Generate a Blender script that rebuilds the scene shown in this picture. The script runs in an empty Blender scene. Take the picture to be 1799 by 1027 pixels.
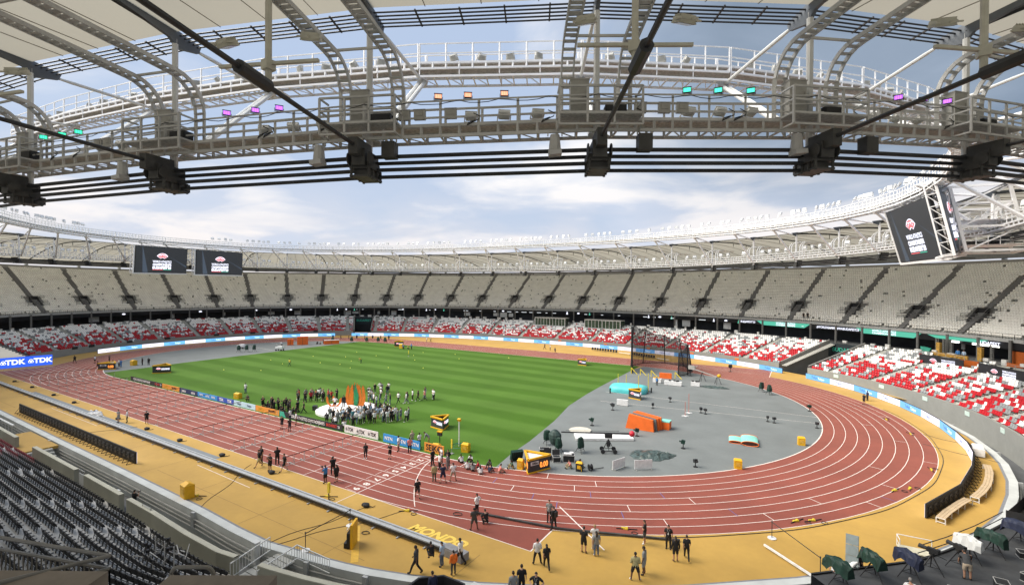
import bpy, bmesh, math, random
import numpy as np
from mathutils import Vector, Matrix
R = math.radians
PI = math.pi
random.seed(7)
rng = np.random.default_rng(7)
scene = bpy.context.scene
COL = scene.collection

# ------------------------------------------------------------------ camera
CAM = np.array([75.936, -76.463, 18.353])
YAW, PIT, ROL, FPX = -0.546520, -0.007704, 0.006343, 832.872
fw = np.array([math.sin(YAW)*math.cos(PIT), math.cos(YAW)*math.cos(PIT), math.sin(PIT)])
rt = np.array([math.cos(YAW), -math.sin(YAW), 0.0]); up = np.cross(rt, fw)
r2 = rt*math.cos(ROL)+up*math.sin(ROL); u2 = -rt*math.sin(ROL)+up*math.cos(ROL)
cd = bpy.data.cameras.new("camera"); cam = bpy.data.objects.new("camera", cd); COL.objects.link(cam)
cd.sensor_width = 36.0; cd.sensor_fit = 'HORIZONTAL'; cd.lens = 36.0*FPX/1799.0
cd.clip_start = 0.2; cd.clip_end = 6000
M = Matrix.Identity(4)
for i in range(3):
    M[i][0] = r2[i]; M[i][1] = u2[i]; M[i][2] = -fw[i]; M[i][3] = CAM[i]
cam.matrix_world = M
scene.camera = cam

# ------------------------------------------------------------------ light
SUN_EL, SUN_AZ = 48.0, 238.0         # sun high behind and left of the camera, behind thin cloud
wd = bpy.data.worlds.new("World"); scene.world = wd; wd.use_nodes = True
nt = wd.node_tree; nt.nodes.clear()
N = nt.nodes.new; L = nt.links.new
out = N('ShaderNodeOutputWorld'); bg = N('ShaderNodeBackground')
sky = N('ShaderNodeTexSky'); sky.sky_type = 'NISHITA'; sky.sun_disc = False
sky.sun_elevation = R(SUN_EL); sky.sun_rotation = R(SUN_AZ); sky.air_density = 1.2; sky.dust_density = 1.0
tc = N('ShaderNodeTexCoord'); sep = N('ShaderNodeSeparateXYZ'); L(tc.outputs['Generated'], sep.inputs[0])
def math_(op, a, b=None, clamp=False):
    n = N('ShaderNodeMath'); n.operation = op; n.use_clamp = clamp
    for k, v in enumerate((a, b)):
        if v is None: continue
        if isinstance(v, (int, float)): n.inputs[k].default_value = v
        else: L(v, n.inputs[k])
    return n.outputs[0]
def ramp(src, stops):
    n = N('ShaderNodeValToRGB'); L(src, n.inputs[0]); e = n.color_ramp.elements
    while len(e) < len(stops): e.new(0.5)
    for k, (p, c) in enumerate(stops):
        e[k].position = p; e[k].color = (c[0], c[1], c[2], 1) if len(c) == 3 else c
    return n.outputs[0]
def mixc(f, a, b):
    n = N('ShaderNodeMix'); n.data_type = 'RGBA'
    if isinstance(f, (int, float)): n.inputs[0].default_value = f
    else: L(f, n.inputs[0])
    for k, v in ((6, a), (7, b)):
        if isinstance(v, tuple): n.inputs[k].default_value = (*v, 1)
        else: L(v, n.inputs[k])
    return n.outputs[2]
zc = math_('MAXIMUM', sep.outputs[2], 0.0)
den = math_('ADD', zc, 0.16)
px = math_('DIVIDE', sep.outputs[0], den); py = math_('DIVIDE', sep.outputs[1], den)
cmb = N('ShaderNodeCombineXYZ'); L(px, cmb.inputs[0]); L(py, cmb.inputs[1])
def cloud(scale, detail, rough, off, dist=0.4):
    mp = N('ShaderNodeMapping'); mp.inputs['Location'].default_value = off; L(cmb.outputs[0], mp.inputs[0])
    n = N('ShaderNodeTexNoise'); n.inputs['Scale'].default_value = scale; n.inputs['Detail'].default_value = detail
    n.inputs['Roughness'].default_value = rough; n.inputs['Distortion'].default_value = dist
    L(mp.outputs[0], n.inputs['Vector']); return n.outputs[0]
n1 = cloud(0.55, 9, 0.52, (3.1, 1.7, 0)); n2 = cloud(1.3, 8, 0.5, (9.2, 4.4, 0)); n3 = cloud(0.30, 3, 0.45, (1.2, 8.8, 0))
skyblue = N('ShaderNodeVectorMath'); skyblue.operation = 'SCALE'; L(sky.outputs[0], skyblue.inputs[0]); skyblue.inputs['Scale'].default_value = 0.11
blue = mixc(0.85, skyblue.outputs[0], (0.52, 0.63, 0.83))
white = mixc(ramp(n2, [(0.44, (0, 0, 0)), (0.57, (1, 1, 1))]), (0.58, 0.67, 0.83), (0.97, 0.96, 0.97))
m1 = ramp(n1, [(0.445, (0, 0, 0)), (0.53, (1, 1, 1))])
base = mixc(m1, blue, white)
# slate storm bank standing over the right (east) side of the sky
dn = N('ShaderNodeVectorMath'); dn.operation = 'DOT_PRODUCT'; L(tc.outputs['Generated'], dn.inputs[0])
dn.inputs[1].default_value = (0.30, 0.86, 0.42)
sb = math_('MULTIPLY', math_('ADD', dn.outputs['Value'], math_('MULTIPLY', n3, 0.7)), 0.5)
st = ramp(sb, [(0.565, (0, 0, 0)), (0.635, (1, 1, 1))])
storm = mixc(ramp(n2, [(0.35, (0, 0, 0)), (0.7, (1, 1, 1))]), (0.22, 0.29, 0.39), (0.42, 0.50, 0.62))
lowfade = ramp(sep.outputs[2], [(0.10, (0, 0, 0)), (0.24, (1, 1, 1))])
stf = math_('MULTIPLY', st, lowfade)
base2 = mixc(stf, base, storm)
# warm bright cloud near the horizon
hz = ramp(sep.outputs[2], [(0.0, (1, 1, 1)), (0.24, (0, 0, 0))])
hm = math_('MULTIPLY', hz, ramp(n2, [(0.38, (0.35, 0.35, 0.35)), (0.58, (1, 1, 1))]))
base3 = mixc(math_('MULTIPLY', hm, 0.85), base2, (0.93, 0.86, 0.84))
L(base3, bg.inputs[0]); bg.inputs[1].default_value = 0.52
L(bg.outputs[0], out.inputs[0])
sl = bpy.data.lights.new("sun", 'SUN'); sl.energy = 3.2; sl.angle = R(45); sl.color = (1, 0.93, 0.82)
so = bpy.data.objects.new("sun", sl); COL.objects.link(so)
# sky sun_rotation is measured clockwise from +Y
sd = Vector((math.sin(R(SUN_AZ))*math.cos(R(SUN_EL)), math.cos(R(SUN_AZ))*math.cos(R(SUN_EL)), math.sin(R(SUN_EL))))
so.rotation_euler = sd.to_track_quat('Z', 'Y').to_euler(); so.location = (0, 0, 120)
scene.view_settings.view_transform = 'Standard'; scene.view_settings.look = 'None'
scene.view_settings.exposure = 1.0; scene.view_settings.gamma = 1.0
scene.render.engine = 'CYCLES'
scene.cycles.max_bounces = 5; scene.cycles.transparent_max_bounces = 12; scene.cycles.use_denoising = True

# ------------------------------------------------------------------ materials
MATS = {}
def mat(name, c, rough=0.6, metal=0.0, ns=3.0, nv=0.12, spec=0.4, bump=0.0, ns2=None, coord='Object'):
    if name in MATS: return MATS[name]
    m = bpy.data.materials.new(name); m.use_nodes = True; t = m.node_tree; b = t.nodes['Principled BSDF']
    b.inputs['Roughness'].default_value = rough; b.inputs['Metallic'].default_value = metal
    b.inputs['Specular IOR Level'].default_value = spec
    co = t.nodes.new('ShaderNodeTexCoord')
    n = t.nodes.new('ShaderNodeTexNoise'); n.inputs['Scale'].default_value = ns; n.inputs['Detail'].default_value = 6
    t.links.new(co.outputs[coord], n.inputs['Vector'])
    r = t.nodes.new('ShaderNodeValToRGB'); e = r.color_ramp.elements
    e[0].position = 0.3; e[1].position = 0.7
    e[0].color = (*[max(0, x*(1-nv)) for x in c], 1); e[1].color = (*[min(1, x*(1+nv)) for x in c], 1)
    t.links.new(n.outputs[0], r.inputs[0])
    src = r.outputs[0]
    if ns2:
        n2_ = t.nodes.new('ShaderNodeTexNoise'); n2_.inputs['Scale'].default_value = ns2[0]; n2_.inputs['Detail'].default_value = 4
        t.links.new(co.outputs[coord], n2_.inputs['Vector'])
        mr = t.nodes.new('ShaderNodeMapRange'); mr.inputs['To Min'].default_value = 1-ns2[1]; mr.inputs['To Max'].default_value = 1+ns2[1]
        t.links.new(n2_.outputs[0], mr.inputs[0])
        vm = t.nodes.new('ShaderNodeVectorMath'); vm.operation = 'SCALE'
        t.links.new(src, vm.inputs[0]); t.links.new(mr.outputs[0], vm.inputs['Scale']); src = vm.outputs[0]
    t.links.new(src, b.inputs['Base Color'])
    if bump:
        bp = t.nodes.new('ShaderNodeBump'); bp.inputs['Strength'].default_value = bump; bp.inputs['Distance'].default_value = 0.05
        t.links.new(n.outputs[0], bp.inputs['Height']); t.links.new(bp.outputs[0], b.inputs['Normal'])
    MATS[name] = m; return m
def emis(name, c, s):
    if name in MATS: return MATS[name]
    m = bpy.data.materials.new(name); m.use_nodes = True; b = m.node_tree.nodes['Principled BSDF']
    b.inputs['Base Color'].default_value = (0.02, 0.02, 0.02, 1); b.inputs['Emission Color'].default_value = (*c, 1)
    b.inputs['Emission Strength'].default_value = s
    MATS[name] = m; return m

# ------------------------------------------------------------------ mesh builder
class MB:
    def __init__(s): s.v = []; s.f = []; s.m = []; s.n = 0
    def add(s, vs, fs, mi=0):
        o = s.n; s.v.extend(vs); s.n += len(vs)
        for f in fs: s.f.append([i+o for i in f]); s.m.append(mi)
    def box(s, c, d, rot=0.0, mi=0, tilt=None):
        x, y, z = d[0]/2, d[1]/2, d[2]/2
        vs = [(-x,-y,-z),(x,-y,-z),(x,y,-z),(-x,y,-z),(-x,-y,z),(x,-y,z),(x,y,z),(-x,y,z)]
        if tilt is not None:
            ct, st_ = math.cos(tilt), math.sin(tilt); vs = [(a, b*ct-e*st_, b*st_+e*ct) for a, b, e in vs]
        cr, sr = math.cos(rot), math.sin(rot)
        vs = [(c[0]+a*cr-b*sr, c[1]+a*sr+b*cr, c[2]+e) for a, b, e in vs]
        s.add(vs, [(0,3,2,1),(4,5,6,7),(0,1,5,4),(1,2,6,5),(2,3,7,6),(3,0,4,7)], mi)
    def bar(s, p, q, w, h=None, mi=0, upv=(0,0,1)):
        h = h or w; p = Vector(p); q = Vector(q); d = q-p
        if d.length < 1e-6: return
        d.normalize(); u = Vector(upv)
        if abs(d.dot(u)) > 0.98: u = Vector((1, 0, 0))
        a = d.cross(u).normalized(); b = a.cross(d).normalized()
        vs = []
        for e in (p, q):
            for i, j in ((-1,-1),(1,-1),(1,1),(-1,1)): vs.append(tuple(e+a*(i*w/2)+b*(j*h/2)))
        s.add(vs, [(3,2,1,0),(4,5,6,7),(0,1,5,4),(1,2,6,5),(2,3,7,6),(3,0,4,7)], mi)
    def tube(s, pts, r, n=6, mi=0, caps=True):
        pts = [Vector(p) for p in pts]; rs = r if isinstance(r, (list, tuple)) else [r]*len(pts)
        rings = []
        for k, p in enumerate(pts):
            d = (pts[min(k+1, len(pts)-1)]-pts[max(k-1, 0)]).normalized()
            u = Vector((0, 0, 1)) if abs(d.z) < 0.95 else Vector((1, 0, 0))
            a = d.cross(u).normalized(); b = a.cross(d).normalized()
            rings.append([tuple(p+(a*math.cos(2*PI*i/n)+b*math.sin(2*PI*i/n))*rs[k]) for i in range(n)])
        vs = [v for g in rings for v in g]; fs = []
        for k in range(len(pts)-1):
            for i in range(n):
                j = (i+1) % n; fs.append((k*n+i, (k+1)*n+i, (k+1)*n+j, k*n+j))
        if caps: fs.append(tuple(range(n))); fs.append(tuple(reversed(range((len(pts)-1)*n, len(pts)*n))))
        s.add(vs, fs, mi)
    def prism(s, poly, z0, z1, mi=0):
        n = len(poly); vs = [(p[0], p[1], z0) for p in poly]+[(p[0], p[1], z1) for p in poly]
        s.add(vs, [tuple(reversed(range(n))), tuple(range(n, 2*n))]+[(i, (i+1) % n, n+(i+1) % n, n+i) for i in range(n)], mi)
    def quad(s, *p, mi=0): s.add([tuple(x) for x in p], [tuple(range(len(p)))], mi)
    def strip(s, A, B, mi=0, closed=False):
        n = len(A); vs = [tuple(x) for x in A]+[tuple(x) for x in B]
        s.add(vs, [(i, (i+1) % n, n+(i+1) % n, n+i) for i in range(n if closed else n-1)], mi)
    def sphere(s, c, r, nu=12, nv=8, mi=0, fn=None):
        vs = []; rr = r if isinstance(r, (tuple, list)) else (r, r, r)
        for j in range(nv+1):
            th = PI*j/nv
            for i in range(nu):
                a = 2*PI*i/nu; p = (math.sin(th)*math.cos(a), math.sin(th)*math.sin(a), math.cos(th))
                if fn: p = fn(p)
                vs.append((c[0]+p[0]*rr[0], c[1]+p[1]*rr[1], c[2]+p[2]*rr[2]))
        fs = [(j*nu+i, (j+1)*nu+i, (j+1)*nu+(i+1) % nu, j*nu+(i+1) % nu) for j in range(nv) for i in range(nu)]
        s.add(vs, fs, mi)
    def mesh(s, name, mats):
        me = bpy.data.meshes.new(name); me.from_pydata([tuple(map(float, v)) for v in s.v], [], s.f)
        for m in (mats if isinstance(mats, (list, tuple)) else [mats]): me.materials.append(m)
        if max(s.m, default=0) > 0: me.polygons.foreach_set('material_index', s.m)
        me.update(); return me
    def build(s, name, mats, parent=None, loc=None, smooth=False):
        me = s.mesh(name, mats)
        if smooth: me.polygons.foreach_set('use_smooth', [True]*len(me.polygons))
        o = bpy.data.objects.new(name, me); COL.objects.link(o)
        if parent: o.parent = parent
        if loc: o.location = loc
        return o
def tag(o, label=None, cat=None, group=None, kind=None):
    if label: o['label'] = label
    if cat: o['category'] = cat
    if group: o['group'] = group
    if kind: o['kind'] = kind
    return o
def thing(name, label, cat, loc=(0, 0, 0), rz=0.0, group=None):
    o = bpy.data.objects.new(name, None); COL.objects.link(o); o.location = loc; o.rotation_euler = (0, 0, rz)
    o.empty_display_size = 0.3
    return tag(o, label, cat, group)
KIDS = {}
def dup(o, loc=None, rz=None, label=None, group=None, parent=None, kids=None):
    c = o.copy(); COL.objects.link(c)
    if parent: c.parent = parent
    for ch in (kids if kids is not None else list(o.children)): dup(ch, parent=c)
    if loc is not None: c.location = loc
    if rz is not None: c.rotation_euler = (0, 0, rz)
    if label: c['label'] = label
    if group: c['group'] = group
    return c
def struct(o): o['kind'] = 'structure'; return o
def ordn(k):
    W = ['', 'first', 'second', 'third', 'fourth', 'fifth', 'sixth', 'seventh', 'eighth', 'ninth', 'tenth', 'eleventh', 'twelfth', 'thirteenth', 'fourteenth',
         'fifteenth', 'sixteenth', 'seventeenth', 'eighteenth', 'nineteenth']
    if k < 20: return W[k]
    T = ['twent', 'thirt', 'fort', 'fift', 'sixt', 'sevent', 'eight', 'ninet'][k//10-2] if k < 100 else 'many'
    return T+'ieth' if k % 10 == 0 else T+'y-'+W[k % 10]
def text_mesh(s, size, m, name='lettering', bold=0.0, shear=0.0, align='CENTER', ext=0.006, sx=1.0, space=1.0):
    cu = bpy.data.curves.new('t', 'FONT'); cu.body = s; cu.size = size; cu.align_x = align; cu.align_y = 'CENTER'
    cu.offset = bold; cu.shear = shear; cu.extrude = ext; cu.resolution_u = 3; cu.space_line = 0.9; cu.space_character = space
    t = bpy.data.objects.new('t', cu); COL.objects.link(t)
    dg = bpy.context.evaluated_depsgraph_get(); me = bpy.data.meshes.new_from_object(t.evaluated_get(dg))
    bpy.data.objects.remove(t); bpy.data.curves.remove(cu)
    if sx != 1.0: me.transform(Matrix.Diagonal((sx, 1, 1, 1)))
    me.materials.clear(); me.materials.append(m); me.name = name
    return me
def put(me, name, parent, mw):
    o = bpy.data.objects.new(name, me); COL.objects.link(o)
    if parent: o.parent = parent
    o.matrix_local = mw; return o
def frame(o, x, y, z=None):       # matrix with text x axis along x, text up axis along y
    x = Vector(x).normalized(); y = Vector(y); y = (y-x*y.dot(x)).normalized(); n = x.cross(y)
    m = Matrix.Identity(4)
    for i in range(3): m[i][0] = x[i]; m[i][1] = y[i]; m[i][2] = n[i]; m[i][3] = o[i]
    return m
def project(p):
    d = np.asarray(p, float)-CAM; z = d@fw
    return 899.5+FPX*(d@r2)/z, 513.5-FPX*(d@u2)/z, z

# ------------------------------------------------------------------ plan curves
def SE(c, t):
    a, b, n, h, x0, y0, k = c; t = np.radians(t); cc = np.cos(t); ss = np.sin(t)
    return np.stack([x0+a*np.sign(cc)*np.abs(cc)**(2/n), y0+b*np.sign(ss)*np.abs(ss)**(2/n), h+k*np.cos(2*t)+0*t], -1)
LOW = (97.2, 67.0, 2.4, 25.2, 0, -3.9, 0.7); MEM = (97.2, 67.0, 2.4, 31.0, 0, -3.9, 0.1)
UPR = (90.5, 61.0, 2.3, 31.6, 0, -1.5, -0.3)
WALL = (98.1, 67.5, 2.17, 1.25, 0, 0, 0); LTOP = (112.0, 80.0, 2.12, 6.1, 0, 0, 0.2)
FRONT = (114.5, 86.0, 2.1, 10.45, 0, 0, -0.1); UTOP = (130.0, 106.0, 2.0, 24.0, 0, 0, -0.5)
OUTER = (137.0, 115.0, 2.0, 27.2, 0, 0, -0.5)
def P(c, t): return SE(c, np.array([t], float))[0]
def nrm(c, t):
    a, b, n, h, x0, y0, k = c; w = P(c, t); x, y = w[0]-x0, w[1]-y0
    g = np.array([math.copysign(abs(x)**(n-1)/a**n, x), math.copysign(abs(y)**(n-1)/b**n, y)])
    return g/np.hypot(*g)
FARN = [13.05, 20.05, 27.35, 34.85, 42.8, 50.8, 58.6, 66.3, 73.95, 80.85, 86.95, 91.3, 97.15, 104.3, 112.0, 119.9, 127.9, 136.05, 144.25,
        152.55, 160.85, 169.1, 176.3, 181.25, 187.05, 193.95, 201.15, 208.55]
NODES = [-77.6, -70.6, -63.65, -56.5, -49.1, -41.7, -34.65, -27.8, -21, -14, -7, -0.3, 6.3]+FARN+[216, 223.5, 230.5, 237.5, 244, 250.5, 257, 263.5, 270, 276.2]

# ------------------------------------------------------------------ ground
KERB = [(-75,-47),(-71,-51),(-66,-54),(-60,-55.6),(-50,-56),(-25,-56.1),(0,-56.2),(20,-56.2),(34,-56.3),(39.5,-56.5),(43.4,-56.5),(45.3,-56.2),(47.8,-55.85),
        (50.2,-55.4),(52.3,-54.9),(54.9,-54.05),(59,-52.4),(64,-49.8),(70,-45.9),(76,-41.2),(81.8,-35.9),(83.6,-33.5),(85.7,-30.4),(88.1,-26.5),(90.3,-22.1),
        (92.2,-16.6),(93.4,-12.1),(94.4,-6),(94.6,-1.5),(94.3,5),(93.3,10.6),(91.6,18),(89.2,25.5),(86.2,32)]
K = np.array(KERB, float)
def koff(d):
    T = np.gradient(K, axis=0); T /= np.hypot(T[:, 0], T[:, 1])[:, None]
    return K+np.stack([T[:, 1], -T[:, 0]], -1)*d
def pz(a, z): return [(float(p[0]), float(p[1]), z) for p in a]

mb = MB(); rr_ = 3000
mb.prism([(rr_*math.cos(2*PI*i/64), rr_*math.sin(2*PI*i/64)) for i in range(64)], -6.2, -6.0)
struct(mb.build('ground', mat('earth', (0.20, 0.19, 0.17), 0.9, ns=0.05)))

m_apron = mat('apron_yellow', (0.462, 0.282, 0.062), 0.75, ns=0.22, nv=0.11, ns2=(2.2, 0.07), bump=0.02)
m_track = mat('track_red', (0.235, 0.054, 0.034), 0.72, ns=0.2, nv=0.13, ns2=(1.6, 0.09), bump=0.02)
for m__, s__ in ((m_apron, .12), (m_track, .18)):
    b__ = m__.node_tree.nodes['Principled BSDF']; b__.inputs['Sheen Weight'].default_value = s__; b__.inputs['Sheen Roughness'].default_value = .45; b__.inputs['Sheen Tint'].default_value = (1, .72, .62, 1)
m_grey = mat('infield_grey', (0.165, 0.180, 0.178), 0.75, ns=0.25, nv=0.10, ns2=(2.5, 0.07))
m_line = mat('line_white', (0.80, 0.72, 0.66), 0.6, ns=4, nv=0.08)
m_conc = mat('concrete', (0.36, 0.36, 0.335), 0.85, ns=0.8, nv=0.12, ns2=(0.12, 0.12))
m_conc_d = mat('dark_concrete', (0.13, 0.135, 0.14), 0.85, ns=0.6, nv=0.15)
m_steel_w = mat('white_steel', (0.62, 0.63, 0.62), 0.45, 0.0, ns=1.2, nv=0.10)
m_steel_g = mat('grey_steel', (0.30, 0.30, 0.285), 0.5, 0.0, ns=1.5, nv=0.16)
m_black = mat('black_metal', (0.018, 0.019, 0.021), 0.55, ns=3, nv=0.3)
m_fabric = mat('black_fabric', (0.014, 0.015, 0.017), 0.8, ns=6, nv=0.3)

far_t = np.linspace(21.0, 203.5, 120)
wall_far = SE((97.9, 67.3, 2.17, 0, 0, 0, 0), far_t)[:, :2]
poly = [tuple(p) for p in K]+[tuple(p) for p in wall_far]
mb = MB(); mb.add([(p[0], p[1], 0.0) for p in poly], [tuple(range(len(poly)))])
apron = mb.build('apron_ground', m_apron); struct(apron)
# joints and cable ducts in the apron surface
mb = MB()
for x in np.arange(-44, 60, 9.2): mb.box((x, -52.9, 0.0045), (0.035, 6.4, 0.001))
for x in (-40, -2, 36): mb.box((x, -54.4, 0.0045), (30, 0.03, 0.001))
struct(mb.build('apron_joints', mat('joint_dark', (0.22, 0.14, 0.06), 0.9)))

def oval(Rr, n=64, cx=42.195):
    a = np.linspace(-PI/2, PI/2, n); p = [(cx+Rr*math.cos(t), Rr*math.sin(t)) for t in a]
    a = np.linspace(PI/2, 3*PI/2, n); return p+[(-cx+Rr*math.cos(t), Rr*math.sin(t)) for t in a]
RI, LW = 36.5, 1.22; RO = RI+9*LW
mb = MB(); mb.strip(pz(oval(RI), 0.006), pz(oval(RO), 0.006), closed=True)
def ext_poly(x_end, cx, yy0, yy1, s):      # sprint chute beyond the bend tangent point
    pts = []
    for i in range(13):
        x = cx+(x_end-cx)*i/12; dx = x-cx
        yb = math.sqrt(max(0, RO*RO-dx*dx)) if abs(dx) < RO else 0
        pts.append((x, yb))
    return pts
for x_end, cx, s in ((59.96, 42.195, -1), (-70.0, -42.195, -1), (70.5, 42.195, 1)):
    a = [(x, s*y, 0.006) for x, y in ext_poly(x_end, cx, 0, 0, s)]
    b = [(x, s*RO, 0.006) for x, y, z in a]
    mb.strip(a, b)
struct(mb.build('running_track', m_track))
# infield
def circ_clip(pts): return pts
gp = [(-50.2, -29.6), (-51.5, -18.9), (-52.0, -1.7), (-52.6, 29.2)]
top = [(-52.6+i*(43.2+52.6)/10, 36.5 if -42.2 < -52.6+i*(43.2+52.6)/10 < 42.2 else 34.9) for i in range(11)]
grass = [(-50.2, -35.6), (-42.2, -36.45), (0, -36.45), (42.2, -36.45), (49.3, -35.75), (48.6, -31.5), (48.2, -26.6), (46.8, -17), (44.9, -7.9), (44.1, 1.5), (43.7, 10.4),
         (43.5, 22), (43.2, 36.45), (0, 36.45), (-42.2, 36.45), (-52.5, 34.9), (-52.4, 15), (-51.9, -1.7), (-51.4, -18.9), (-50.3, -29.1)]
mb = MB(); mb.add([(p[0], p[1], 0.010) for p in grass], [tuple(range(len(grass)))])
m_grass = bpy.data.materials.new('grass_field'); m_grass.use_nodes = True
t = m_grass.node_tree; b = t.nodes['Principled BSDF']; b.inputs['Roughness'].default_value = 0.9; b.inputs['Specular IOR Level'].default_value = 0.15; b.inputs['Sheen Weight'].default_value = 0.12; b.inputs['Sheen Roughness'].default_value = 0.45; b.inputs['Sheen Tint'].default_value = (0.65, 0.85, 0.35, 1)
co = t.nodes.new('ShaderNodeTexCoord'); sp = t.nodes.new('ShaderNodeSeparateXYZ'); t.links.new(co.outputs['Object'], sp.inputs[0])
def gm(op, a, b_=None):
    n = t.nodes.new('ShaderNodeMath'); n.operation = op
    for k, v in enumerate((a, b_)):
        if v is None: continue
        if isinstance(v, (int, float)): n.inputs[k].default_value = v
        else: t.links.new(v, n.inputs[k])
    return n.outputs[0]
def gn(sc, det=6, rough=0.5):
    n = t.nodes.new('ShaderNodeTexNoise'); n.inputs['Scale'].default_value = sc; n.inputs['Detail'].default_value = det; n.inputs['Roughness'].default_value = rough
    t.links.new(co.outputs['Object'], n.inputs['Vector']); return n.outputs[0]
wob = gm('MULTIPLY', gm('SUBTRACT', gn(0.06), 0.5), 1.2)
rot = gm('ADD', gm('MULTIPLY', sp.outputs[0], 0.035), sp.outputs[1])
ph = gm('SINE', gm('MULTIPLY', gm('ADD', rot, wob), 2*PI/7.4))
stp = t.nodes.new('ShaderNodeMapRange'); stp.inputs['From Min'].default_value = -0.5; stp.inputs['From Max'].default_value = 0.5; t.links.new(ph, stp.inputs[0])
mx = t.nodes.new('ShaderNodeMix'); mx.data_type = 'RGBA'; t.links.new(stp.outputs[0], mx.inputs[0])
mx.inputs[6].default_value = (0.040, 0.104, 0.005, 1); mx.inputs[7].default_value = (0.064, 0.140, 0.016, 1)
def gscale(src, noise, lo, hi):
    mr = t.nodes.new('ShaderNodeMapRange'); mr.inputs['From Min'].default_value = 0.3; mr.inputs['From Max'].default_value = 0.7
    mr.inputs['To Min'].default_value = lo; mr.inputs['To Max'].default_value = hi; t.links.new(noise, mr.inputs[0])
    vm = t.nodes.new('ShaderNodeVectorMath'); vm.operation = 'SCALE'; t.links.new(src, vm.inputs[0]); t.links.new(mr.outputs[0], vm.inputs['Scale']); return vm.outputs[0]
g1 = gscale(mx.outputs[2], gn(0.09, 5, 0.6), 0.86, 1.14); g2 = gscale(g1, gn(6, 6, 0.7), 0.84, 1.16); t.links.new(g2, b.inputs['Base Color'])
struct(mb.build('grass_field', m_grass))
mb = MB()   # grey synthetic D zones at both ends
a = np.linspace(-PI/2, PI/2, 60); rgt = [(42.195+36.45*math.cos(q_), 36.45*math.sin(q_)) for q_ in a if 42.195+36.45*math.cos(q_) > 43.0]
mb.add([(p[0], p[1], 0.006) for p in rgt+[(43.0, 30), (43.0, -30)]], [tuple(range(len(rgt)+2))])
lft = [(-x, -y) for x, y in rgt]; mb.add([(p[0], p[1], 0.006) for p in lft+[(-43.0, -30), (-43.0, 30)]], [tuple(range(len(lft)+2))])
struct(mb.build('infield_surface', m_grey))
mb = MB()   # long jump runway on the near apron
mb.quad((-37.2, -50.25, 0.006), (22.8, -50.25, 0.006), (22.8, -49.2, 0.006), (-37.2, -49.2, 0.006))
struct(mb.build('jump_runway', mat('runway_grey', (0.20, 0.22, 0.235), 0.75, ns=0.4, nv=0.08)))
# ---- markings
mb = MB(); z = 0.012; w = 0.062
for k in range(10):
    r0 = RI+k*LW
    mb.strip(pz(oval(r0-w/2 if k else r0-0.12), z), pz(oval(r0+w/2 if k else r0), z), closed=True)
for k in range(10):
    y = -(RI+k*LW)
    x1 = -42.195
    mb.box(((x1-70)/2, y, z), (70-42.195, w, 0.001))
    if k == 9: mb.box((51.0, y, z), (17.9, w, 0.001))
    if k > 2:
        # far chute
        mb.box((56.2, -y, z), (28.4, w, 0.001))
mb.box((59.96, -45.8, z), (0.1, 3.4, 0.001)); mb.box((70.5, 42.4, z), (0.12, 10.2, 0.001))
mb.box((42.195, -43.2, z), (0.08, 13.6, 0.001)); mb.box((34.5, -42.0, z+.001), (0.06, 10.98, 0.001)); mb.box((21.5, -42.0, z+.001), (0.05, 10.98, 0.001))
pts = []          # curved start line
for i in range(21):
    y = -36.6-10.1*i/20; pts.append((42.3+6.1*(i/20)**1.75, y))
mb.strip(pz([(x-.05, y) for x, y in pts], z+.002), pz([(x+.05, y) for x, y in pts], z+.002))
for th0, k0 in ((-80, 1), (-74, 3), (-66, 2), (-60, 5), (-52, 4), (-46, 7), (-38, 6), (-33, 8), (-26, 7), (-20, 5), (-12, 8), (-3, 6), (6, 4), (-70, 0), (-84, 0), (-63, 1), (14, 7), (-57, 7)):
    th = R(th0); ra, rb = RI+k0*LW, RI+(k0+1)*LW; c_, s_ = math.cos(th), math.sin(th)
    mb.bar((42.195+ra*c_, ra*s_, z), (42.195+rb*c_, rb*s_, z), 0.06, 0.001)
for (x0, y0, x1, y1) in ((46.3, 4.9, 78.4, 5.3), (48.0, -2.3, 78.6, 1.7), (-54, 5, -77, 8), (-55, 12, -74, 16)): mb.bar((x0, y0, z), (x1, y1, z), 0.06, 0.001)
mb.bar((64.3, -44.6, z), (58.7, -40.2, z), 0.1, 0.001)
mb.bar((38.2, -50.0, z), (42.2, -50.0, z), 0.05, .001); mb.bar((22.9, -51.6, z), (33.0, -51.9, z), 0.06, .001); mb.bar((-3, -51.6, z), (-20, -51.6, z), 0.05, .001)
struct(mb.build('track_markings', m_line))
mb = MB()
for th0, k0 in ((-77, 2), (-71, 4), (-68, 5), (-55, 3), (-49, 6), (-30, 8), (-61, 6), (-64, 3)):
    th = R(th0); ra, rb = RI+k0*LW, RI+(k0+1)*LW; c_, s_ = math.cos(th), math.sin(th)
    mb.bar((42.195+ra*c_, ra*s_, z), (42.195+rb*c_, rb*s_, z), 0.05, 0.001)
struct(mb.build('track_markings', mat('line_blue', (0.10, 0.14, 0.40), 0.6)))
mb = MB()
for k in range(1, 10): mb.box((40.35, -(RI+(k-.5)*LW), z), (.05, .8, .001)); mb.box((41.3, -(RI+(k-.12)*LW), z), (1.2, .04, .001))
struct(mb.build('track_markings', m_line))
for k in range(1, 10):     # lane numbers before the finish line, read from the grass side
    me = text_mesh(str(k), 1.0, m_line, 'track_markings', bold=0.03, ext=0.0005)
    o = put(me, 'track_markings', None, frame((41.35, -(RI+(k-0.5)*LW), z+.002), (0, -1, 0), (1, 0, 0))); struct(o)
me = text_mesh('MONDO', 1.3, mat('paint_yellow', (0.80, 0.56, 0.10), 0.6), 'apron_lettering', bold=0.06, shear=0.25, ext=0.0005, sx=1.02)
o = put(me, 'apron_lettering', None, frame((53.0, -49.35, z), (1, 0, 0), (0, 1, 0))); struct(o)
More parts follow.
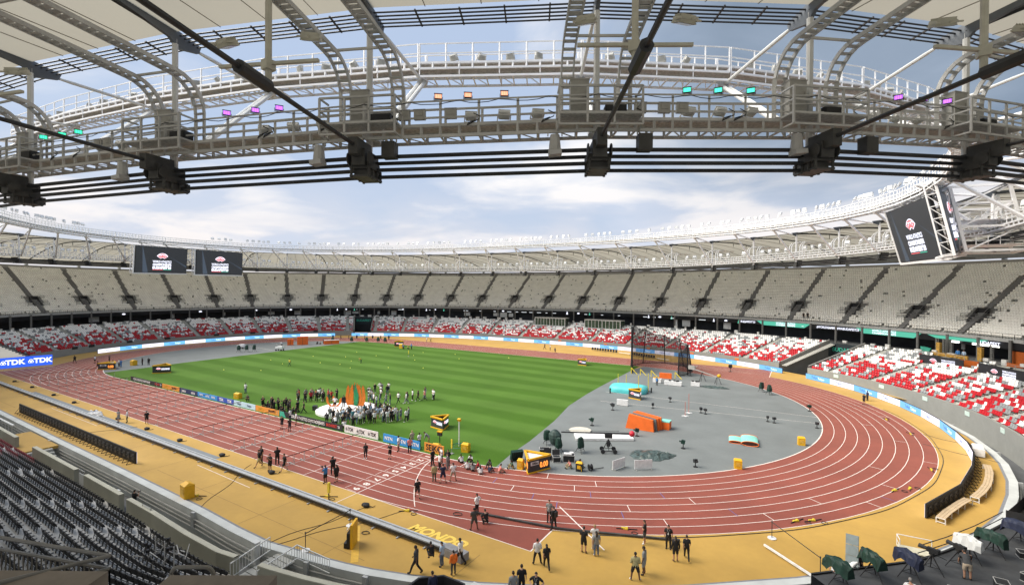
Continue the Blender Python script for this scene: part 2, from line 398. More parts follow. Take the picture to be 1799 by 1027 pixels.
m_tape = mat('tape_gold', (0.66, 0.40, 0.06), 0.6)
mb = MB(); mb.bar((50.6, -54.9, z), (46.9, -51.5, z), 0.5, 0.001); struct(mb.build('apron_markings', m_tape))
# ---- white kerb, gully and front walls on the near side
mb = MB(); k0, k1 = koff(0.0), koff(0.62)
mb.strip(pz(k0, 0.06), pz(k1, 0.06)); mb.strip(pz(k0, -0.1), pz(k0, 0.06)); mb.strip(pz(k1, 0.06), pz(k1, -1.8))
ko = mb.build('kerb', mat('kerb_light', (0.52, 0.54, 0.53), 0.7, ns=0.7, nv=0.1, ns2=(0.25, 0.12))); struct(ko)
mb = MB(); ki = koff(-0.22); mb.strip(pz(ki, 0.008), pz(k0, 0.008)); struct(mb.build('kerb_edge', mat('edge_grey', (0.21, 0.22, 0.24), 0.8)))
mb = MB(); mb.strip(pz(koff(0.5), -1.8), pz(koff(7.0), -1.8)); struct(mb.build('gully_floor', mat('gully', (0.105, 0.11, 0.115), 0.8, ns=0.6, nv=0.12)))
gr = thing('drain_channel', 'dark steel pipe rails running along the inner side of the gully', 'pipes')
mb = MB()
for dz in (-0.45, -0.8, -1.15):
    mb.tube(pz(koff(0.78), dz), 0.055, 5)
mb.build('pipe', m_steel_g, gr)
kk = koff(0.8)
for i in range(4, len(kk)-1, 2): mb = MB(); mb.box((kk[i][0], kk[i][1], -0.55), (0.35, 0.2, 1.25), rot=0.2); mb.build('bracket', mat('bracket_grey', (0.42, 0.43, 0.43), 0.6), gr)
for i, (dd, px_) in enumerate(((0.85, 43.9), (0.85, 57.5))):
    mb = MB(); mb.box((0, 0, 0.35), (0.5, 0.35, 1.5)); mb.box((0.05, -0.19, 0.5), (0.2, 0.04, 0.3)); mb.box((0, 0, 1.12), (.56, .4, .05))
    j = int(np.argmin(abs(K[:, 0]-px_))); p = koff(0.95)[j]
    tag(mb.build('service_cabinet', m_steel_w, loc=(p[0], p[1], -0.6)), ['white service cabinet in the gully, the one nearer the white stair', 'white service cabinet in the gully, the one nearer the black pit'][i], 'cabinet')

m_wallb = mat('wall_beige', (0.30, 0.30, 0.245), 0.8, ns=0.5, nv=0.09, ns2=(3, 0.05))
m_cap = mat('wall_cap', (0.46, 0.45, 0.37), 0.8, ns=0.7, nv=0.08)
m_gate = mat('gate_panel', (0.48, 0.49, 0.48), 0.6)
def near_wall(i0, i1, f0, f1, label):
    a, b = koff(3.35), koff(3.7)
    def seg(A):
        s_ = [A[i0]*(1-f0)+A[i0+1]*f0]+[A[i] for i in range(i0+1, i1+1)]+[A[i1]*(1-f1)+A[min(i1+1, len(A)-1)]*f1]; return s_
    a, b = seg(a), seg(b)
    tt = thing('front_wall', label, 'wall')
    mb = MB(); mb.strip(pz(a, 1.1), pz(a, -1.8)); mb.strip(pz(b, -0.4), pz(b, 1.1)); mb.quad((*a[0], -1.8), (*b[0], -1.8), (*b[0], 1.1), (*a[0], 1.1)); mb.quad((*b[-1], -1.8), (*a[-1], -1.8), (*a[-1], 1.1), (*b[-1], 1.1))
    mb.build('panel', m_wallb, tt)
    mb = MB()
    a2 = [np.array(p) for p in a]; b2 = [np.array(p) for p in b]
    mb.strip(pz(b2, 1.16), pz(a2, 1.16)); mb.strip(pz(a2, 1.16), pz(a2, 1.102)); mb.strip(pz(b2, 1.102), pz(b2, 1.16))
    mb.build('coping', m_cap, tt)
    return a, b
# kerb index of x: 4:-50 5:-25 6:0 7:20 8:34 9:39.5 10:43.4 ...
segs = [(4, 5, 0, 0.44, 'beige front wall at the far left of the near stand'),
        (5, 5, 0.56, 1.0, 'beige front wall below the yellow walkway beside the red seats'),
        (6, 6, 0.30, 0.90, 'long beige front wall between the walkway steps and the next gate'),
        (7, 7, 0.02, 0.58, 'beige front wall beside the crouching cameraman'),
        (7, 10, 0.68, 0.75, 'beige front wall ending at the white steel stair'),
        (11, 15, 0.6, 0.15, 'beige front wall right of the white steel stair')]
for s_ in segs: near_wall(*s_)
def kpt(d, x):
    A = koff(d); j = int(np.argmin(abs(A[:, 0]-x))); j = max(1, min(len(A)-2, j))
    if A[j, 0] > x: j -= 1
    f = (x-A[j, 0])/(A[j+1, 0]-A[j, 0]); return A[j]*(1-f)+A[j+1]*f
for x, lab in ((-13.0, 'leftmost'), (19.2, 'middle'), (32.7, 'rightmost')):
    p = kpt(3.5, x); tt = thing('access_gate', f'{lab} of the small grey gates between beige front wall sections', 'gate', (p[0], p[1], 0))
    mb = MB(); mb.box((0, 0, 0.3), (1.3, 0.05, 1.3)); mb.build('panel', m_gate, tt)
    mb = MB(); mb.tube([(-.7, 0, -.5), (-.7, 0, 1.3), (.7, 0, 1.3), (.7, 0, -.5)], 0.035, 5); mb.build('frame', m_steel_g, tt)
# walkway over the gully
tt = thing('walkway', 'yellow topped walkway bridging the gully to the near stand', 'walkway')
mb = MB(); mb.prism([(-6.8, -57.0), (3.0, -57.0), (3.0, -60.3), (-6.8, -60.3)], -0.3, 0.015); mb.build('deck', m_apron, tt)
mb = MB()
for i in range(6): mb.box((3.35+i*0.55, -58.9, -0.25-i*0.27), (0.55, 2.6, 0.27*1.0))
mb.build('steps', m_conc, tt)
tt = thing('stair_rail', 'grey steel balustrades around the sunken stairs far left of the gully', 'railing')
mb = MB()
for yy in (-58.4, -60.0):
    mb.bar((-22, yy, 1.0), (-7.5, yy, 1.0), 0.25, 0.12); mb.bar((-22, yy, -1.8), (-22, yy, 1.0), 0.1)
    for x in np.arange(-22, -7, 1.4): mb.bar((x, yy, -0.9), (x, yy, 1.0), 0.05)
mb.build('rail', m_steel_w, tt)
# white steel stair by the yellow apron
tt = thing('steel_stair', 'white steel stair with slatted balustrades down to the apron', 'stair')
mb = MB()
pa, pb, pc = kpt(0.7, 44.5), kpt(3.9, 47.6), kpt(0.75, 49.8)
for (p, q_, z0, z1) in ((pa, kpt(4.0, 45.4), 0.95, 0.95), (kpt(0.7, 47.0), pb, 0.95, 0.95), (kpt(0.7, 47.0), pc, 0.95, 0.6)):
    mb.bar((*p, z0), (*q_, z1), 0.06); mb.bar((*p, z0-0.9), (*q_, z1-0.9), 0.05)
    for i in range(15):
        f = i/14; x, y = p[0]*(1-f)+q_[0]*f, p[1]*(1-f)+q_[1]*f; mb.bar((x, y, z0-.95), (x, y, z0*(1-f)+z1*f), 0.025)
mb.build('balustrade', m_steel_w, tt)
mb = MB()
for i in range(7):
    f = i/6; p = kpt(0.9+i*0.45, 46.0); mb.box((p[0], p[1], -0.15-0.03*i), (1.9, 0.42, 0.06))
mb.build('tread', m_conc, tt)
# ------------------------------------------------------------------ seat templates
def seat_mb():
    mb = MB()                                     # seat faces -Y, origin at its foot
    mb.box((0, 0.14, 0.62), (0.485, 0.045, 0.54), tilt=-0.28)
    mb.box((0, -0.02, 0.42), (0.43, 0.30, 0.05), tilt=0.10)
    mb.bar((0, 0.16, 0.05), (0, 0.10, 0.42), 0.06)
    return mb
_sm = seat_mb(); SV = np.array(_sm.v, float); SF = np.array(_sm.f, int)
def seats_bulk(name, T, mats, midx, parent=None):
    """T: array of (x,y,z,rot) - one joined mesh of seats"""
    T = np.asarray(T, float); n = len(T); nv, nf = len(SV), len(SF)
    c, s = np.cos(T[:, 3])[:, None], np.sin(T[:, 3])[:, None]
    V = np.empty((n, nv, 3)); V[:, :, 0] = T[:, 0:1]+SV[None, :, 0]*c-SV[None, :, 1]*s
    V[:, :, 1] = T[:, 1:2]+SV[None, :, 0]*s+SV[None, :, 1]*c; V[:, :, 2] = T[:, 2:3]+SV[None, :, 2]
    F = (SF[None]+(np.arange(n)*nv)[:, None, None]).reshape(-1)
    me = bpy.data.meshes.new(name); me.vertices.add(n*nv); me.vertices.foreach_set('co', V.reshape(-1))
    me.loops.add(len(F)); me.loops.foreach_set('vertex_index', F.astype(np.int32))
    me.polygons.add(n*nf); me.polygons.foreach_set('loop_start', (np.arange(n*nf)*4).astype(np.int32))
    me.polygons.foreach_set('loop_total', np.full(n*nf, 4, np.int32))
    for m in mats: me.materials.append(m)
    me.polygons.foreach_set('material_index', np.repeat(np.asarray(midx, np.int32), nf)); me.update(calc_edges=True); me.validate()
    o = bpy.data.objects.new(name, me); COL.objects.link(o)
    if parent: o.parent = parent
    return o
m_cream = mat('seat_cream', (0.90, 0.89, 0.84), 0.5, ns=0.5, nv=0.07, coord='Object')
m_sred = mat('seat_red', (0.46, 0.016, 0.026), 0.45, ns=0.8, nv=0.15)
m_swhite = mat('seat_white', (0.88, 0.88, 0.87), 0.45, ns=0.8, nv=0.05)
m_sgrey = mat('seat_grey', (0.27, 0.29, 0.30), 0.5, ns=0.8, nv=0.1)
m_step = mat('terrace', (0.40, 0.40, 0.38), 0.85, ns=0.5, nv=0.12)
m_step_l = mat('terrace_light', (0.30, 0.305, 0.285), 0.85, ns=0.5, nv=0.10)
def inv_t(curve, t_lo, t_hi, step):
    t = np.linspace(t_lo, t_hi, 4000); W = SE(curve, t)[:, :2]
    s = np.concatenate([[0], np.cumsum(np.hypot(*(W[1:]-W[:-1]).T))]); n = int(s[-1]/step)
    return np.interp(np.arange(n)*step+step/2, s, t)
AISLES = sorted([199.35, 191.5, 183.75, 176.05, 168.3, 160.75, 152.6, 144.85, 137.25, 129.8, 122.45, 114.95, 107.9, 100.9, 93.9, 87.6, 80.9, 73.55, 66.25, 58.75, 51.15,
                 43.45, 35.6, 28.45, 21.2, 14.0, 7.0, 0.0, -7.0, -14.0, -21.0]+[206.8, 214])
AI = np.array(AISLES)
TL0, TL1 = -24.0, 214.0
def lerpc(A, B, u, t): return SE(A, t)*(1-u)+SE(B, t)*u
# ---- lower tier (far, left and right sides)
NL = 16
TUN = [(133.2, 3.4), (41.7, 3.5)]       # player tunnels cutting the lower tier (param angle, half width m)
def arc_at(c, t): d = 0.05; a = P(c, t-d); b_ = P(c, t+d); return np.hypot(*(b_-a)[:2])/(2*d)
def in_tunnel(t, u, c):
    for tt_, hw in TUN:
        if abs(t-tt_)*arc_at(c, t) < hw: return True
    return False
def tier_mesh(A, B, n, t0, t1, cuts, name, m, label, front=None):
    """stepped terrace; cuts: angular intervals left open"""
    mb = MB(); tt_ = np.arange(t0, t1+0.01, 1.2)
    bounds = [t0]
    for a_, b_ in sorted(cuts): bounds += [a_, b_]
    bounds.append(t1)
    for i in range(0, len(bounds), 2):
        ts = np.linspace(bounds[i], bounds[i+1], max(3, int((bounds[i+1]-bounds[i])/1.2)))
        for r in range(n):
            u0, u1 = r/n, (r+1)/n; W0 = lerpc(A, B, u0, ts); W1 = lerpc(A, B, u1, ts)
            zt = W0[:, 2]+0.0
            a0 = np.column_stack([W0[:, :2], zt]); a1 = np.column_stack([W1[:, :2], zt]); a2 = np.column_stack([W1[:, :2], W1[:, 2]])
            mb.strip(a0, a1); mb.strip(a1, a2)
    return mb
cuts = []
for tt_, hw in TUN:
    d = hw/arc_at(WALL, tt_); cuts.append((tt_-d, tt_+d))
lower = thing('lower_stand', 'grey concrete lower stand ringing the far side of the track', 'grandstand')
mb = tier_mesh(WALL, LTOP, NL, TL0, TL1, cuts, 'x', None, '')
mb.build('terrace', m_step_l, lower)
mb = MB(); allb = [TL0]
for a_, b_ in sorted(cuts): allb += [a_, b_]
allb.append(TL1)
for i in range(0, len(allb), 2):
    ts = np.linspace(allb[i], allb[i+1], max(3, int((allb[i+1]-allb[i])/1.0)))
    W = SE(WALL, ts); W2 = SE((WALL[0]-.3, WALL[1]-.3, *WALL[2:]), ts)
    mb.strip(pz(W2[:, :2], 1.75), pz(W2[:, :2], -1.8)); mb.strip(pz(W[:, :2], 1.75), pz(W2[:, :2], 1.75)); mb.strip(pz(W[:, :2], 1.2), pz(W[:, :2], 1.75))
mb.build('front_wall', mat('wall_grey', (0.26, 0.265, 0.25), 0.8, ns=0.5, nv=0.06, ns2=(2, 0.05)), lower)
# tunnel side walls and banners
for i, (a_, b_) in enumerate(sorted(cuts)):
    for t_, sg in ((a_, 1), (b_, -1)):
        mb = MB()
        for r in range(14):
            u0, u1 = r/13*1.0, (r+1)/13
            if r == 13: break
            p0, p1 = lerpc(WALL, LTOP, u0, np.array([t_]))[0], lerpc(WALL, LTOP, u1, np.array([t_]))[0]
            tg = (P(WALL, t_+.1)-P(WALL, t_))[:2]; tg = tg/np.hypot(*tg)*0.25*sg
            q0, q1 = p0[:2]+tg, p1[:2]+tg
            mb.quad((*p0[:2], -1.8), (*p1[:2], -1.8), (*p1[:2], p1[2]+.9), (*p0[:2], p0[2]+.9))
            mb.quad((*q1, -1.8), (*q0, -1.8), (*q0, p0[2]+.9), (*q1, p1[2]+.9)); mb.quad((*p0[:2], p0[2]+.9), (*p1[:2], p1[2]+.9), (*q1, p1[2]+.9), (*q0, p0[2]+.9))
        mb.build('tunnel_wall', mat('tunnel_grey', (0.25, 0.25, 0.24), 0.8, ns=0.4), lower)
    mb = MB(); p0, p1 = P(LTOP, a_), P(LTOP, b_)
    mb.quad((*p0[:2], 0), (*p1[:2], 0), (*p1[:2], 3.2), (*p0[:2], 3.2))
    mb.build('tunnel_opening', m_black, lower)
    tt2 = thing('tunnel_banner', ['black banner with green city name over the right tunnel', 'black banner with green city name over the far middle tunnel'][i], 'banner')
    mb = MB(); c0 = (np.array(p0)+np.array(p1))/2; inn = -nrm(LTOP, (a_+b_)/2)*0.35
    mb.quad((p0[0]+inn[0], p0[1]+inn[1], 3.2), (p1[0]+inn[0], p1[1]+inn[1], 3.2), (p1[0]+inn[0], p1[1]+inn[1], 6.3), (p0[0]+inn[0], p0[1]+inn[1], 6.3))
    bo = mb.build('cloth', mat('banner_black', (0.02, 0.03, 0.035), 0.7), tt2)
    d = Vector((p0-p1)); d.z = 0
    put(text_mesh('BUDAPEST', 1.25, mat('letter_green', (0.05, 0.45, 0.32), 0.6), bold=0.02), 'lettering', tt2,
        frame((c0[0]+inn[0]*1.3, c0[1]+inn[1]*1.3, 4.9), d, (0, 0, 1)))
# aisle steps lighter strips on lower tier
mb = MB()
for ta in AI:
    if ta < TL0+1 or ta > TL1-1: continue
    d0 = 0.62/arc_at(WALL, ta)
    for r in range(NL*2):
        u0, u1 = r/(NL*2), (r+1)/(NL*2)
        q = lerpc(WALL, LTOP, u0, np.array([ta-d0, ta+d0])); q2 = lerpc(WALL, LTOP, u1, np.array([ta-d0, ta+d0])); zz = q2[0][2]+0.06
        mb.quad((*q[0][:2], zz), (*q[1][:2], zz), (*q2[1][:2], zz), (*q2[0][:2], zz)); mb.quad((*q[0][:2], zz-.22), (*q[1][:2], zz-.22), (*q[1][:2], zz), (*q[0][:2], zz))
mb.build('aisle_steps', mat('aisle_conc', (0.40, 0.40, 0.37), 0.85, ns=1), lower)
# ---- concourse between the tiers
mb = MB(); ts = np.linspace(TL0, TL1, 200)
A1 = SE(LTOP, ts)[:, :2]; A2 = SE((LTOP[0]+9, LTOP[1]+9, *LTOP[2:]), ts)[:, :2]
zl = SE(LTOP, ts)[:, 2]
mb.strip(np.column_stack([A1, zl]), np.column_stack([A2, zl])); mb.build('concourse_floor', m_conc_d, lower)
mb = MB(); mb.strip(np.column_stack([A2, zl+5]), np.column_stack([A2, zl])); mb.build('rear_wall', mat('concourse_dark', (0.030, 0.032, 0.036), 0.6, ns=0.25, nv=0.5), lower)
mb = MB(); ts2 = np.arange(TL0, TL1, 3.6)
for t_ in ts2:
    p = P((LTOP[0]+2.2, LTOP[1]+2.2, *LTOP[2:]), t_); mb = MB(); mb.tube([(p[0], p[1], 6.0), (p[0], p[1], 10.3)], 0.24, 8); mb.build('column', mat('column_grey', (0.15, 0.15, 0.145), 0.8), lower)
# counters, boxes and lights along the concourse
mb = MB(); mb2 = MB()
for t_ in inv_t((LTOP[0]+.7, LTOP[1]+.7, *LTOP[2:]), TL0, TL1, 3.1):
    p = P((LTOP[0]+.7, LTOP[1]+.7, *LTOP[2:]), t_); n_ = nrm(LTOP, t_); ro = math.atan2(n_[1], n_[0])-PI/2
    if random.random() < .62: mb.box((p[0], p[1], 6.75), (random.choice([0.9, 1.4, 0.5]), 0.4, random.choice([0.5, 0.9])), rot=ro)
    if random.random() < .4:
        p2 = P((LTOP[0]+4, LTOP[1]+4, *LTOP[2:]), t_); mb2.box((p2[0], p2[1], 9.3), (random.uniform(.5, 2.2), 0.2, 0.12), rot=ro)
    if random.random() < .16:
        p2 = P((LTOP[0]+6, LTOP[1]+6, *LTOP[2:]), t_); mb.box((p2[0], p2[1], 7.9), (random.uniform(.6, 3), 0.2, random.uniform(.8, 2.2)), rot=ro)
mb.build('counter', mat('counter_white', (0.6, 0.6, 0.58), 0.6), lower)
mb2.build('ceiling_lamp', emis('lamp_cool', (0.9, 0.95, 1.0), 0.7), lower)

# ---- lower tier seats
rows = []
for r in range(NL):
    cA = tuple(x*(1-(r+.55)/NL)+y*(r+.55)/NL for x, y in zip(WALL, LTOP)); zz = (WALL[3]*(1-r/NL)+LTOP[3]*r/NL)
    ts = inv_t(cA, TL0+.3, TL1-.3, 0.56)
    da = np.abs(ts[:, None]-AI[None]).min(1)*np.array([arc_at(cA, t_) for t_ in ts])
    W = SE(cA, ts); W1 = SE(cA, ts+.02)
    noise = rng.random(len(ts)); clump = np.sin(ts*2.3+r*.7)+np.sin(ts*5.1-r*1.3)
    ft = r/(NL-1); last = None
    for i, t_ in enumerate(ts):
        if da[i] < 0.75 or in_tunnel(t_, 0, WALL): continue
        if r >= NL-4 and (23.2 < t_ < 30.2 or 8.5 < t_ < 22.5): continue       # black banner terraces on the right side
        zl_ = SE(WALL, ts[i:i+1])[0][2]*(1-r/NL)+SE(LTOP, ts[i:i+1])[0][2]*r/NL
        dx, dy = W1[i, 0]-W[i, 0], W1[i, 1]-W[i, 1]; ro = math.atan2(dy, dx)   # tangent (ccw); seat local -Y must face centre
        pr = max(0.03, 1.0-1.25*ft)*(1.0+0.25*clump[i]); pw = 0.08+0.70*ft
        v = noise[i]
        if v < 0.20+0.1*(clump[i] < -1): ci = 2
        elif v < 0.20+0.8*pr/(pr+pw): ci = 0
        else: ci = 1
        if i and rng.random() < .26 and last is not None: ci = last
        last = ci
        rows.append((W[i, 0], W[i, 1], zl_, ro+PI, ci, r, t_))
Lr = np.array(rows)
# sit facing the centre: local -Y -> inward normal. tangent ccw + PI puts local X reversed, so local -Y points ... fixed below
ctr = -np.stack([Lr[:, 0], Lr[:, 1]], -1)
def face_in(arr):
    ro = arr[:, 3]; d = np.stack([np.sin(ro), -np.cos(ro)], -1)      # world direction of local -Y
    flip = (d*-arr[:, :2]).sum(1) < 0; arr[flip, 3] += PI; return arr
Lr = face_in(Lr)
def near_rank(arr):
    xs = [project((p[0], p[1], p[2]+.5)) for p in arr[:, :3]]
    return np.array([z_ if (-5 < x_ < 1804 and -5 < y_ < 1032 and z_ > 0) else 1e9 for x_, y_, z_ in xs])
dk = near_rank(Lr); idx = np.argsort(dk)[:170]; mask = np.ones(len(Lr), bool); mask[idx] = False
B_ = Lr[mask]
tag(seats_bulk('lower_tier_seats', B_[:, :4], [m_sred, m_swhite, m_sgrey], B_[:, 4]), 'red, white and grey tip-up seats scattered over the lower stand', 'seats', kind='stuff')
seat_me = {}
for nm, m in (('red', m_sred), ('white', m_swhite), ('grey', m_sgrey), ('cream', m_cream)): seat_me[nm] = seat_mb().mesh('seat_'+nm, m)
def place_seats(arr, order, colf, tier, rows_word):
    cnt = {}
    for i in sorted(order, key=lambda i: (arr[i, 5], -arr[i, 6])):
        s = arr[i]; col_ = colf(s); r = int(s[5]); cnt[r] = cnt.get(r, 0)+1
        o = bpy.data.objects.new('stadium_seat', seat_me[col_]); COL.objects.link(o)
        o.location = s[:3]; o.rotation_euler = (0, 0, s[3])
        tag(o, f'{col_} {tier} seat at the right, {ordn(r+1)} row up, {ordn(cnt[r])} from the left', 'seat', f'{tier} seats at the right of the photo')
place_seats(Lr, idx, lambda s: ['red', 'white', 'grey'][int(s[4])], 'lower stand', 'counted up from the wall')

# ---- upper tier
NU = 30
upper = thing('upper_stand', 'upper stand of stepped terraces under the far roof', 'grandstand')
mb = tier_mesh(FRONT, UTOP, NU, TL0, TL1, [], 'x', None, ''); mb.build('terrace', m_step, upper)
ts = np.linspace(TL0, TL1, 240)
mb = MB(); f0 = SE(FRONT, ts); fi = SE((FRONT[0]-.5, FRONT[1]-.5, *FRONT[2:]), ts)
mb.strip(np.column_stack([fi[:, :2], fi[:, 2]+.12]), np.column_stack([fi[:, :2], fi[:, 2]-.42])); mb.strip(np.column_stack([f0[:, :2], f0[:, 2]+.12]), np.column_stack([fi[:, :2], fi[:, 2]+.12]))
mb.build('fascia', mat('fascia_grey', (0.40, 0.41, 0.40), 0.7), upper)
mb = MB()
mb.strip(np.column_stack([fi[:, :2], fi[:, 2]-.42]), np.column_stack([fi[:, :2]*1.004, fi[:, 2]-1.65])); so_ = SE((LTOP[0]+9, LTOP[1]+9, *LTOP[2:]), ts)
mb.strip(np.column_stack([fi[:, :2]*1.004, fi[:, 2]-1.65]), np.column_stack([so_[:, :2], fi[:, 2]-0.6]))
mb.build('led_ribbon', mat('ribbon_black', (0.022, 0.024, 0.028), 0.4, ns=0.3, nv=0.4), upper)
mb = MB(); mb.tube([tuple(p) for p in np.column_stack([fi[:, :2], fi[:, 2]+.95])], 0.035, 4)
mb.tube([tuple(p) for p in np.column_stack([fi[:, :2], fi[:, 2]+.55])], 0.025, 4)
for p in SE((FRONT[0]-.5, FRONT[1]-.5, *FRONT[2:]), inv_t(FRONT, TL0, TL1, 2.0)): mb.bar((p[0], p[1], p[2]+.1), (p[0], p[1], p[2]+.97), 0.05)
mb.build('front_rail', m_black, upper)
mb = MB(); bt = SE(UTOP, ts); mb.strip(bt, np.column_stack([bt[:, :2], bt[:, 2]+1.0])); mb.strip(np.column_stack([bt[:, :2], bt[:, 2]+1.0]), np.column_stack([bt[:, :2]*1.01, bt[:, 2]+1.0]))
mb.build('back_wall', mat('back_grey', (0.33, 0.33, 0.32), 0.8), upper)
# aisles: dark steps
mb = MB()
for ta in AI:
    if ta < TL0+1 or ta > TL1-1: continue
    for r in range(NU*2):
        u0, u1 = r/(NU*2), (r+1)/(NU*2); dd = 0.52/arc_at(FRONT, ta)
        q = lerpc(FRONT, UTOP, u0, np.array([ta-dd, ta+dd])); q2 = lerpc(FRONT, UTOP, u1, np.array([ta-dd, ta+dd])); zz = q2[0][2]+0.05
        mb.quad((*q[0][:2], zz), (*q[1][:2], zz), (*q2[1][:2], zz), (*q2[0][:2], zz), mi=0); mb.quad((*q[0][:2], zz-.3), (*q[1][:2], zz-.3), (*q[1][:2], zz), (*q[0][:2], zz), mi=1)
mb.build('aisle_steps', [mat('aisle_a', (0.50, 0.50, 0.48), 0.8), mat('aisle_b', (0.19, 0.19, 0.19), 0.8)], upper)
# vomitories on every aisle
m_rail_d = mat('rail_dark', (0.17, 0.175, 0.18), 0.6)
ri_, ro_ = 5, 9
for ta in AI:
    if ta < TL0+1 or ta > TL1-1: continue
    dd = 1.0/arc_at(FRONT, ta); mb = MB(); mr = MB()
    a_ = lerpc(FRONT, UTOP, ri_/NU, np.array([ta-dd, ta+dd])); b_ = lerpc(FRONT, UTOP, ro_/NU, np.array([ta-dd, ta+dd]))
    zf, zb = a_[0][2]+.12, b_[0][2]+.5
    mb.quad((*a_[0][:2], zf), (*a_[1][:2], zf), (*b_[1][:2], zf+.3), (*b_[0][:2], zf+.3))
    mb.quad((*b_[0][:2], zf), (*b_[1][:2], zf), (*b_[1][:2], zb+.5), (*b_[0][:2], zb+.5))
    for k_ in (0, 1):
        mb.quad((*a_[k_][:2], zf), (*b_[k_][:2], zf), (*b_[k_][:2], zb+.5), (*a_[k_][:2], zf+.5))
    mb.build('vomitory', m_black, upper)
    d2 = 2.7/arc_at(FRONT, ta)
    for k_, (uu, wd_) in enumerate(((ri_-.3, d2*1.0), (ri_+1.2, d2), (ro_+.2, d2))):
        e = lerpc(FRONT, UTOP, uu/NU, np.array([ta-wd_, ta, ta+wd_]))
        for hh in (0.5, 0.8, 1.1): mr.tube([(p[0], p[1], p[2]+hh) for p in e], 0.045, 4)
        for p in e: mr.bar(tuple(p), (p[0], p[1], p[2]+1.1), 0.06)
    for sg in (-1, 1):
        e0 = lerpc(FRONT, UTOP, (ri_-.3)/NU, np.array([ta+sg*dd]))[0]; e1 = lerpc(FRONT, UTOP, (ro_+.2)/NU, np.array([ta+sg*dd]))[0]
        for hh in (0.6, 1.1): mr.bar((e0[0], e0[1], e0[2]+hh), (e1[0], e1[1], e1[2]+hh), 0.05)
    mr.build('vomitory_rail', m_rail_d, upper)
rows = []
for r in range(NU):
    cA = tuple(x*(1-(r+.55)/NU)+y*(r+.55)/NU for x, y in zip(FRONT, UTOP))
    ts = inv_t(cA, TL0+.3, TL1-.3, 0.53)
    ar = np.array([arc_at(cA, t_) for t_ in ts[::20]]); ar = np.interp(np.arange(len(ts)), np.arange(len(ts))[::20], ar)
    da = np.abs(ts[:, None]-AI[None]).min(1)*ar
    W = SE(cA, ts); W1 = SE(cA, ts+.02)
    W0z = (SE(FRONT, ts)*(1-r/NU)+SE(UTOP, ts)*r/NU)[:, 2]
    ro = np.arctan2(W1[:, 1]-W[:, 1], W1[:, 0]-W[:, 0])
    for i in range(len(ts)):
        lim = 0.75 if not (ri_-1 <= r <= ro_) else (2.1 if r > ri_ else 1.3)
        if da[i] < lim: continue
        if rng.random() < (0.018 if r > 2 else 0.04): continue
        rows.append((W[i, 0], W[i, 1], W0z[i], ro[i], 0, r, ts[i]))
Ur = face_in(np.array(rows)); dk = near_rank(Ur); idx = np.argsort(dk)[:130]; mask = np.ones(len(Ur), bool); mask[idx] = False
tag(seats_bulk('upper_tier_seats', Ur[mask][:, :4], [m_cream], np.zeros(mask.sum())), 'cream seats in dense rows filling the far upper stand', 'seats', kind='stuff')
place_seats(Ur, idx, lambda s: 'cream', 'upper stand', 'counted up from the front rail')

# ------------------------------------------------------------------ near stand with black seats
near = thing('near_stand', 'pale concrete terrace with black seats below the camera', 'grandstand')
m_ter = mat('near_terrace', (0.44, 0.435, 0.42), 0.8, ns=0.7, nv=0.14, ns2=(5, 0.06))
NN = 16; RISE, DEP, OFF0 = 0.41, 0.86, 3.72
i0, i1 = 4, 15
mb = MB()
for r in range(NN):
    a_, b_ = koff(OFF0+DEP*r)[i0:i1+1], koff(OFF0+DEP*(r+1))[i0:i1+1]; z0 = 0.02+RISE*r
    mb.strip(pz(a_, z0), pz(b_, z0)); mb.strip(pz(b_, z0), pz(b_, z0+RISE))
mb.build('terrace', m_ter, near)
# tip-up black seat with parts
m_bs = mat('seat_black', (0.010, 0.010, 0.011), 0.5, ns=5, nv=0.3); m_bs2 = mat('seat_frame_black', (0.03, 0.03, 0.032), 0.4, ns=4)
m_bsr = mat('seat_maroon', (0.22, 0.015, 0.03), 0.45, ns=5)
def part_meshes():
    b = MB(); b.box((0, 0.15, 0.66), (0.44, 0.05, 0.46), tilt=-0.18); b.box((0, 0.10, 0.60), (0.36, 0.03, 0.34), tilt=-0.18)
    for sx in (-1, 1): b.box((sx*.2, .19, .9), (.03, .05, .05))
    p = MB(); p.box((0, 0.02, 0.56), (0.42, 0.09, 0.36), tilt=-0.42); p.box((0, -0.03, 0.56), (0.36, 0.03, 0.30), tilt=-0.42)
    f = MB()
    for sx in (-1, 1):
        if sx > 0: f.bar((-.235, .12, .3), (.235, .12, .3), .03)
        f.bar((sx*.235, 0.17, 0.02), (sx*.235, 0.06, 0.62), 0.035, 0.07); f.bar((sx*.235, 0.16, 0.62), (sx*.235, -0.16, 0.64), 0.05, 0.04)
    for q_ in (b, p, f): q_.v = [(x_*1.02, y_*.78, z_*.76) for x_, y_, z_ in q_.v]
    return b, p, f
bme, pme, fme = part_meshes()
BM = {False: (bme.mesh('backrest', m_bs), pme.mesh('seat_pan', m_bs)), True: (bme.mesh('backrest', m_bsr), pme.mesh('seat_pan', m_bsr))}
FM = fme.mesh('armrest_frame', m_bs2)
JB = part_meshes(); jv = np.array(JB[0].v+JB[1].v+JB[2].v, float)
brow = []
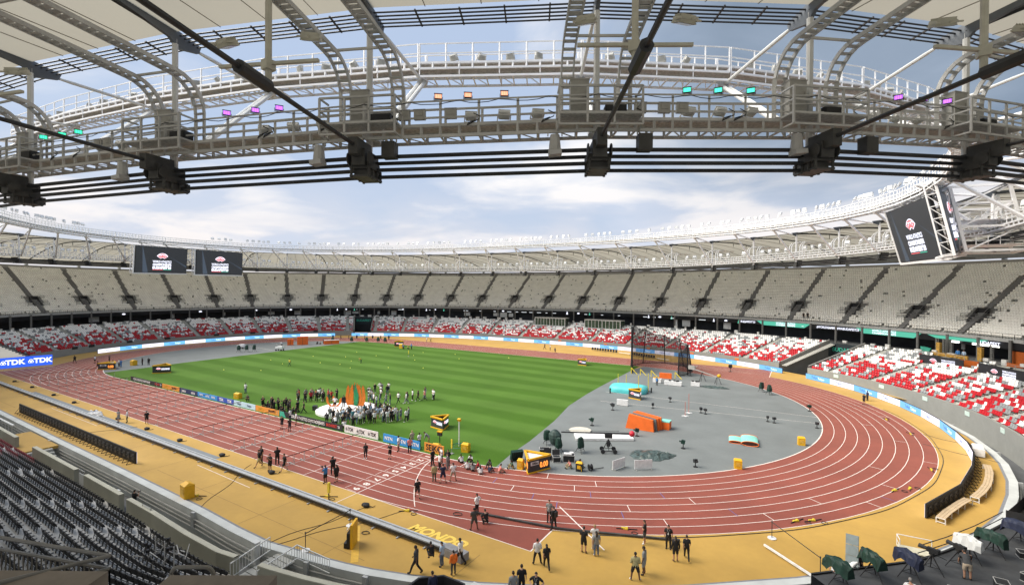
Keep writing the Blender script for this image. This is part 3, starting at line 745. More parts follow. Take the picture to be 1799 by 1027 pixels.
for r in range(NN-1):
    A = koff(OFF0+DEP*(r+0.5)); seg = A[i0:i1+1]; ln = np.concatenate([[0], np.cumsum(np.hypot(*(seg[1:]-seg[:-1]).T))])
    n = int(ln[-1]/0.56)
    for k in range(n):
        s_ = ln[-1]-(k+.5)*0.56; x = np.interp(s_, ln, seg[:, 0]); y = np.interp(s_, ln, seg[:, 1])
        x2 = np.interp(s_+.3, ln, seg[:, 0]); y2 = np.interp(s_+.3, ln, seg[:, 1]); ro = math.atan2(y2-y, x2-x)
        # radial aisles crossing the rows (x position drifts with the row)
        skip = False
        for xa, dr in ((34.8, 0.16), (27.1, 0.2), (14.2, 0.55), (2.0, .4), (-16, 0.0), (48.3, 0.35)):
            if abs(x-(xa+dr*r)) < 0.58: skip = True
        if r < 5 and x > 45.3: skip = True
        if abs(x-(25.5+.1*r)) < .6 and 4 <= r <= 8 and False: skip = True
        if skip: continue
        brow.append((x, y, 0.02+RISE*r, ro+PI, 1 if (x < 9-1.2*r and x > -4 and r < 3) else 0, r, s_))
Br = np.array(brow)
dfac = np.stack([np.sin(Br[:, 3]), -np.cos(Br[:, 3])], -1); Br[dfac[:, 1] < 0, 3] += PI
dk = near_rank(Br); idx = np.argsort(dk)[:300]; mask = np.ones(len(Br), bool); mask[idx] = False
cnt = {}
for i in sorted(idx, key=lambda i: (Br[i, 5], Br[i, 6])):
    s = Br[i]; rd = bool(s[4]); r = int(s[5]); cnt[r] = cnt.get(r, 0)+1
    o = thing('tip_up_seat', f'{"maroon" if rd else "black"} folded seat, {ordn(r+1)} row behind the beige wall, {ordn(cnt[r])} from the left', 'seat', tuple(s[:3]), s[3], 'folded seats of the near stand')
    for me_, nm in ((BM[rd][0], 'backrest'), (BM[rd][1], 'seat_pan'), (FM, 'armrest_frame')):
        c = bpy.data.objects.new(nm, me_); COL.objects.link(c); c.parent = o
SVo, SFo = SV, SF
cm = MB()
for q in JB: cm.add(q.v, q.f)
SV = np.array(cm.v, float); SF = np.array(cm.f, int)
rest = Br[mask]
vis = near_rank(rest) < 1e8
tag(seats_bulk('near_stand_seats', rest[vis][:, :4], [m_bs, m_bsr], rest[vis][:, 4]), 'black folded seats in the more distant rows of the near stand', 'seats', kind='stuff')
SV, SF = SVo, SFo

# ------------------------------------------------------------------ roof
m_memb = bpy.data.materials.new('roof_fabric'); m_memb.use_nodes = True; t = m_memb.node_tree; b = t.nodes['Principled BSDF']
b.inputs['Base Color'].default_value = (0.62, 0.585, 0.50, 1); b.inputs['Roughness'].default_value = 0.7
co = t.nodes.new('ShaderNodeTexCoord'); nz = t.nodes.new('ShaderNodeTexNoise'); nz.inputs['Scale'].default_value = 0.15; t.links.new(co.outputs['Object'], nz.inputs['Vector'])
cr = t.nodes.new('ShaderNodeValToRGB'); cr.color_ramp.elements[0].color = (0.33, 0.31, 0.255, 1); cr.color_ramp.elements[1].color = (0.395, 0.375, 0.315, 1); t.links.new(nz.outputs[0], cr.inputs[0]); t.links.new(cr.outputs[0], b.inputs['Base Color'])
trn = t.nodes.new('ShaderNodeBsdfTranslucent'); t.links.new(cr.outputs[0], trn.inputs[0])
ms = t.nodes.new('ShaderNodeMixShader'); ms.inputs[0].default_value = 0.58; t.links.new(b.outputs[0], ms.inputs[1]); t.links.new(trn.outputs[0], ms.inputs[2]); t.links.new(ms.outputs[0], t.nodes['Material Output'].inputs[0])
m_cable = mat('cable_dark', (0.035, 0.037, 0.04), 0.5, ns=2, nv=0.2)
m_gusset = mat('gusset_grey', (0.11, 0.125, 0.145), 0.5, ns=1)
m_cast = mat('cast_dark', (0.055, 0.055, 0.052), 0.6, ns=2, nv=0.3)
m_cat = mat('catwalk_grey', (0.49, 0.49, 0.475), 0.55, ns=1.2, nv=0.16)
m_catw = mat('catwalk_white', (0.86, 0.86, 0.86), 0.45, ns=1.2, nv=0.07)
m_mesh_ = mat('grating', (0.42, 0.41, 0.39), 0.7, ns=8, nv=0.3)
ND = NODES+[NODES[0]+360]
NB = len(NODES)
def isnear(t_):
    t_ = (t_+180) % 360-180; return -82 < t_ < -22
memb = thing('fabric_roof', 'cream fabric roof canopy stretched in bays around the whole stadium', 'roof')
for k in range(NB):
    t0, t1 = ND[k], ND[k+1]; mb = MB(); nu, nv_ = 5, 9; pts = []
    for j in range(nv_):
        v = j/(nv_-1)
        for i in range(nu):
            u = i/(nu-1); tt_ = np.array([t0*(1-u)+t1*u])
            if i in (0, nu-1): e = SE(MEM, tt_)[0]
            else: e = (P(MEM, t0)*(1-u)+P(MEM, t1)*u)
            pa_, pb_ = P(OUTER, t0), P(OUTER, t1); o_ = pa_*(1-u)+pb_*u
            p = e*(1-v)+o_*v; p = p+np.array([0, 0, 1.9*math.sin(PI*v)*(1-0.55*math.sin(PI*u)) - 0.0])
            pts.append(tuple(p))
    fs = [(j*nu+i, j*nu+i+1, (j+1)*nu+i+1, (j+1)*nu+i) for j in range(nv_-1) for i in range(nu-1)]
    mb.add(pts, fs); o = mb.build('canopy_panel', m_memb, memb, smooth=True)
mb = MB(); mb2 = MB(); mb3 = MB()
for k in range(NB):
    t0 = ND[k]; a_, b_ = P(MEM, t0), P(OUTER, t0); prev = None; pts = []
    for j in range(13):
        v = j/12; p = a_*(1-v)+b_*v; pts.append((p[0], p[1], p[2]+1.9*math.sin(PI*v)-0.25))
    mb.tube(pts, 0.11 if isnear(t0) else 0.16, 5)
    if not isnear(t0):
        for j in (3, 5, 7): mb2.bar(pts[j], (pts[j][0], pts[j][1], pts[j][2]-1.0), 0.12)
    # seams between cables
    for u in (0.25, 0.5, 0.75):
        e = P(MEM, t0)*(1-u)+P(MEM, ND[k+1])*u; o_ = P(OUTER, t0)*(1-u)+P(OUTER, ND[k+1])*u; pts = []
        for j in range(9):
            v = j/8; p = e*(1-v)+o_*v; pts.append((p[0], p[1], p[2]+1.9*math.sin(PI*v)*(1-0.55*math.sin(PI*u))-0.04))
        mb3.tube(pts, 0.022 if isnear(t0) else 0.05, 4, caps=False)
mb.build('ridge_cable', m_cable, memb); mb2.build('hanger', m_cable, memb); mb3.build('seam', mat('seam_grey', (0.22, 0.20, 0.17), 0.8), memb)
mb = MB()
tq = np.linspace(0, 360, 181); W = SE(OUTER, tq)
for k in range(180): mb.bar(tuple(W[k]-np.array([0, 0, .7])), tuple(W[k+1]-np.array([0, 0, .7])), 1.6, 1.5)
mb.build('compression_ring', mat('ring_grey', (0.34, 0.34, 0.33), 0.6), memb)
mb = MB()
for k in range(NB):
    p = P(OUTER, ND[k]); mb = MB(); mb.tube([(p[0]*1.01, p[1]*1.01, -6), (p[0]*1.01, p[1]*1.01, p[2]-1.2)], 0.5, 8); mb.build('column', m_steel_w, memb)
# ring of cables at the canopy edge (five strands) and under the catwalk (four pairs)
edge = thing('canopy_edge_cables', 'five parallel dark cables running just inside the canopy edge', 'cables')
for j in range(5):
    mb = MB(); d = 0.18+0.24*j
    pts = []
    for k in range(NB+1):
        n_ = nrm(MEM, ND[k]); p = P(MEM, ND[k]); pts.append((p[0]-n_[0]*d, p[1]-n_[1]*d, p[2]-0.12-0.03*j))
    mb.tube(pts, 0.042, 5, caps=False); mb.build('strand', m_cable, edge)
mb = MB()
for k in range(NB):
    if not isnear(ND[k]): continue
    for f in (.2, .4, .6, .8):
        pa_ = np.array(P(MEM, ND[k]))*(1-f)+np.array(P(MEM, ND[k+1]))*f; n_ = nrm(MEM, ND[k]*(1-f)+ND[k+1]*f); mb = MB()
        mb.bar((pa_[0]-n_[0]*0.1, pa_[1]-n_[1]*0.1, pa_[2]-.1), (pa_[0]-n_[0]*1.22, pa_[1]-n_[1]*1.22, pa_[2]-.24), 0.07, 0.07); mb.build('spacer_clamp', m_cable, edge)
ringc = thing('lower_ring_cables', 'thick dark cables of the ring slung under the lower catwalk', 'cables')
for j, (dd, dz) in enumerate(((0, -.70), (.25, -.76), (0, -.99), (0, -1.28), (.25, -1.34), (0, -1.60))):
    mb = MB(); pts = []
    for k in range(NB+1):
        n_ = nrm(LOW, ND[k]); p = P(LOW, ND[k]); pts.append((p[0]+n_[0]*dd, p[1]+n_[1]*dd, p[2]+dz))
    mb.tube(pts, 0.085, 6, caps=False); mb.build('strand', m_cable, ringc)
# catwalks: one thing per bay
def lin(a_, b_, f): return a_*(1-f)+b_*f
def far_place(t_):
    x_, y_, z_ = project(P(LOW, t_)); return x_, y_, z_
def upt(t_): return float(np.interp((t_+90) % 360-90, [-84, -77.6, -70.6, -63.65, -56.5, -49.1, -41.7, -34.65, -27, 0, 42.8, 50.8, 97.15, 150, 187, 208.55, 240, 276], [-84, -77.9, -71.2, -63.8, -55.75, -47.9, -40.25, -31.4, -24, -1, 41.1, 49.2, 98.6, 156, 195.9, 217.5, 247, 276]))
UN = [upt(t_) for t_ in ND]
for i in range(1, len(UN)):
    while UN[i] < UN[i-1]: UN[i] += 360
def catwalk(tA, tB, C, name, label, grp, m, wdt, beam, rail, nseg, nrail, detail):
    a_, b_ = P(C, tA), P(C, tB); n_ = nrm(C, (tA+tB)/2); n3 = np.array([n_[0], n_[1], 0]); root = thing(name, label, 'catwalk', group=grp)
    zz = np.array([0, 0, 1.0]); T = [r'', '']
    mbm = MB(); mr = MB(); md = MB()
    th = 0.10 if detail else 0.14
    for sd in (-1, 1):
        o_ = n3*sd*wdt/2
        mbm.bar(tuple(a_+o_), tuple(b_+o_), th, th*1.3); mbm.bar(tuple(a_+o_+zz*beam), tuple(b_+o_+zz*beam), th, th*1.3)
        lowc = 0.5 if beam > .7 else 0
        if lowc: mbm.bar(tuple(a_+o_+zz*lowc), tuple(b_+o_+zz*lowc), th, th*1.3)
        for i in range(nseg+1):
            p = lin(a_, b_, i/nseg)+o_; mbm.bar(tuple(p+zz*lowc), tuple(p+zz*beam), th)
            if lowc and i < nseg:
                p2 = lin(a_, b_, (i+.5)/nseg)+o_; mbm.bar(tuple(p+zz*lowc), tuple(p+zz*.12), th*.5) if i % 3 == 0 else None
        for i in range(nrail+1):
            p = lin(a_, b_, i/nrail)+o_; mr.bar(tuple(p+zz*beam), tuple(p+zz*(beam+rail)), 0.085)
        for h in ((0.33, .66, 1.0) if detail and beam < .7 else (0.5, 1.0)):
            mr.bar(tuple(a_+o_+zz*(beam+rail*h)), tuple(b_+o_+zz*(beam+rail*h)), 0.06 if detail else 0.08)
    for i in range(nseg):
        p, q = lin(a_, b_, i/nseg), lin(a_, b_, (i+1)/nseg); s1, s2 = (-1, 1) if i % 2 else (1, -1)
        mbm.bar(tuple(p+n3*s1*wdt/2), tuple(q+n3*s2*wdt/2), th*.4) if i % 2 == 0 else None; mbm.bar(tuple(p-n3*wdt/2), tuple(p+n3*wdt/2), th*.7)
    md.bar(tuple(a_+zz*(beam-.08)), tuple(b_+zz*(beam-.08)), wdt*.92, 0.03)
    mbm.build('truss', m, root); mr.build('railing', m, root); md.build('deck', m_mesh_, root)
    return root
order = []
for k in range(NB):
    tm = (ND[k]+ND[k+1])/2; x_, y_, z_ = project(P(LOW, tm)); order.append((k, isnear(tm), x_, z_))
vis_bays = [k for k, ne, x_, z_ in order if z_ > 0 and -180 < x_ < 1990]
nearb = sorted([k for k in vis_bays if isnear((ND[k]+ND[k+1])/2)], key=lambda k: project(P(LOW, (ND[k]+ND[k+1])/2))[0])
farb = sorted([k for k in vis_bays if k not in nearb], key=lambda k: project(P(LOW, (ND[k]+ND[k+1])/2))[0])
pos_n = {k: ordn(i+1) for i, k in enumerate(nearb)}; pos_f = {k: ordn(i+1) for i, k in enumerate(farb)}
allk = nearb+farb+[k for k in range(NB) if k not in nearb and k not in farb]
for k in nearb+farb:
    ne = k in nearb; pl = f'{pos_n[k]} bay from left of the near roof' if ne else f'{pos_f[k]} bay from left of the far roof'
    catwalk(ND[k], ND[k+1], LOW, 'catwalk_section', f'grey lower catwalk section, {pl}', 'lower catwalk sections', m_cat if ne else m_catw, 1.0, 0.46, 1.05, 12 if ne else 9, 6 if ne else 8, ne)
    catwalk(UN[k], UN[k+1], UPR, 'catwalk_section', f'white upper catwalk section, {pl}', 'upper catwalk sections', m_catw, 1.5, 0.85, 1.2, 12 if ne else 8, 6 if ne else 8, ne)
# parts at each node
visn = sorted(set(k for k in nearb+farb) | set((k+1) % NB for k in nearb+farb))
def hook(root, k, near_):
    """pair of curved cable ladders rising off the lower catwalk and running out under the canopy"""
    t_ = NODES[k]; a_ = P(LOW, t_); n_ = nrm(LOW, t_); n3 = Vector((n_[0], n_[1], 0)); tg = Vector((-n_[1], n_[0], 0)); base = Vector(a_)
    for sd in (-1.25, 1.25):
        path = [(-.25, .4), (-.25, 2.1)]
        for q in range(1, 7):
            an = PI/2*q/6; path.append((-.25+1.5*(1-math.cos(an)), 2.1+1.5*math.sin(an)))
        path += [(3.0, 3.68), (20.0, 4.2)] if near_ else [(2.6, 3.62), (8.0, 3.7)]
        mb = MB()
        for e in (-.26, .26):
            pts = [base+n3*u+Vector((0, 0, h))+tg*(sd+e) for u, h in path]
            for i in range(len(pts)-1): mb.bar(tuple(pts[i]), tuple(pts[i+1]), 0.07 if near_ else .12, 0.18 if near_ else .2)
        if near_:
            for i in range(len(path)-1):
                (u0, h0), (u1, h1) = path[i], path[i+1]; ln = math.hypot(u1-u0, h1-h0); nn = max(1, int(ln/0.30))
                for j in range(nn):
                    f = j/nn; c_ = base+n3*(u0*(1-f)+u1*f)+Vector((0, 0, h0*(1-f)+h1*f)); mb.bar(tuple(c_+tg*(sd-.26)), tuple(c_+tg*(sd+.26)), 0.23, 0.03)
        mb.build('cable_ladder', m_cat if near_ else m_catw, root)
    mb = MB()
    for u, h in ((1.0, 3.7), (-.25, 1.4), (6.5, 3.9), (12, 4.05)):
        if u > 2 and not near_: continue
        if mb.n: mb.build('cross_bar', m_cat if near_ else m_catw, root); mb = MB()
        c_ = base+n3*u+Vector((0, 0, h)); mb.bar(tuple(c_-tg*1.25), tuple(c_+tg*1.25), 0.09 if near_ else .15)
        if u > 2:
            for s2 in (-.25, .25): mb.bar(tuple(c_+tg*s2), tuple(base+n3*u+Vector((0, 0, h+2.6))), 0.035)
    mb.build('cross_bar', m_cat if near_ else m_catw, root)
for k in visn:
    t_ = NODES[k]; ne = isnear(t_); x_, y_, z_ = project(P(LOW, t_)); kk_ = k
    nm_ = (f'{pos_n[k]} from left, near roof' if k in pos_n else 'rightmost, near roof') if ne else (f'{pos_f[k]} from left, far roof' if k in pos_f else 'rightmost, far roof')
    lo, me_, up_ = P(LOW, t_), P(MEM, t_), P(UPR, UN[k]); n_ = nrm(LOW, t_)
    rd = 0.14 if ne else 0.2; mw_ = m_steel_w if ne else m_catw
    mb = MB(); mb.tube([(lo[0], lo[1], lo[2]-.6), (me_[0], me_[1], me_[2]-.6)], rd, 8)
    mb.tube([(me_[0], me_[1], me_[2]-1.0), (me_[0], me_[1], me_[2]-.35)], rd*.7, 6)
    tag(mb.build('roof_mast', mw_), f'white vertical mast between catwalk and canopy edge, {nm_}', 'mast', 'masts of the roof ring')
    mb = MB(); q0 = np.array([me_[0]-n_[0]*1.3, me_[1]-n_[1]*1.3, me_[2]-.4])
    mb.tube([tuple(q0), tuple(q0*.9+up_*.1), tuple(up_*.93+q0*.07), tuple(up_+np.array([0, 0, .15]))], [rd*.5, rd*.72, rd*.72, rd*.5], 8)
    tag(mb.build('roof_strut', mw_), f'slim white strut from canopy edge to upper catwalk, {nm_}', 'strut', 'slim struts to the upper catwalk')
    mb = MB()
    l0 = np.array([lo[0]-n_[0]*.5, lo[1]-n_[1]*.5, lo[2]+.1]); tg = np.array([-n_[1], n_[0], 0])*.17
    if ne:
        for sg in (-1, 1): mb.tube([tuple(l0+tg*sg), tuple(up_+tg*sg)], 0.12, 8)
        for i in range(1, 9):
            p = lin(l0, up_, i/9); mb.bar(tuple(p-tg), tuple(p+tg), 0.06)
    else: mb.tube([tuple(l0), tuple(up_)], 0.2, 6)
    mb.sphere(tuple(up_), .35 if ne else .4, 8, 6)
    tag(mb.build('roof_strut', mw_), f'stout white raking strut from lower to upper catwalk, {nm_}', 'strut', 'stout struts to the upper catwalk')
    g = MB(); n3 = np.array([n_[0], n_[1], 0]); tgv = np.array([-n_[1], n_[0], 0])*.09
    prof = [(-1.4, -.1), (-1.25, -.5), (-.1, -.8), (.35, -.4), (3.4, .05), (3.4, .25), (0, .1)]
    c0 = [tuple(me_+n3*u+np.array([0, 0, h])-tgv) for u, h in prof]; c1 = [tuple(me_+n3*u+np.array([0, 0, h])+tgv) for u, h in prof]; m_ = len(prof)
    g.add(c0+c1, [tuple(range(m_)), tuple(reversed(range(m_, 2*m_)))]+[(i, (i+1) % m_, m_+(i+1) % m_, m_+i) for i in range(m_)])
    tag(g.build('gusset_plate', m_gusset), f'dark steel gusset plate under the canopy edge, {nm_}', 'bracket', 'gusset plates of the canopy edge')
    # cast cable node under lower catwalk
    c = MB(); ro = math.atan2(n_[1], n_[0]); root = thing('cable_node', f'dark cast steel node clamping the ring cables, {nm_}', 'node', group='cast nodes of the ring cables')
    c.box((lo[0]+n_[0]*.4, lo[1]+n_[1]*.4, lo[2]-.95), (1.4, .6, .7), rot=ro); c.box((lo[0]+n_[0]*.9, lo[1]+n_[1]*.9, lo[2]-.6), (1.4, .4, .7), rot=ro, tilt=.0)
    c.box((lo[0]+n_[0]*.1, lo[1]+n_[1]*.1, lo[2]-1.5), (1.2, .75, .4), rot=ro); c.box((lo[0]+n_[0]*.45, lo[1]+n_[1]*.45, lo[2]-1.25), (.9, 1.0, .3), rot=ro)
    c.build('casting', m_cast, root)
    c = MB()
    c.box((lo[0]+n_[0]*.3, lo[1]+n_[1]*.3, lo[2]-1.72), (1.35, .9, .08), rot=ro)
    for u in (-.3, .1, .5, .9):
        for s2 in (-.4, .4): c.tube([(lo[0]+n_[0]*u-n_[1]*s2, lo[1]+n_[1]*u+n_[0]*s2, lo[2]-1.8), (lo[0]+n_[0]*u-n_[1]*s2, lo[1]+n_[1]*u+n_[0]*s2, lo[2]-1.3)], 0.06, 5)
    for s2 in (-.5, .5): c.tube([(lo[0]+n_[0]*.9-n_[1]*s2*.9, lo[1]+n_[1]*.9+n_[0]*s2*.9, lo[2]-1.0), (lo[0]+n_[0]*.9-n_[1]*s2, lo[1]+n_[1]*.9+n_[0]*s2, lo[2]-1.0)], 0.3, 10)
    c.build('bolt_row', m_cast, root)
    root = thing('cable_ladder_bracket', f'curved pair of cable ladders rising off the lower catwalk, {nm_}', 'cable ladders', group='curved cable ladder brackets')
    hook(root, k, ne)
    # radial cable
    mb = MB(); pts = []; ou = P(OUTER, t_)
    for j in range(9):
        s_ = j/8; d_ = 34*s_; pts.append((lo[0]+n_[0]*(1.2+d_), lo[1]+n_[1]*(1.2+d_), lo[2]-.55+0.02*d_))
    mb.tube(pts, 0.085 if ne else .1, 7)
    if ne: p = pts[0]; mb.tube([(lo[0]+n_[0]*8.3, lo[1]+n_[1]*8.3, lo[2]-.41), (lo[0]+n_[0]*7.0, lo[1]+n_[1]*7.0, lo[2]-.44)], 0.2, 8)
    tag(mb.build('radial_cable', m_cable), f'dark radial cable running outward from its cast node, {nm_}', 'cable', 'radial cables')
    if ne:
        # platform bay around the node with cabinet
        root = thing('service_platform', f'grey railed service platform, {nm_}', 'platform', (lo[0], lo[1], lo[2]), ro, 'railed platforms of the near roof')
        mb = MB()
        mb.box((.75, 0, .42), (1.0, 3.4, .04)); mb.build('deck', m_mesh_, root)
        mb = MB()
        for y0 in (-1.7, 1.7):
            for zz in (0, .46, 1.0, 1.55): mb.bar((.5, y0, zz), (1.25, y0, zz), 0.07)
        for zz in (0.0, .46, 1.0, 1.55): mb.bar((1.25, -1.7, zz), (1.25, 1.7, zz), 0.08)
        for y0 in (-1.7, -.55, .55, 1.7): mb.bar((1.25, y0, 0), (1.25, y0, 1.55), 0.08)
        mb.build('railing', m_cat, root)
        if k != nearb[0]:
            mb = MB(); mb.box((0, 0, 0), (.55, .8, 1.75)); mb.box((0.0, 0, .9), (.6, .85, .05)); mb.box((.29, 0, -.5), (.03, .5, .4)); mb.box((.29, .3, .3), (.03, .04, .2))
            tag(mb.build('equipment_cabinet', mat('cabinet_grey', (0.34, 0.335, 0.31), 0.6)), f'tall grey equipment cabinet on the catwalk, {nm_}', 'cabinet', 'tall cabinets on the lower catwalk')
            bpy.context.view_layer.update(); cab = [o for o in COL.objects if o.name.startswith('equipment_cabinet')][-1]
            yy = -.75 if lo[0] > 62 else -.35
            cab.location = (lo[0]-n_[1]*yy, lo[1]+n_[0]*yy, lo[2]+1.35); cab.rotation_euler = (0, 0, ro)
        mb = MB(); mb.box((0, 0, 0), (.5, .9, .55)); mb.box((.26, 0, 0), (.04, .8, .45))
        o = mb.build('control_box', m_black); o.location = (lo[0]-n_[1]*.75+n_[0]*.3, lo[1]+n_[0]*.75+n_[1]*.3, lo[2]+.78); o.rotation_euler = (0, 0, ro)
        tag(o, f'black control box on the service platform, {nm_}', 'box', 'black boxes on the platforms')
# hanging loudspeaker boxes under the near catwalk
for i, t_ in enumerate((-65.55, -58.05, -55.7, -50.45, -47.6, -42.4, -39.65)):
    lo = P(LOW, t_); n_ = nrm(LOW, t_); ro = math.atan2(n_[1], n_[0]); root = thing('loudspeaker', f'loudspeaker hanging under the near catwalk, {ordn(i+1)} from the left', 'loudspeaker', (lo[0]+n_[0]*.4, lo[1]+n_[1]*.4, lo[2]), ro, 'loudspeakers under the catwalk')
    mb = MB()
    if i in (2, 4, 6): mb.box((0, 0, -.55), (.5, .58, .7))
    else: mb.tube([(0, 0, -.15), (0, 0, -.55), (0, 0, -.9)], [.2, .24, .27], 10); mb.box((0.1, 0, -.95), (.5, .55, .2), tilt=.1)
    mb.build('housing', m_cat if i not in (2, 4, 6) else m_cast, root)
    mb = MB(); mb.bar((0, -.3, -.2), (0, -.3, .05), .05); mb.bar((0, .3, -.2), (0, .3, .05), .05); mb.bar((0, -.3, 0), (0, .3, 0), .06); mb.build('bracket', m_cat, root)
# floodlights
def flood_meshes(sz, glow=None):
    h = MB(); h.box((0, 0, 0), (.16*sz, .62*sz, .46*sz)); h.box((-.09*sz, 0, 0), (.04*sz, .66*sz, .5*sz))
    for i in range(6): h.box((.11*sz, 0, -.2*sz+i*.08*sz), (.1*sz, .56*sz, .02*sz))
    b = MB(); b.bar((0, -.36*sz, 0), (0, -.36*sz, -.42*sz), .05*sz); b.bar((0, .36*sz, 0), (0, .36*sz, -.42*sz), .05*sz); b.bar((0, -.36*sz, -.42*sz), (0, .36*sz, -.42*sz), .06*sz); b.bar((0, 0, -.42*sz), (0, 0, -.75*sz), .07*sz)
    l = MB(); l.box((-.115*sz, 0, 0), (.012, .56*sz, .4*sz)); return h, b, l
m_fl = mat('flood_white', (0.62, 0.63, 0.64), 0.35); m_lens = mat('flood_lens', (0.88, 0.89, 0.90), 0.2, spec=0.6)
m_flg = mat('flood_grey', (0.55, 0.55, 0.52), 0.5); m_lensg = mat('lens_grey', (0.30, 0.31, 0.30), 0.25)
FH, FB, FL = flood_meshes(1.3); fm = (FH.mesh('housing', m_fl), FB.mesh('bracket', m_catw), FL.mesh('lens', m_lens))
NH, NBk, NL_ = flood_meshes(.82); nm3 = (NH.mesh('housing', m_flg), NBk.mesh('bracket', m_cat), NL_.mesh('lens', m_lensg))
def flood(ms_, loc, rz, tilt, label, grp):
    o = thing('floodlight', label, 'floodlight', tuple(loc), 0, grp); o.rotation_euler = (0, tilt, rz)
    for me, nm in zip(ms_, ('housing', 'bracket', 'lens')):
        c = bpy.data.objects.new(nm, me); COL.objects.link(c); c.parent = o
    return o
nf = 0
for k in farb:
    if 219 < project(P(LOW, ND[k]))[0] < 440: continue      # hidden behind the two left screens
    for j, f in enumerate((.14, .29, .44, .62, .80)):
        if (k*7+j*3) % 11 == 0: continue
        p = lin(P(UPR, UN[k]), P(UPR, UN[k+1]), f); n_ = nrm(UPR, lin(UN[k], UN[k+1], f)); rz = math.atan2(n_[1], n_[0])+random.uniform(-.5, .5)
        flood(fm, (p[0], p[1], p[2]+3.1), rz, random.uniform(-.15, .75), f'white floodlight, far upper catwalk, {ordn(j+1)} in the {pos_f[k]} bay from left', 'floodlights on the far upper catwalk'); nf += 1
    for j, f in enumerate((.22, .42, .60, .78)):
        if (k*5+j) % 7 == 0: continue
        p = lin(P(LOW, ND[k]), P(LOW, ND[k+1]), f); n_ = nrm(LOW, lin(ND[k], ND[k+1], f)); rz = math.atan2(n_[1], n_[0])+random.uniform(-.4, .4)
        flood(fm, (p[0], p[1], p[2]+2.35), rz, random.uniform(-.1, .6), f'white floodlight, far lower catwalk, {ordn(j+1)} in the {pos_f[k]} bay from left', 'floodlights on the far lower catwalk'); nf += 1
for k in nearb:
    for j, f in enumerate((.2, .38, .56, .74)):
        p = lin(P(UPR, UN[k]), P(UPR, UN[k+1]), f); n_ = nrm(UPR, lin(UN[k], UN[k+1], f)); rz = math.atan2(n_[1], n_[0])+(.6 if j % 2 else -.4)
        flood(nm3, (p[0], p[1], p[2]+1.5), rz, [.9, .3, .1, .7][(k+j) % 4], f'grey floodlight, near upper catwalk, {ordn(j+1)} in the {pos_n[k]} bay from left', 'floodlights on the near upper catwalk'); nf += 1
    for j, f in enumerate((.45, .6, .75)):
        p = lin(P(LOW, ND[k]), P(LOW, ND[k+1]), f); n_ = nrm(LOW, lin(ND[k], ND[k+1], f)); rz = math.atan2(n_[1], n_[0])
        flood(nm3, (p[0]-n_[0]*.45, p[1]-n_[1]*.45, p[2]+1.15), rz+.2, [1.0, .8, 1.15][j], f'grey tilted floodlight, near lower catwalk, {ordn(j+1)} in the {pos_n[k]} bay from left', 'floodlights on the near lower catwalk'); nf += 1
# small coloured LED lamps on the near railing
cols = {'green': (0.05, 0.85, 0.45), 'purple': (0.55, 0.16, 0.95), 'orange': (1.0, 0.38, 0.22), 'teal': (0.08, 0.9, 0.6)}
for i, (t_, c) in enumerate(((-69.3, 'green'), (-68.35, 'green'), (-67.55, 'green'), (-61.3, 'purple'), (-60.25, 'purple'), (-59.4, 'purple'), (-54.1, 'orange'), (-53.15, 'orange'), (-52.0, 'orange'),
                             (-46.15, 'teal'), (-45.1, 'teal'), (-44.0, 'teal'), (-38.3, 'purple'), (-37.2, 'purple'), (-36.1, 'purple'))):
    lo = P(LOW, t_); n_ = nrm(LOW, t_); kb = [k for k in nearb if ND[k] <= t_ <= ND[k+1]]
    k = kb[0]; f = (t_-ND[k])/(ND[k+1]-ND[k]); p = lin(P(LOW, ND[k]), P(LOW, ND[k+1]), f)
    v = CAM-np.array([p[0], p[1], 27]); rz = math.atan2(v[1], v[0])
    root = thing('led_lamp', f'{c} lit LED lamp on the near railing, {ordn(i % 3+1)} of its trio' + (' at the right' if i > 11 else (' at the left' if 2 < i < 6 else '')), 'lamp', (p[0]+n_[0]*.5, p[1]+n_[1]*.5, p[2]+1.53), rz, f'{c} LED lamps'); root.scale = (.72, .72, .62)
    mb = MB(); mb.box((0, 0, .26), (.16, .46, .34)); mb.box((0.09, 0, .44), (.1, .5, .03)); mb.bar((0, -.26, .26), (0, -.26, .02), .03); mb.bar((0, .26, .26), (0, .26, .02), .03); mb.bar((0, -.26, .02), (0, .26, .02), .03); mb.build('housing', m_black, root)
    mb = MB(); mb.box((.085, 0, .27), (.01, .40, .27)); mb.build('lens', emis('led_'+c, cols[c], 1.0), root)
    mb = MB()
    for a_ in np.linspace(-.16, .16, 4): mb.box((.093, a_, .27), (.004, .012, .27))
    mb.build('grille', m_black, root)
# small junction boxes and slack cables on the near catwalk
JT = (-55.2, -54.7, -53.7, -47.7, -46.9, -46.3, -38.9, -66.6, -66.2)
for i, t_ in enumerate(JT):
    k = [k for k in nearb if ND[k] <= t_ <= ND[k+1]][0]; f = (t_-ND[k])/(ND[k+1]-ND[k]); p = lin(P(LOW, ND[k]), P(LOW, ND[k+1]), f); n_ = nrm(LOW, t_)
    mb = MB(); mb.box((0, 0, 0), (.18, .5, .42)); mb.box((.1, 0, .05), (.03, .3, .2)); mb.box((0, 0, .22), (.22, .54, .03)); o = mb.build('junction_box', mat('cabinet_grey', (0.34, 0.335, 0.31)))
    o.location = (p[0]+n_[0]*.45, p[1]+n_[1]*.45, p[2]+.95); o.rotation_euler = (0, 0, math.atan2(n_[1], n_[0]))
    tag(o, f'small grey junction box on the near catwalk railing, {ordn(sorted(JT).index(t_)+1)} from the left', 'box', 'junction boxes on the railing')
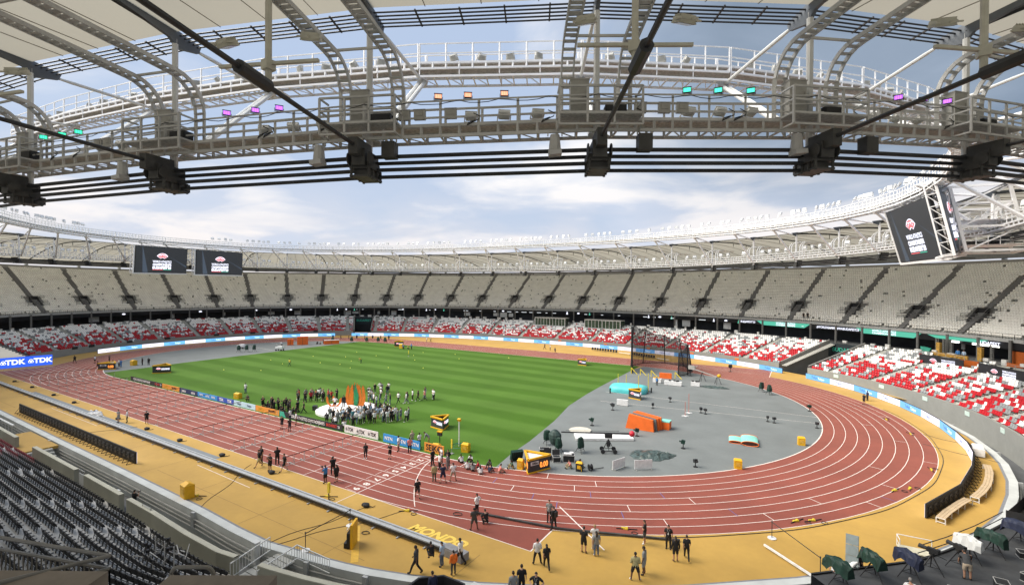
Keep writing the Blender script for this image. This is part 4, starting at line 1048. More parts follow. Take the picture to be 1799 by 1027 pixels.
for k in nearb:
    mb = MB(); rs = random.Random(k)
    pts = []
    for j in range(25):
        f = j/24; p = lin(P(LOW, ND[k]), P(LOW, ND[k+1]), f); n_ = nrm(LOW, lin(ND[k], ND[k+1], f)); sag = .16*abs(math.sin(f*PI*5))
        pts.append((p[0]+n_[0]*.56, p[1]+n_[1]*.56, p[2]+1.5-sag+rs.uniform(-.02, .02)))
    mb.tube(pts, 0.018, 4)
    for q in range(3):
        f = rs.uniform(.1, .9); p = lin(P(LOW, ND[k]), P(LOW, ND[k+1]), f); n_ = nrm(LOW, lin(ND[k], ND[k+1], f)); b0 = Vector((p[0]+n_[0]*.58, p[1]+n_[1]*.58, p[2]+.9)); tg = Vector((-n_[1], n_[0], 0))
        mb.tube([b0+tg*(.3*math.sin(a_*1.1))+Vector((0, 0, -.13*a_ if a_ < 5 else -.9+.1*a_)) for a_ in range(7)], .022, 4)
    tag(mb.build('power_cable', m_black), f'slack black power cable looped along the railing, {pos_n[k]} bay from the left', 'cable', 'power cables on the near railing')
# pendant masts with a cross arm and two large floodlights, on the radial cables
m_flp = mat('flood_cream', (0.50, 0.49, 0.41), 0.5)
PH, PB, PL = flood_meshes(.85); pm = (PH.mesh('housing', m_flp), PB.mesh('bracket', m_flp), PL.mesh('lens', m_lensg))
for k in visn:
    t_ = NODES[k]
    if not isnear(t_) or t_ < -79: continue
    lo = P(LOW, t_); n_ = nrm(LOW, t_); c = Vector((lo[0]+n_[0]*7.0, lo[1]+n_[1]*7.0, lo[2]-.3)); tg = Vector((-n_[1], n_[0], 0))
    root = thing('lamp_mast', f'pale pendant mast with a cross arm, {pos_n.get(k, "last")} from the left of the near roof', 'mast', group='pendant lamp masts')
    mb = MB(); mb.tube([c, c+Vector((0, 0, 6.4))], .1, 8); mb.build('pole', m_flp, root)
    mb = MB(); mb.bar(c+Vector((0, 0, .55))-tg*1.65, c+Vector((0, 0, .55))+tg*1.65, .11, .09); mb.box((c.x, c.y, c.z+.5), (.3, .3, .3)); mb.build('cross_arm', m_flp, root)
    for sg in (-1, 1):
        f = flood(pm, c+Vector((0, 0, 1.15))+tg*1.4*sg, math.atan2(n_[1], n_[0])+.3*sg, -1.15, f'large cream floodlight, {"left" if sg > 0 else "right"} end of the {pos_n.get(k, "last")} pendant cross arm from left', 'large floodlights on cross arms')
        f.location = c+Vector((0, 0, 1.25))+tg*1.4*sg

# ------------------------------------------------------------------ giant screens
m_scr = emis('screen_dark', (0.010, 0.012, 0.015), 1.0); m_sw = emis('screen_white', (0.80, 0.82, 0.95), 0.9); m_sr = emis('screen_red', (0.85, 0.13, 0.14), 0.9); m_sg = emis('screen_green', (0.05, 0.45, 0.3), 0.9)
m_sb = emis('screen_beam', (0.03, 0.042, 0.06), 1.0)
def fan(mbw, cx, cy, s):           # the fan shaped championship emblem as flat polygons in the local xy plane
    def arc(r0, r1, a0, a1, n=12):
        A = [(cx+r0*math.sin(R(a0+(a1-a0)*i/n)), cy+r0*math.cos(R(a0+(a1-a0)*i/n)), 0) for i in range(n+1)]
        B = [(cx+r1*math.sin(R(a0+(a1-a0)*i/n)), cy+r1*math.cos(R(a0+(a1-a0)*i/n)), 0) for i in range(n+1)]
        return A, B
    return arc
def emblem(s, mw_, mr_):
    mb = MB()
    def ringp(r0, r1, a0, a1, z, mi, cx=0, cy=0, n=14):
        A = [(cx+r0*math.sin(R(a0+(a1-a0)*i/n)), cy+r0*math.cos(R(a0+(a1-a0)*i/n)), z) for i in range(n+1)]
        B = [(cx+r1*math.sin(R(a0+(a1-a0)*i/n)), cy+r1*math.cos(R(a0+(a1-a0)*i/n)), z) for i in range(n+1)]
        mb.strip(B, A, mi)
    ringp(.30*s, 1.0*s, -58, 58, 0.0, 0)
    ringp(.36*s, .93*s, -54, 54, 0.012, 1)
    for sg in (-1, 1):
        ringp(.20*s, .27*s, -70, 60, 0.024, 0, cx=sg*.38*s, cy=.52*s); ringp(.0*s, .06*s, 0, 360, 0.024, 0, cx=sg*.38*s, cy=.52*s)
    ringp(.16*s, .22*s, -90, 90, 0.024, 0, cx=0, cy=.56*s)
    return mb.mesh('emblem', [mw_, mr_])
EM = emblem(1.0, m_sw, m_sr)
TXT = [text_mesh(s_, .5, m_sw, bold=.012*(1+i), ext=.004) for i, s_ in enumerate(('WORLD ATHLETICS', 'CHAMPIONSHIPS', "BUDAPEST'23"))]
def nearer(f, *pts): return [tuple(CAM+(np.array(p)-CAM)*f) for p in pts]
def screen(tl, tr_, br, bl, label):
    root = thing('video_screen', label, 'screen'); tl, tr_, br, bl = [Vector(p) for p in (tl, tr_, br, bl)]
    x = (tr_-tl).normalized(); c = (tl+tr_+br+bl)/4; yv = ((tl+tr_)-(bl+br)).normalized(); n = x.cross(yv).normalized(); y = n.cross(x)
    if n.dot(Vector(CAM)-c) < 0: n = -n
    W_ = ((tr_-tl).length+(br-bl).length)/2; H_ = ((tl-bl).length+(tr_-br).length)/2
    fr = frame(c, x, y); nn = Vector((fr[0][2], fr[1][2], fr[2][2])); sgn = 1
    root.matrix_world = fr
    mb = MB(); mb.box((0, 0, -.2), (W_, H_, .36)); mb.build('cabinet', m_black, root)
    mb = MB(); mb.quad((-W_/2+.1, -H_/2+.1, .0), (W_/2-.1, -H_/2+.1, .0), (W_/2-.1, H_/2-.1, .0), (-W_/2+.1, H_/2-.1, .0)); mb.build('display', m_scr, root)
    mb = MB(); mb.quad((-W_*.36, -H_/2+.1, .012), (-W_*.26, -H_/2+.1, .012), (-W_*.375, H_/2-.1, .012), (-W_*.38, H_/2-.1, .012)); mb.build('light_beam', m_sb, root); mb = MB(); mb.quad((W_*.12, H_*.16, .012), (W_/2-.1, -H_*.27, .012), (W_/2-.1, -H_*.22, .012)); mb.build('light_beam', m_sb, root)
    e = bpy.data.objects.new('emblem', EM); COL.objects.link(e); e.parent = root; e.matrix_local = Matrix.Translation((0, H_*.0+.1, .03)) @ Matrix.Scale(1.95, 4)
    for i, me in enumerate(TXT):
        o = bpy.data.objects.new('lettering', me); COL.objects.link(o); o.parent = root; w_ = me.vertices and max(v.co.x for v in me.vertices)*2
        o.matrix_local = Matrix.Translation((0, -.55-i*.92, .03)) @ Matrix.Diagonal((5.4/w_, 1.9, 1, 1))
    mb = MB(); mb.quad((-2.7, -3.0, .03), (0.3, -3.0, .03), (0.3, -2.9, .03), (-2.7, -2.9, .03)); mb.build('underline', m_sr, root)
    mb = MB(); mb.quad((.4, -3.0, .03), (2.7, -3.0, .03), (2.7, -2.9, .03), (.4, -2.9, .03)); mb.build('underline', m_sg, root)
    mb = MB()
    for yy in (-H_/2-.22, ): mb.bar((-W_/2-.3, yy, -.1), (W_/2+.3, yy, -.1), .3)
    mb.bar((-W_/2-.35, -H_/2-.3, -.1), (-W_/2-.35, H_/2+.2, -.1), .28); mb.bar((-W_/2-.5, -H_/2-.3, -1.2), (-W_/2-.5, H_/2+.2, -1.2), .16)
    for q in range(7):
        y0 = -H_/2+H_*q/6; mb.bar((-W_/2-.35, y0, -.1), (-W_/2-.5, y0, -1.2), .1)
        if q < 6: mb.bar((-W_/2-.35, y0, -.1), (-W_/2-.5, y0+H_/6, -1.2), .08)
    for q in range(7): x0 = -W_/2+W_*q/6; mb.bar((x0, -H_/2-.22, -.1), (x0, -H_/2-.22, -1.8), .14); mb.bar((x0, H_/2+.1, -.3), (x0, H_/2+.1, -2.2), .14)
    for zz in (-1.8, ): mb.bar((-W_/2, -H_/2-.22, zz), (W_/2, -H_/2-.22, zz), .2); mb.bar((-W_/2, H_/2, zz), (W_/2, H_/2, zz), .2)
    mb.build('steel_frame', m_catw, root)
    return root
screen(*nearer(.955, (-95.2, -13.1, 30.7), (-98.2, 2.4, 30.9), (-98.9, 1.9, 22.8), (-96.0, -13.6, 22.6)), 'left one of the pair of black video screens under the far left roof')
screen(*nearer(.955, (-96.4, 4.2, 30.7), (-96.9, 19.9, 30.8), (-97.4, 19.5, 22.7), (-96.8, 3.8, 22.55)), 'right one of the pair of black video screens under the far left roof')
screen(*nearer(.93, (88.2, 24.8, 31.57), (90.8, 8.2, 31.4), (92.9, 9.4, 23.07), (90.2, 25.9, 23.1)), 'big black video screen facing the camera at the right')
sb_ = screen(*nearer(1.02, (89.47, -2.56, 31.45), (92.7, 8.78, 32.6), (94.96, 10.08, 24.4), (91.41, -1.46, 22.72)), 'narrow looking black video screen seen edge on at the far right')

# ------------------------------------------------------------------ LED boards round the track
m_led_b = emis('led_blue', (0.13, 0.40, 0.80), 0.85); m_led_w = emis('led_white', (0.80, 0.78, 0.92), 0.85)
m_txd = emis('led_text_dark', (0.03, 0.09, 0.30), 0.9); m_txw = emis('led_text_white', (0.85, 0.92, 1.0), 0.9); m_txc = emis('led_text_cyan', (0.22, 0.52, 0.85), 0.9)
TK_D = text_mesh('Tokyo', 1.0, m_txd, bold=.015, ext=.002); TK_W = text_mesh('Tokyo', 1.0, m_txw, bold=.015, ext=.002); TK_C = text_mesh('Tokyo', 1.0, m_txc, bold=.0, ext=.002)
BRD = (92.5, 65.5, 2.25, 0, 0, 0, 0)
def board_pts(t0, t1, step):
    t = np.linspace(t0, t1, 3000); W = SE(BRD, t)[:, :2]; s = np.concatenate([[0], np.cumsum(np.hypot(*(W[1:]-W[:-1]).T))])
    n = int(round(s[-1]/step)); return np.stack([np.interp(np.linspace(0, s[-1], n+1), s, W[:, i]) for i in (0, 1)], -1)
m_bback = mat('board_back', (0.012, 0.012, 0.013), 0.6); m_bcab = mat('board_cabinet', (0.045, 0.045, 0.048), 0.5)
def led_board(p, q, kind, label, grp, hgt=1.05):
    """p -> q as seen from the infield, left to right; p,q on the ground"""
    p, q = Vector((*p, 0)), Vector((*q, 0)); root = thing('advertising_board', label, 'board', group=grp); ln = (q-p).length; x = (q-p).normalized()
    fr = frame(lin(np.array(p), np.array(q), .5), x, (0, 0, 1)); root.matrix_world = fr
    mb = MB(); mb.box((0, hgt/2+.04, -.09), (ln-.01, hgt, .14)); mb.build('cabinet', m_bback, root)
    mb = MB(); mb.quad((-ln/2+.01, .05, .0), (ln/2-.01, .05, .0), (ln/2-.01, hgt+.02, .0), (-ln/2+.01, hgt+.02, .0)); mb.build('display', m_led_b if kind == 'blue' else m_led_w, root)
    if kind != 'plain':
        a_ = bpy.data.objects.new('lettering', TK_D); COL.objects.link(a_); a_.parent = root; a_.matrix_local = Matrix.Translation((-.72, hgt*.55, .006)) @ Matrix.Scale(.62, 4)
        b_ = bpy.data.objects.new('lettering', TK_W if kind == 'blue' else TK_C); COL.objects.link(b_); b_.parent = root; b_.matrix_local = Matrix.Translation((.86, hgt*.5, .006)) @ Matrix.Scale(.62, 4)
    mb = MB(); mb2 = MB()
    nb = max(1, int(ln/1.0))
    for i in range(nb):
        xx = -ln/2+(i+.5)*ln/nb; mb.box((xx, hgt*.55, -.18), (ln/nb*.5, hgt*.5, .04)); mb.bar((xx-ln/nb/2, hgt*.55, -.175), (xx+ln/nb/2, hgt*.55, -.175), .03); mb2.bar((xx, hgt*.7, -.16), (xx, .02, -.75), .04); mb2.bar((xx, .02, -.1), (xx, .02, -.75), .05)
    mb.build('power_box', m_bcab, root); mb2.build('prop', m_bback, root)
    return root
SKIPG = lambda c: (70.6 < c[0] < 76.5 and 36 < c[1] < 47) or (-75 < c[0] < -70 and 39 < c[1] < 47)
bp = board_pts(-2.5, 199.5, 6.0)[::-1]; n_b = 0
for i in range(len(bp)-1):
    c = (bp[i]+bp[i+1])/2
    if SKIPG(c): continue
    n_b += 1; kd = 'blue' if i % 2 else 'white'
    led_board(bp[i], bp[i+1], kd, f'{"blue" if kd == "blue" else "pale"} glowing advertising board round the track, {ordn(n_b)} counting from the left', 'advertising boards round the track')
for i, (p, q) in enumerate((((92.4, -2.7), (91.9, -7.3)), ((91.9, -7.3), (90.6, -12.6)), ((90.6, -12.6), (88.3, -19.4)), ((88.3, -19.4), (84.7, -26.3)))):
    led_board(p, q, 'white', f'black back of the curved board beside the wooden benches, {ordn(i+1)} section from the top', 'boards seen from behind at the right', 1.15)
for i in range(6):
    a_ = (-20.8+38.2*i/6, -54.75); b_ = (-20.8+38.2*(i+1)/6, -54.75)
    led_board(b_, a_, 'white', f'black back of the long board on the near apron, {ordn(i+1)} section from the left', 'boards seen from behind on the near apron', 1.2)
m_tdk = emis('board_royal', (0.02, 0.09, 0.62), 0.8); m_white_e = emis('sign_white', (0.85, 0.88, 0.95), 0.85)
def rot_symbol():
    mb = MB()
    for a0 in (90, 210, 330):
        for i in range(10):
            a_, b_ = R(a0+36*i), R(a0+36*(i+1)); cx, cy = .2*math.cos(R(a0)), .2*math.sin(R(a0))
            mb.quad((cx+.32*math.cos(a_), cy+.32*math.sin(a_), 0), (cx+.32*math.cos(b_), cy+.32*math.sin(b_), 0), (cx+.22*math.cos(b_), cy+.22*math.sin(b_), 0), (cx+.22*math.cos(a_), cy+.22*math.sin(a_), 0))
    return mb
def flat_board(name, p, q, hgt, m, label, items, group=None, z0=0.05, lean=0.0, cat='board', backm=None):
    """items: (text, x offset, height, material, bold, stretch)"""
    p3, q3 = Vector((*p[:2], 0)), Vector((*q[:2], 0)); root = thing(name, label, cat, group=group); ln = (q3-p3).length; x = (q3-p3).normalized()
    yv = Vector((0, 0, 1)); n = x.cross(yv); yv = (yv-n*lean).normalized()
    root.matrix_world = frame((p3+q3)/2+Vector((0, 0, z0)), x, yv)
    mb = MB(); mb.box((0, hgt/2, -.045), (ln, hgt, .08)); mb.build('panel', m, root)
    mb = MB()
    for i in range(max(2, int(ln/2.2)+1)):
        xx = -ln/2+.15+(ln-.3)*i/max(1, int(ln/2.2)); mb.bar((xx, .03, -.09), (xx, .03, -.5), .05); mb.bar((xx, hgt*.8, -.09), (xx, .05, -.5), .04)
    mb.build('prop', backm or m_black, root)
    for tx, xo, yo, th, mm, bo, sx in items:
        if tx == '@': o = bpy.data.objects.new('emblem', EM); COL.objects.link(o); o.parent = root; o.matrix_local = Matrix.Translation((xo, yo, .006)) @ Matrix.Scale(th, 4); continue
        if tx == '%': o = rot_symbol().build('emblem', mm, root); o.matrix_local = Matrix.Translation((xo, yo, .008)) @ Matrix.Scale(th, 4); continue
        if tx == '/':
            mb = MB(); mb.quad((xo, 0.02, .006), (xo+sx, 0.02, .006), (xo+sx-.5, hgt-.02, .006), (xo-.1, hgt-.02, .006)); mb.build('stripe', mm, root); continue
        put(text_mesh(tx, th, mm, bold=bo, ext=.003, sx=sx), 'lettering', root, Matrix.Translation((xo, yo, .008)))
    return root
flat_board('advertising_board', (-74.3, -46.2), (-73.2, -37.7), 2.3, m_tdk, 'royal blue board with white three letter logos at the far left corner', [('%', -3.6, 1.15, .95, m_white_e, 0, 1), ('TDK', -1.75, 1.15, 1.5, m_white_e, .05, 1), ('%', .75, 1.15, .95, m_white_e, 0, 1), ('TDK', 2.7, 1.15, 1.5, m_white_e, .05, 1)])
m_bk = mat('panel_black', (0.02, 0.026, 0.03), 0.5); m_or = mat('panel_orange', (0.72, 0.30, 0.05), 0.5); m_nv = mat('panel_navy', (0.015, 0.035, 0.11), 0.5)
m_az = mat('panel_azure', (0.04, 0.28, 0.66), 0.5); m_lb = mat('panel_pale_blue', (0.50, 0.70, 0.80), 0.5); m_ro = mat('panel_royal', (0.03, 0.09, 0.45), 0.5); m_wp = mat('panel_white', (0.72, 0.72, 0.72), 0.5)
m_tw = mat('letter_white', (0.82, 0.82, 0.82), 0.5); m_trd = mat('letter_red', (0.60, 0.05, 0.04), 0.5); m_tk = mat('letter_black', (0.02, 0.02, 0.022), 0.5); m_tg = mat('letter_teal', (0.05, 0.42, 0.30), 0.5); m_yw = mat('panel_yellow', (0.62, 0.36, 0.02), 0.5)
YB = -36.12
flat_board('advertising_board', (-35.7, YB), (-22.7, YB), .78, m_bk, 'low black board with white and red championship lettering, leftmost on the grass edge', [('WORLD ATHLETICS CHAMPIONSHIPS', -1.7, .4, .56, m_tw, .012, .75), ('BUDAPEST', 4.7, .4, .5, m_trd, .012, .8), ("'23", 6.0, .4, .4, m_tw, .01, .9)])
flat_board('advertising_board', (-22.6, YB), (-16.3, YB), .78, m_or, 'low orange board left of the navy board on the grass edge', [('SEIKO', -1.6, .4, .5, m_yw, .012, 1.1), ('PROSPEX', 1.3, .4, .42, m_tk, .012, 1.0)])
flat_board('advertising_board', (-16.2, YB), (-10.1, YB), .78, m_nv, 'low navy board with two white logos on the grass edge', [('asics', -1.5, .4, .66, m_tw, .012, 1), ('asics', 1.6, .4, .66, m_tw, .012, 1)])
flat_board('advertising_board', (-10.0, YB), (-3.9, YB), .78, m_az, 'low bright blue board right of the navy board on the grass edge', [('NTN', -1.9, .4, .5, m_tw, .012, 1), ('NTN', 0, .4, .5, m_tw, .012, 1), ('NTN', 1.9, .4, .5, m_tw, .012, 1)])
flat_board('advertising_board', (-3.8, YB), (.9, YB), .78, m_ro, 'low royal blue board with white logo patches on the grass edge', [('TDK', -1.2, .4, .62, m_tw, .02, 1), ('TDK', 1.2, .4, .62, m_tw, .02, 1)])
flat_board('advertising_board', (1.0, YB), (6.8, YB), .78, m_lb, 'low pale blue board left of the orange board with dark lettering', [('Tokyo', -1.5, .4, .45, m_nv, .01, 1), ('Tokyo', 1.3, .4, .45, m_nv, .01, 1)])
flat_board('advertising_board', (6.9, YB), (12.7, YB), .78, m_or, 'low orange board beside the black clad photographers', [('SEIKO', -1.5, .4, .5, m_yw, .012, 1.1), ('PROSPEX', 1.2, .4, .42, m_tk, .012, 1.0)])
flat_board('advertising_board', (12.8, YB), (26.2, YB), .78, m_bk, 'low black board with green corner in front of the photographers and podium crowd', [('/', -6.6, .4, .5, m_tg, 0, 1.4), ('WORLD ATHLETICS CHAMPIONSHIPS', -.6, .4, .56, m_tw, .012, .8), ('BUDAPEST', 4.6, .4, .5, m_trd, .012, .9), ("'23", 6.0, .4, .4, m_tw, .01, .9)])
flat_board('advertising_board', (26.6, YB), (32.6, YB), .95, m_wp, 'white board with three dark three letter logos below the podium crowd', [('%', -2.6, .47, .42, m_tk, 0, 1), ('TDK', -1.85, .47, .62, m_tk, .015, .8), ('%', -.55, .47, .42, m_tk, 0, 1), ('TDK', .2, .47, .62, m_tk, .015, .8), ('%', 1.45, .47, .42, m_tk, 0, 1), ('TDK', 2.2, .47, .62, m_tk, .015, .8)])
flat_board('advertising_board', (33.5, YB), (39.3, YB), .95, m_az, 'bright blue board with white three letter logos right of the white board', [('NTN', -2.0, .47, .55, m_tw, .015, 1.1), ('NTN', .1, .47, .55, m_tw, .015, 1.1), ('NTN', 2.1, .47, .55, m_tw, .015, 1.1)])
flat_board('advertising_board', (39.9, YB+.1), (42.7, YB+.1), 1.0, m_or, 'orange board with black timing logo beside the finish line', [('SEIKO', 0, .5, .92, m_tk, .02, .95)])

# ---- ribbon graphics on the upper stand fascia
FI = (FRONT[0]-.56, FRONT[1]-.56, *FRONT[2:])
m_rg = emis('ribbon_green', (0.06, 0.36, 0.25), .8); m_ro2 = emis('ribbon_orange', (0.62, 0.16, 0.05), .7)
def ribbon_patch(t0, t1, m, skew=1.2, z0=-.5, z1=-1.6):
    mb = MB(); tt_ = np.linspace(t0, t1, 12); W = SE(FI, tt_); a_ = []; b_ = []; sk = skew/arc_at(FI, (t0+t1)/2)
    W2 = SE(FI, np.linspace(t0-sk, t1+sk, 12)); mb.strip(np.column_stack([W2[:, :2], W2[:, 2]+z0]), np.column_stack([W[:, :2], W[:, 2]+z1])); return mb.build('ribbon_graphic', m, upper)
def ribbon_text(s, tc_, size, m, zo, wd=None):
    p = P(FI, tc_); q = P(FI, tc_-.5); x = Vector((q-p)); x.z = 0; n_ = nrm(FI, tc_); me = text_mesh(s, size, m, bold=.012, ext=.004)
    if wd: w_ = max(v.co.x for v in me.vertices)*2; me.transform(Matrix.Diagonal((wd/w_, 1, 1, 1)))
    return put(me, 'ribbon_lettering', upper, frame((p[0]-n_[0]*.12, p[1]-n_[1]*.12, p[2]+zo), x, (0, 0, 1)))
ribbon_patch(48.6, 55.0, m_rg, 1.6); ribbon_patch(33.6, 40.2, m_rg, 1.6); ribbon_patch(25.8, 30.8, m_rg, 1.8, -.5, -1.1); ribbon_patch(16.0, 19.6, m_ro2, 1.5)
for tc_ in (51.4, 37.4): ribbon_text('WORLD ATHLETICS', tc_, .55, m_sw, -.78, 5.2); ribbon_text('CHAMPIONSHIPS', tc_, .55, m_sw, -1.3, 5.2)
ribbon_text('#WORLDCHAMPS', 45.3, .75, m_sw, -1.02, 4.9); ribbon_text('#WABUDAPEST23', 42.3, .75, m_sw, -1.02, 5.2); ribbon_text("BUDAPEST'23", 57.3, .7, m_sw, -1.0, 4.2); ribbon_text('BUDAPEST', 24.6, .8, m_sw, -1.0, 4.0)
EMW = emblem(.62, m_sw, m_sw)
for tc_ in (72.3, 87.3, 60.9, 102.0, 117.5, 125.0, 138.9, 152.0, 160.0, 172.0, 186.0):
    p = P(FI, tc_); q = P(FI, tc_-.5); x = Vector((q-p)); x.z = 0; n_ = nrm(FI, tc_); put(EMW, 'emblem', upper, frame((p[0]-n_[0]*.1, p[1]-n_[1]*.1, p[2]-1.45), x, (0, 0, 1)))
    if int(tc_*10) % 2: ribbon_patch(tc_+1.9, tc_+2.2, m_sw, -.3); ribbon_patch(tc_-2.2, tc_-1.9, m_rg, -.3)

# ---- glazed booths, banner terraces and studio on the lower stand
def booth(t0, t1, label):
    root = thing('glazed_booth', label, 'booth'); mb = MB(); mg = MB(); cI = (LTOP[0]-3.3, LTOP[1]-3.3, *LTOP[2:]); a_, b_ = P(cI, t0), P(cI, t1); n_ = nrm(LTOP, (t0+t1)/2)
    d = (b_-a_); ln = np.hypot(*d[:2]); nP = 10
    for z_ in (5.15, 7.9): mb.bar((a_[0], a_[1], z_), (b_[0], b_[1], z_), .22)
    for i in range(nP+1):
        f = i/nP; p = a_+d*f; mb.bar((p[0], p[1], 5.1), (p[0], p[1], 8.0), .2 if i in (0, 5, nP) else .13)
    for p in (a_, b_):
        mb.bar((p[0], p[1], 7.95), (p[0]+n_[0]*3.5, p[1]+n_[1]*3.5, 7.95), .2)
        mg.quad((p[0], p[1], 5.1), (p[0]+n_[0]*3.5, p[1]+n_[1]*3.5, 5.1), (p[0]+n_[0]*3.5, p[1]+n_[1]*3.5, 7.95), (p[0], p[1], 7.95))
    mb.build('window_frame', m_steel_w, root)
    mg.quad((a_[0]+n_[0]*.08, a_[1]+n_[1]*.08, 5.15), (b_[0]+n_[0]*.08, b_[1]+n_[1]*.08, 5.15), (b_[0]+n_[0]*.08, b_[1]+n_[1]*.08, 7.9), (a_[0]+n_[0]*.08, a_[1]+n_[1]*.08, 7.9))
    mg.build('pane', mat('booth_glass', (0.05, 0.075, 0.055), 0.12, spec=0.8, ns=.4, nv=.5), root)
    mb = MB(); mb.quad((a_[0], a_[1], 8.08), (b_[0], b_[1], 8.08), (b_[0]+n_[0]*3.5, b_[1]+n_[1]*3.5, 8.08), (a_[0]+n_[0]*3.5, a_[1]+n_[1]*3.5, 8.08)); mb.build('roof', m_steel_g, root)
def t_ltop(px):           # angle on the lower tier whose picture x equals px (solved in the plan)
    tt_ = np.linspace(-20, 200, 2201); xs = np.array([project((*P(LTOP, q)[:2], 7))[0] if project((*P(LTOP, q)[:2], 7))[2] > 0 else 1e9 for q in tt_]); return float(tt_[np.argmin(abs(xs-px))])
booth(93.2, 87.9, 'glazed white framed booth above the far lower stand, the left one'); booth(84.2, 77.6, 'glazed white framed booth above the far lower stand, the right one')
m_ban = mat('banner_dark', (0.022, 0.023, 0.028), 0.7, ns=.5, nv=.4)
for (t0, t1, lab) in ((29.6, 23.8, 'black championship banner with pink fan emblem in front of the studio'), (21.9, 9.5, 'black championship banner with pink fan emblem at the right picture edge')):
    cI = tuple(x*.25+y*.75 for x, y in zip(WALL, LTOP)); a_, b_ = P(cI, t0), P(cI, t1); zb = 4.75
    root = thing('banner', lab, 'banner'); x = Vector((b_-a_)); x.z = 0; ln = x.length; root.matrix_world = frame(((a_[0]+b_[0])/2, (a_[1]+b_[1])/2, zb), x, (0, 0, 1))
    mb = MB(); mb.box((0, .95, -.06), (ln, 1.9, .1)); mb.build('cloth', m_ban, root)
    off = -ln*.02 if t0 > 25 else -ln*.5+4.5
    o = bpy.data.objects.new('emblem', EM); COL.objects.link(o); o.parent = root; o.matrix_local = Matrix.Translation((off-1.2, .55, .01)) @ Matrix.Scale(.85, 4)
    for i, me in enumerate(TXT):
        o = bpy.data.objects.new('lettering', me); COL.objects.link(o); o.parent = root; w_ = max(v.co.x for v in me.vertices)*2; o.matrix_local = Matrix.Translation((off+1.6, 1.3-i*.38, .01)) @ Matrix.Diagonal((2.5/w_, .75, 1, 1))
    mb = MB(); mb.tube([(-ln/2, 2.5, -.2), (ln/2, 2.5, -.2)], .03, 5)
    for i in range(6): xx = -ln/2+ln*i/5; mb.bar((xx, 1.8, -.2), (xx, 2.5, -.2), .05)
    mb.build('handrail', m_steel_g, root)
# studio set
tS = 17.0; cS = (LTOP[0]+.6, LTOP[1]+.6, *LTOP[2:])
root = thing('studio_set', 'orange and ochre broadcast studio set with lattice towers behind the right banner', 'studio')
p0 = P(cS, 27.6); n_ = nrm(cS, 27.6); tg = np.array([-n_[1], n_[0]]); Z0 = 6.1
def sp_(u, v, z, p0=p0, tg=tg, n_=n_): return (p0[0]+tg[0]*u+n_[0]*v, p0[1]+tg[1]*u+n_[1]*v, Z0+z)
def lattice(mb, u, v, h):
    for du, dv in ((0, 0), (.3, 0), (.3, .3), (0, .3)): mb.bar(sp_(u+du, v+dv, 0), sp_(u+du, v+dv, h), .05)
    for i in range(int(h/.4)): mb.bar(sp_(u, v, i*.4), sp_(u+.3, v, i*.4+.4), .03); mb.bar(sp_(u+.3, v, i*.4), sp_(u+.3, v+.3, i*.4+.4), .03)
mb = MB()
for u in (4.6, 3.2, 1.8, -3.2, -5.2): lattice(mb, u, .6, 3.4)
mb.build('lattice_tower', m_steel_g, root)
m_osb = mat('ochre_wood', (0.42, 0.24, 0.045), 0.7, ns=3, nv=.3); m_obr = mat('studio_orange', (0.42, 0.095, 0.012), 0.6)
mb = MB(); ro = math.atan2(tg[1], tg[0]); mb.box(sp_(1.0, -.6, .55), (6.6, .25, .6), rot=ro)
for u in np.arange(-2, 4.2, .8): mb.bar(sp_(u, -.75, .3), sp_(u+.4, -.75, .85), .08); mb.bar(sp_(u+.4, -.75, .85), sp_(u+.8, -.75, .3), .08)
for u in (3.9, -3.6): mb.box(sp_(u, .3, 1.4), (.7, .5, 2.4), rot=ro)
mb.build('desk', m_osb, root)
mb = MB(); mb.box(sp_(-4.2, -2.4, -.6), (3.2, .3, 2.0), rot=ro); mb.box(sp_(-8.2, 2.0, 1.2), (2.6, .3, 2.4), rot=ro); mb.box(sp_(-10, -.5, 0.3), (3.4, .2, .8), rot=ro); mb.build('orange_panel', m_obr, root)
mb = MB()
for u in (2.6, -1.2, -2.6, -4.4): mb.box(sp_(u, 2.2, 2.9), (1.3, .2, .35), rot=ro)
mb.build('lamp_panel', emis('studio_lamp', (1, .97, .9), 2.2), root)
mb = MB(); pts = [sp_(5.6, -.3, 0), sp_(6.9, -.3, 0), sp_(6.9, .5, 0), sp_(5.6, .5, 0)]
mb.add(pts+[sp_(5.2, -.1, 1.2), sp_(7.2, -.2, 1.5), sp_(7.0, .4, 1.5), sp_(5.5, .4, 1.3)], [(0, 1, 5, 4), (1, 2, 6, 5), (2, 3, 7, 6), (3, 0, 4, 7), (4, 5, 6, 7)])
tag(mb.build('covered_camera', mat('tarp_teal', (0.03, 0.26, 0.19), 0.6, ns=2, nv=.25)), 'teal covered camera left of the broadcast studio set', 'camera')
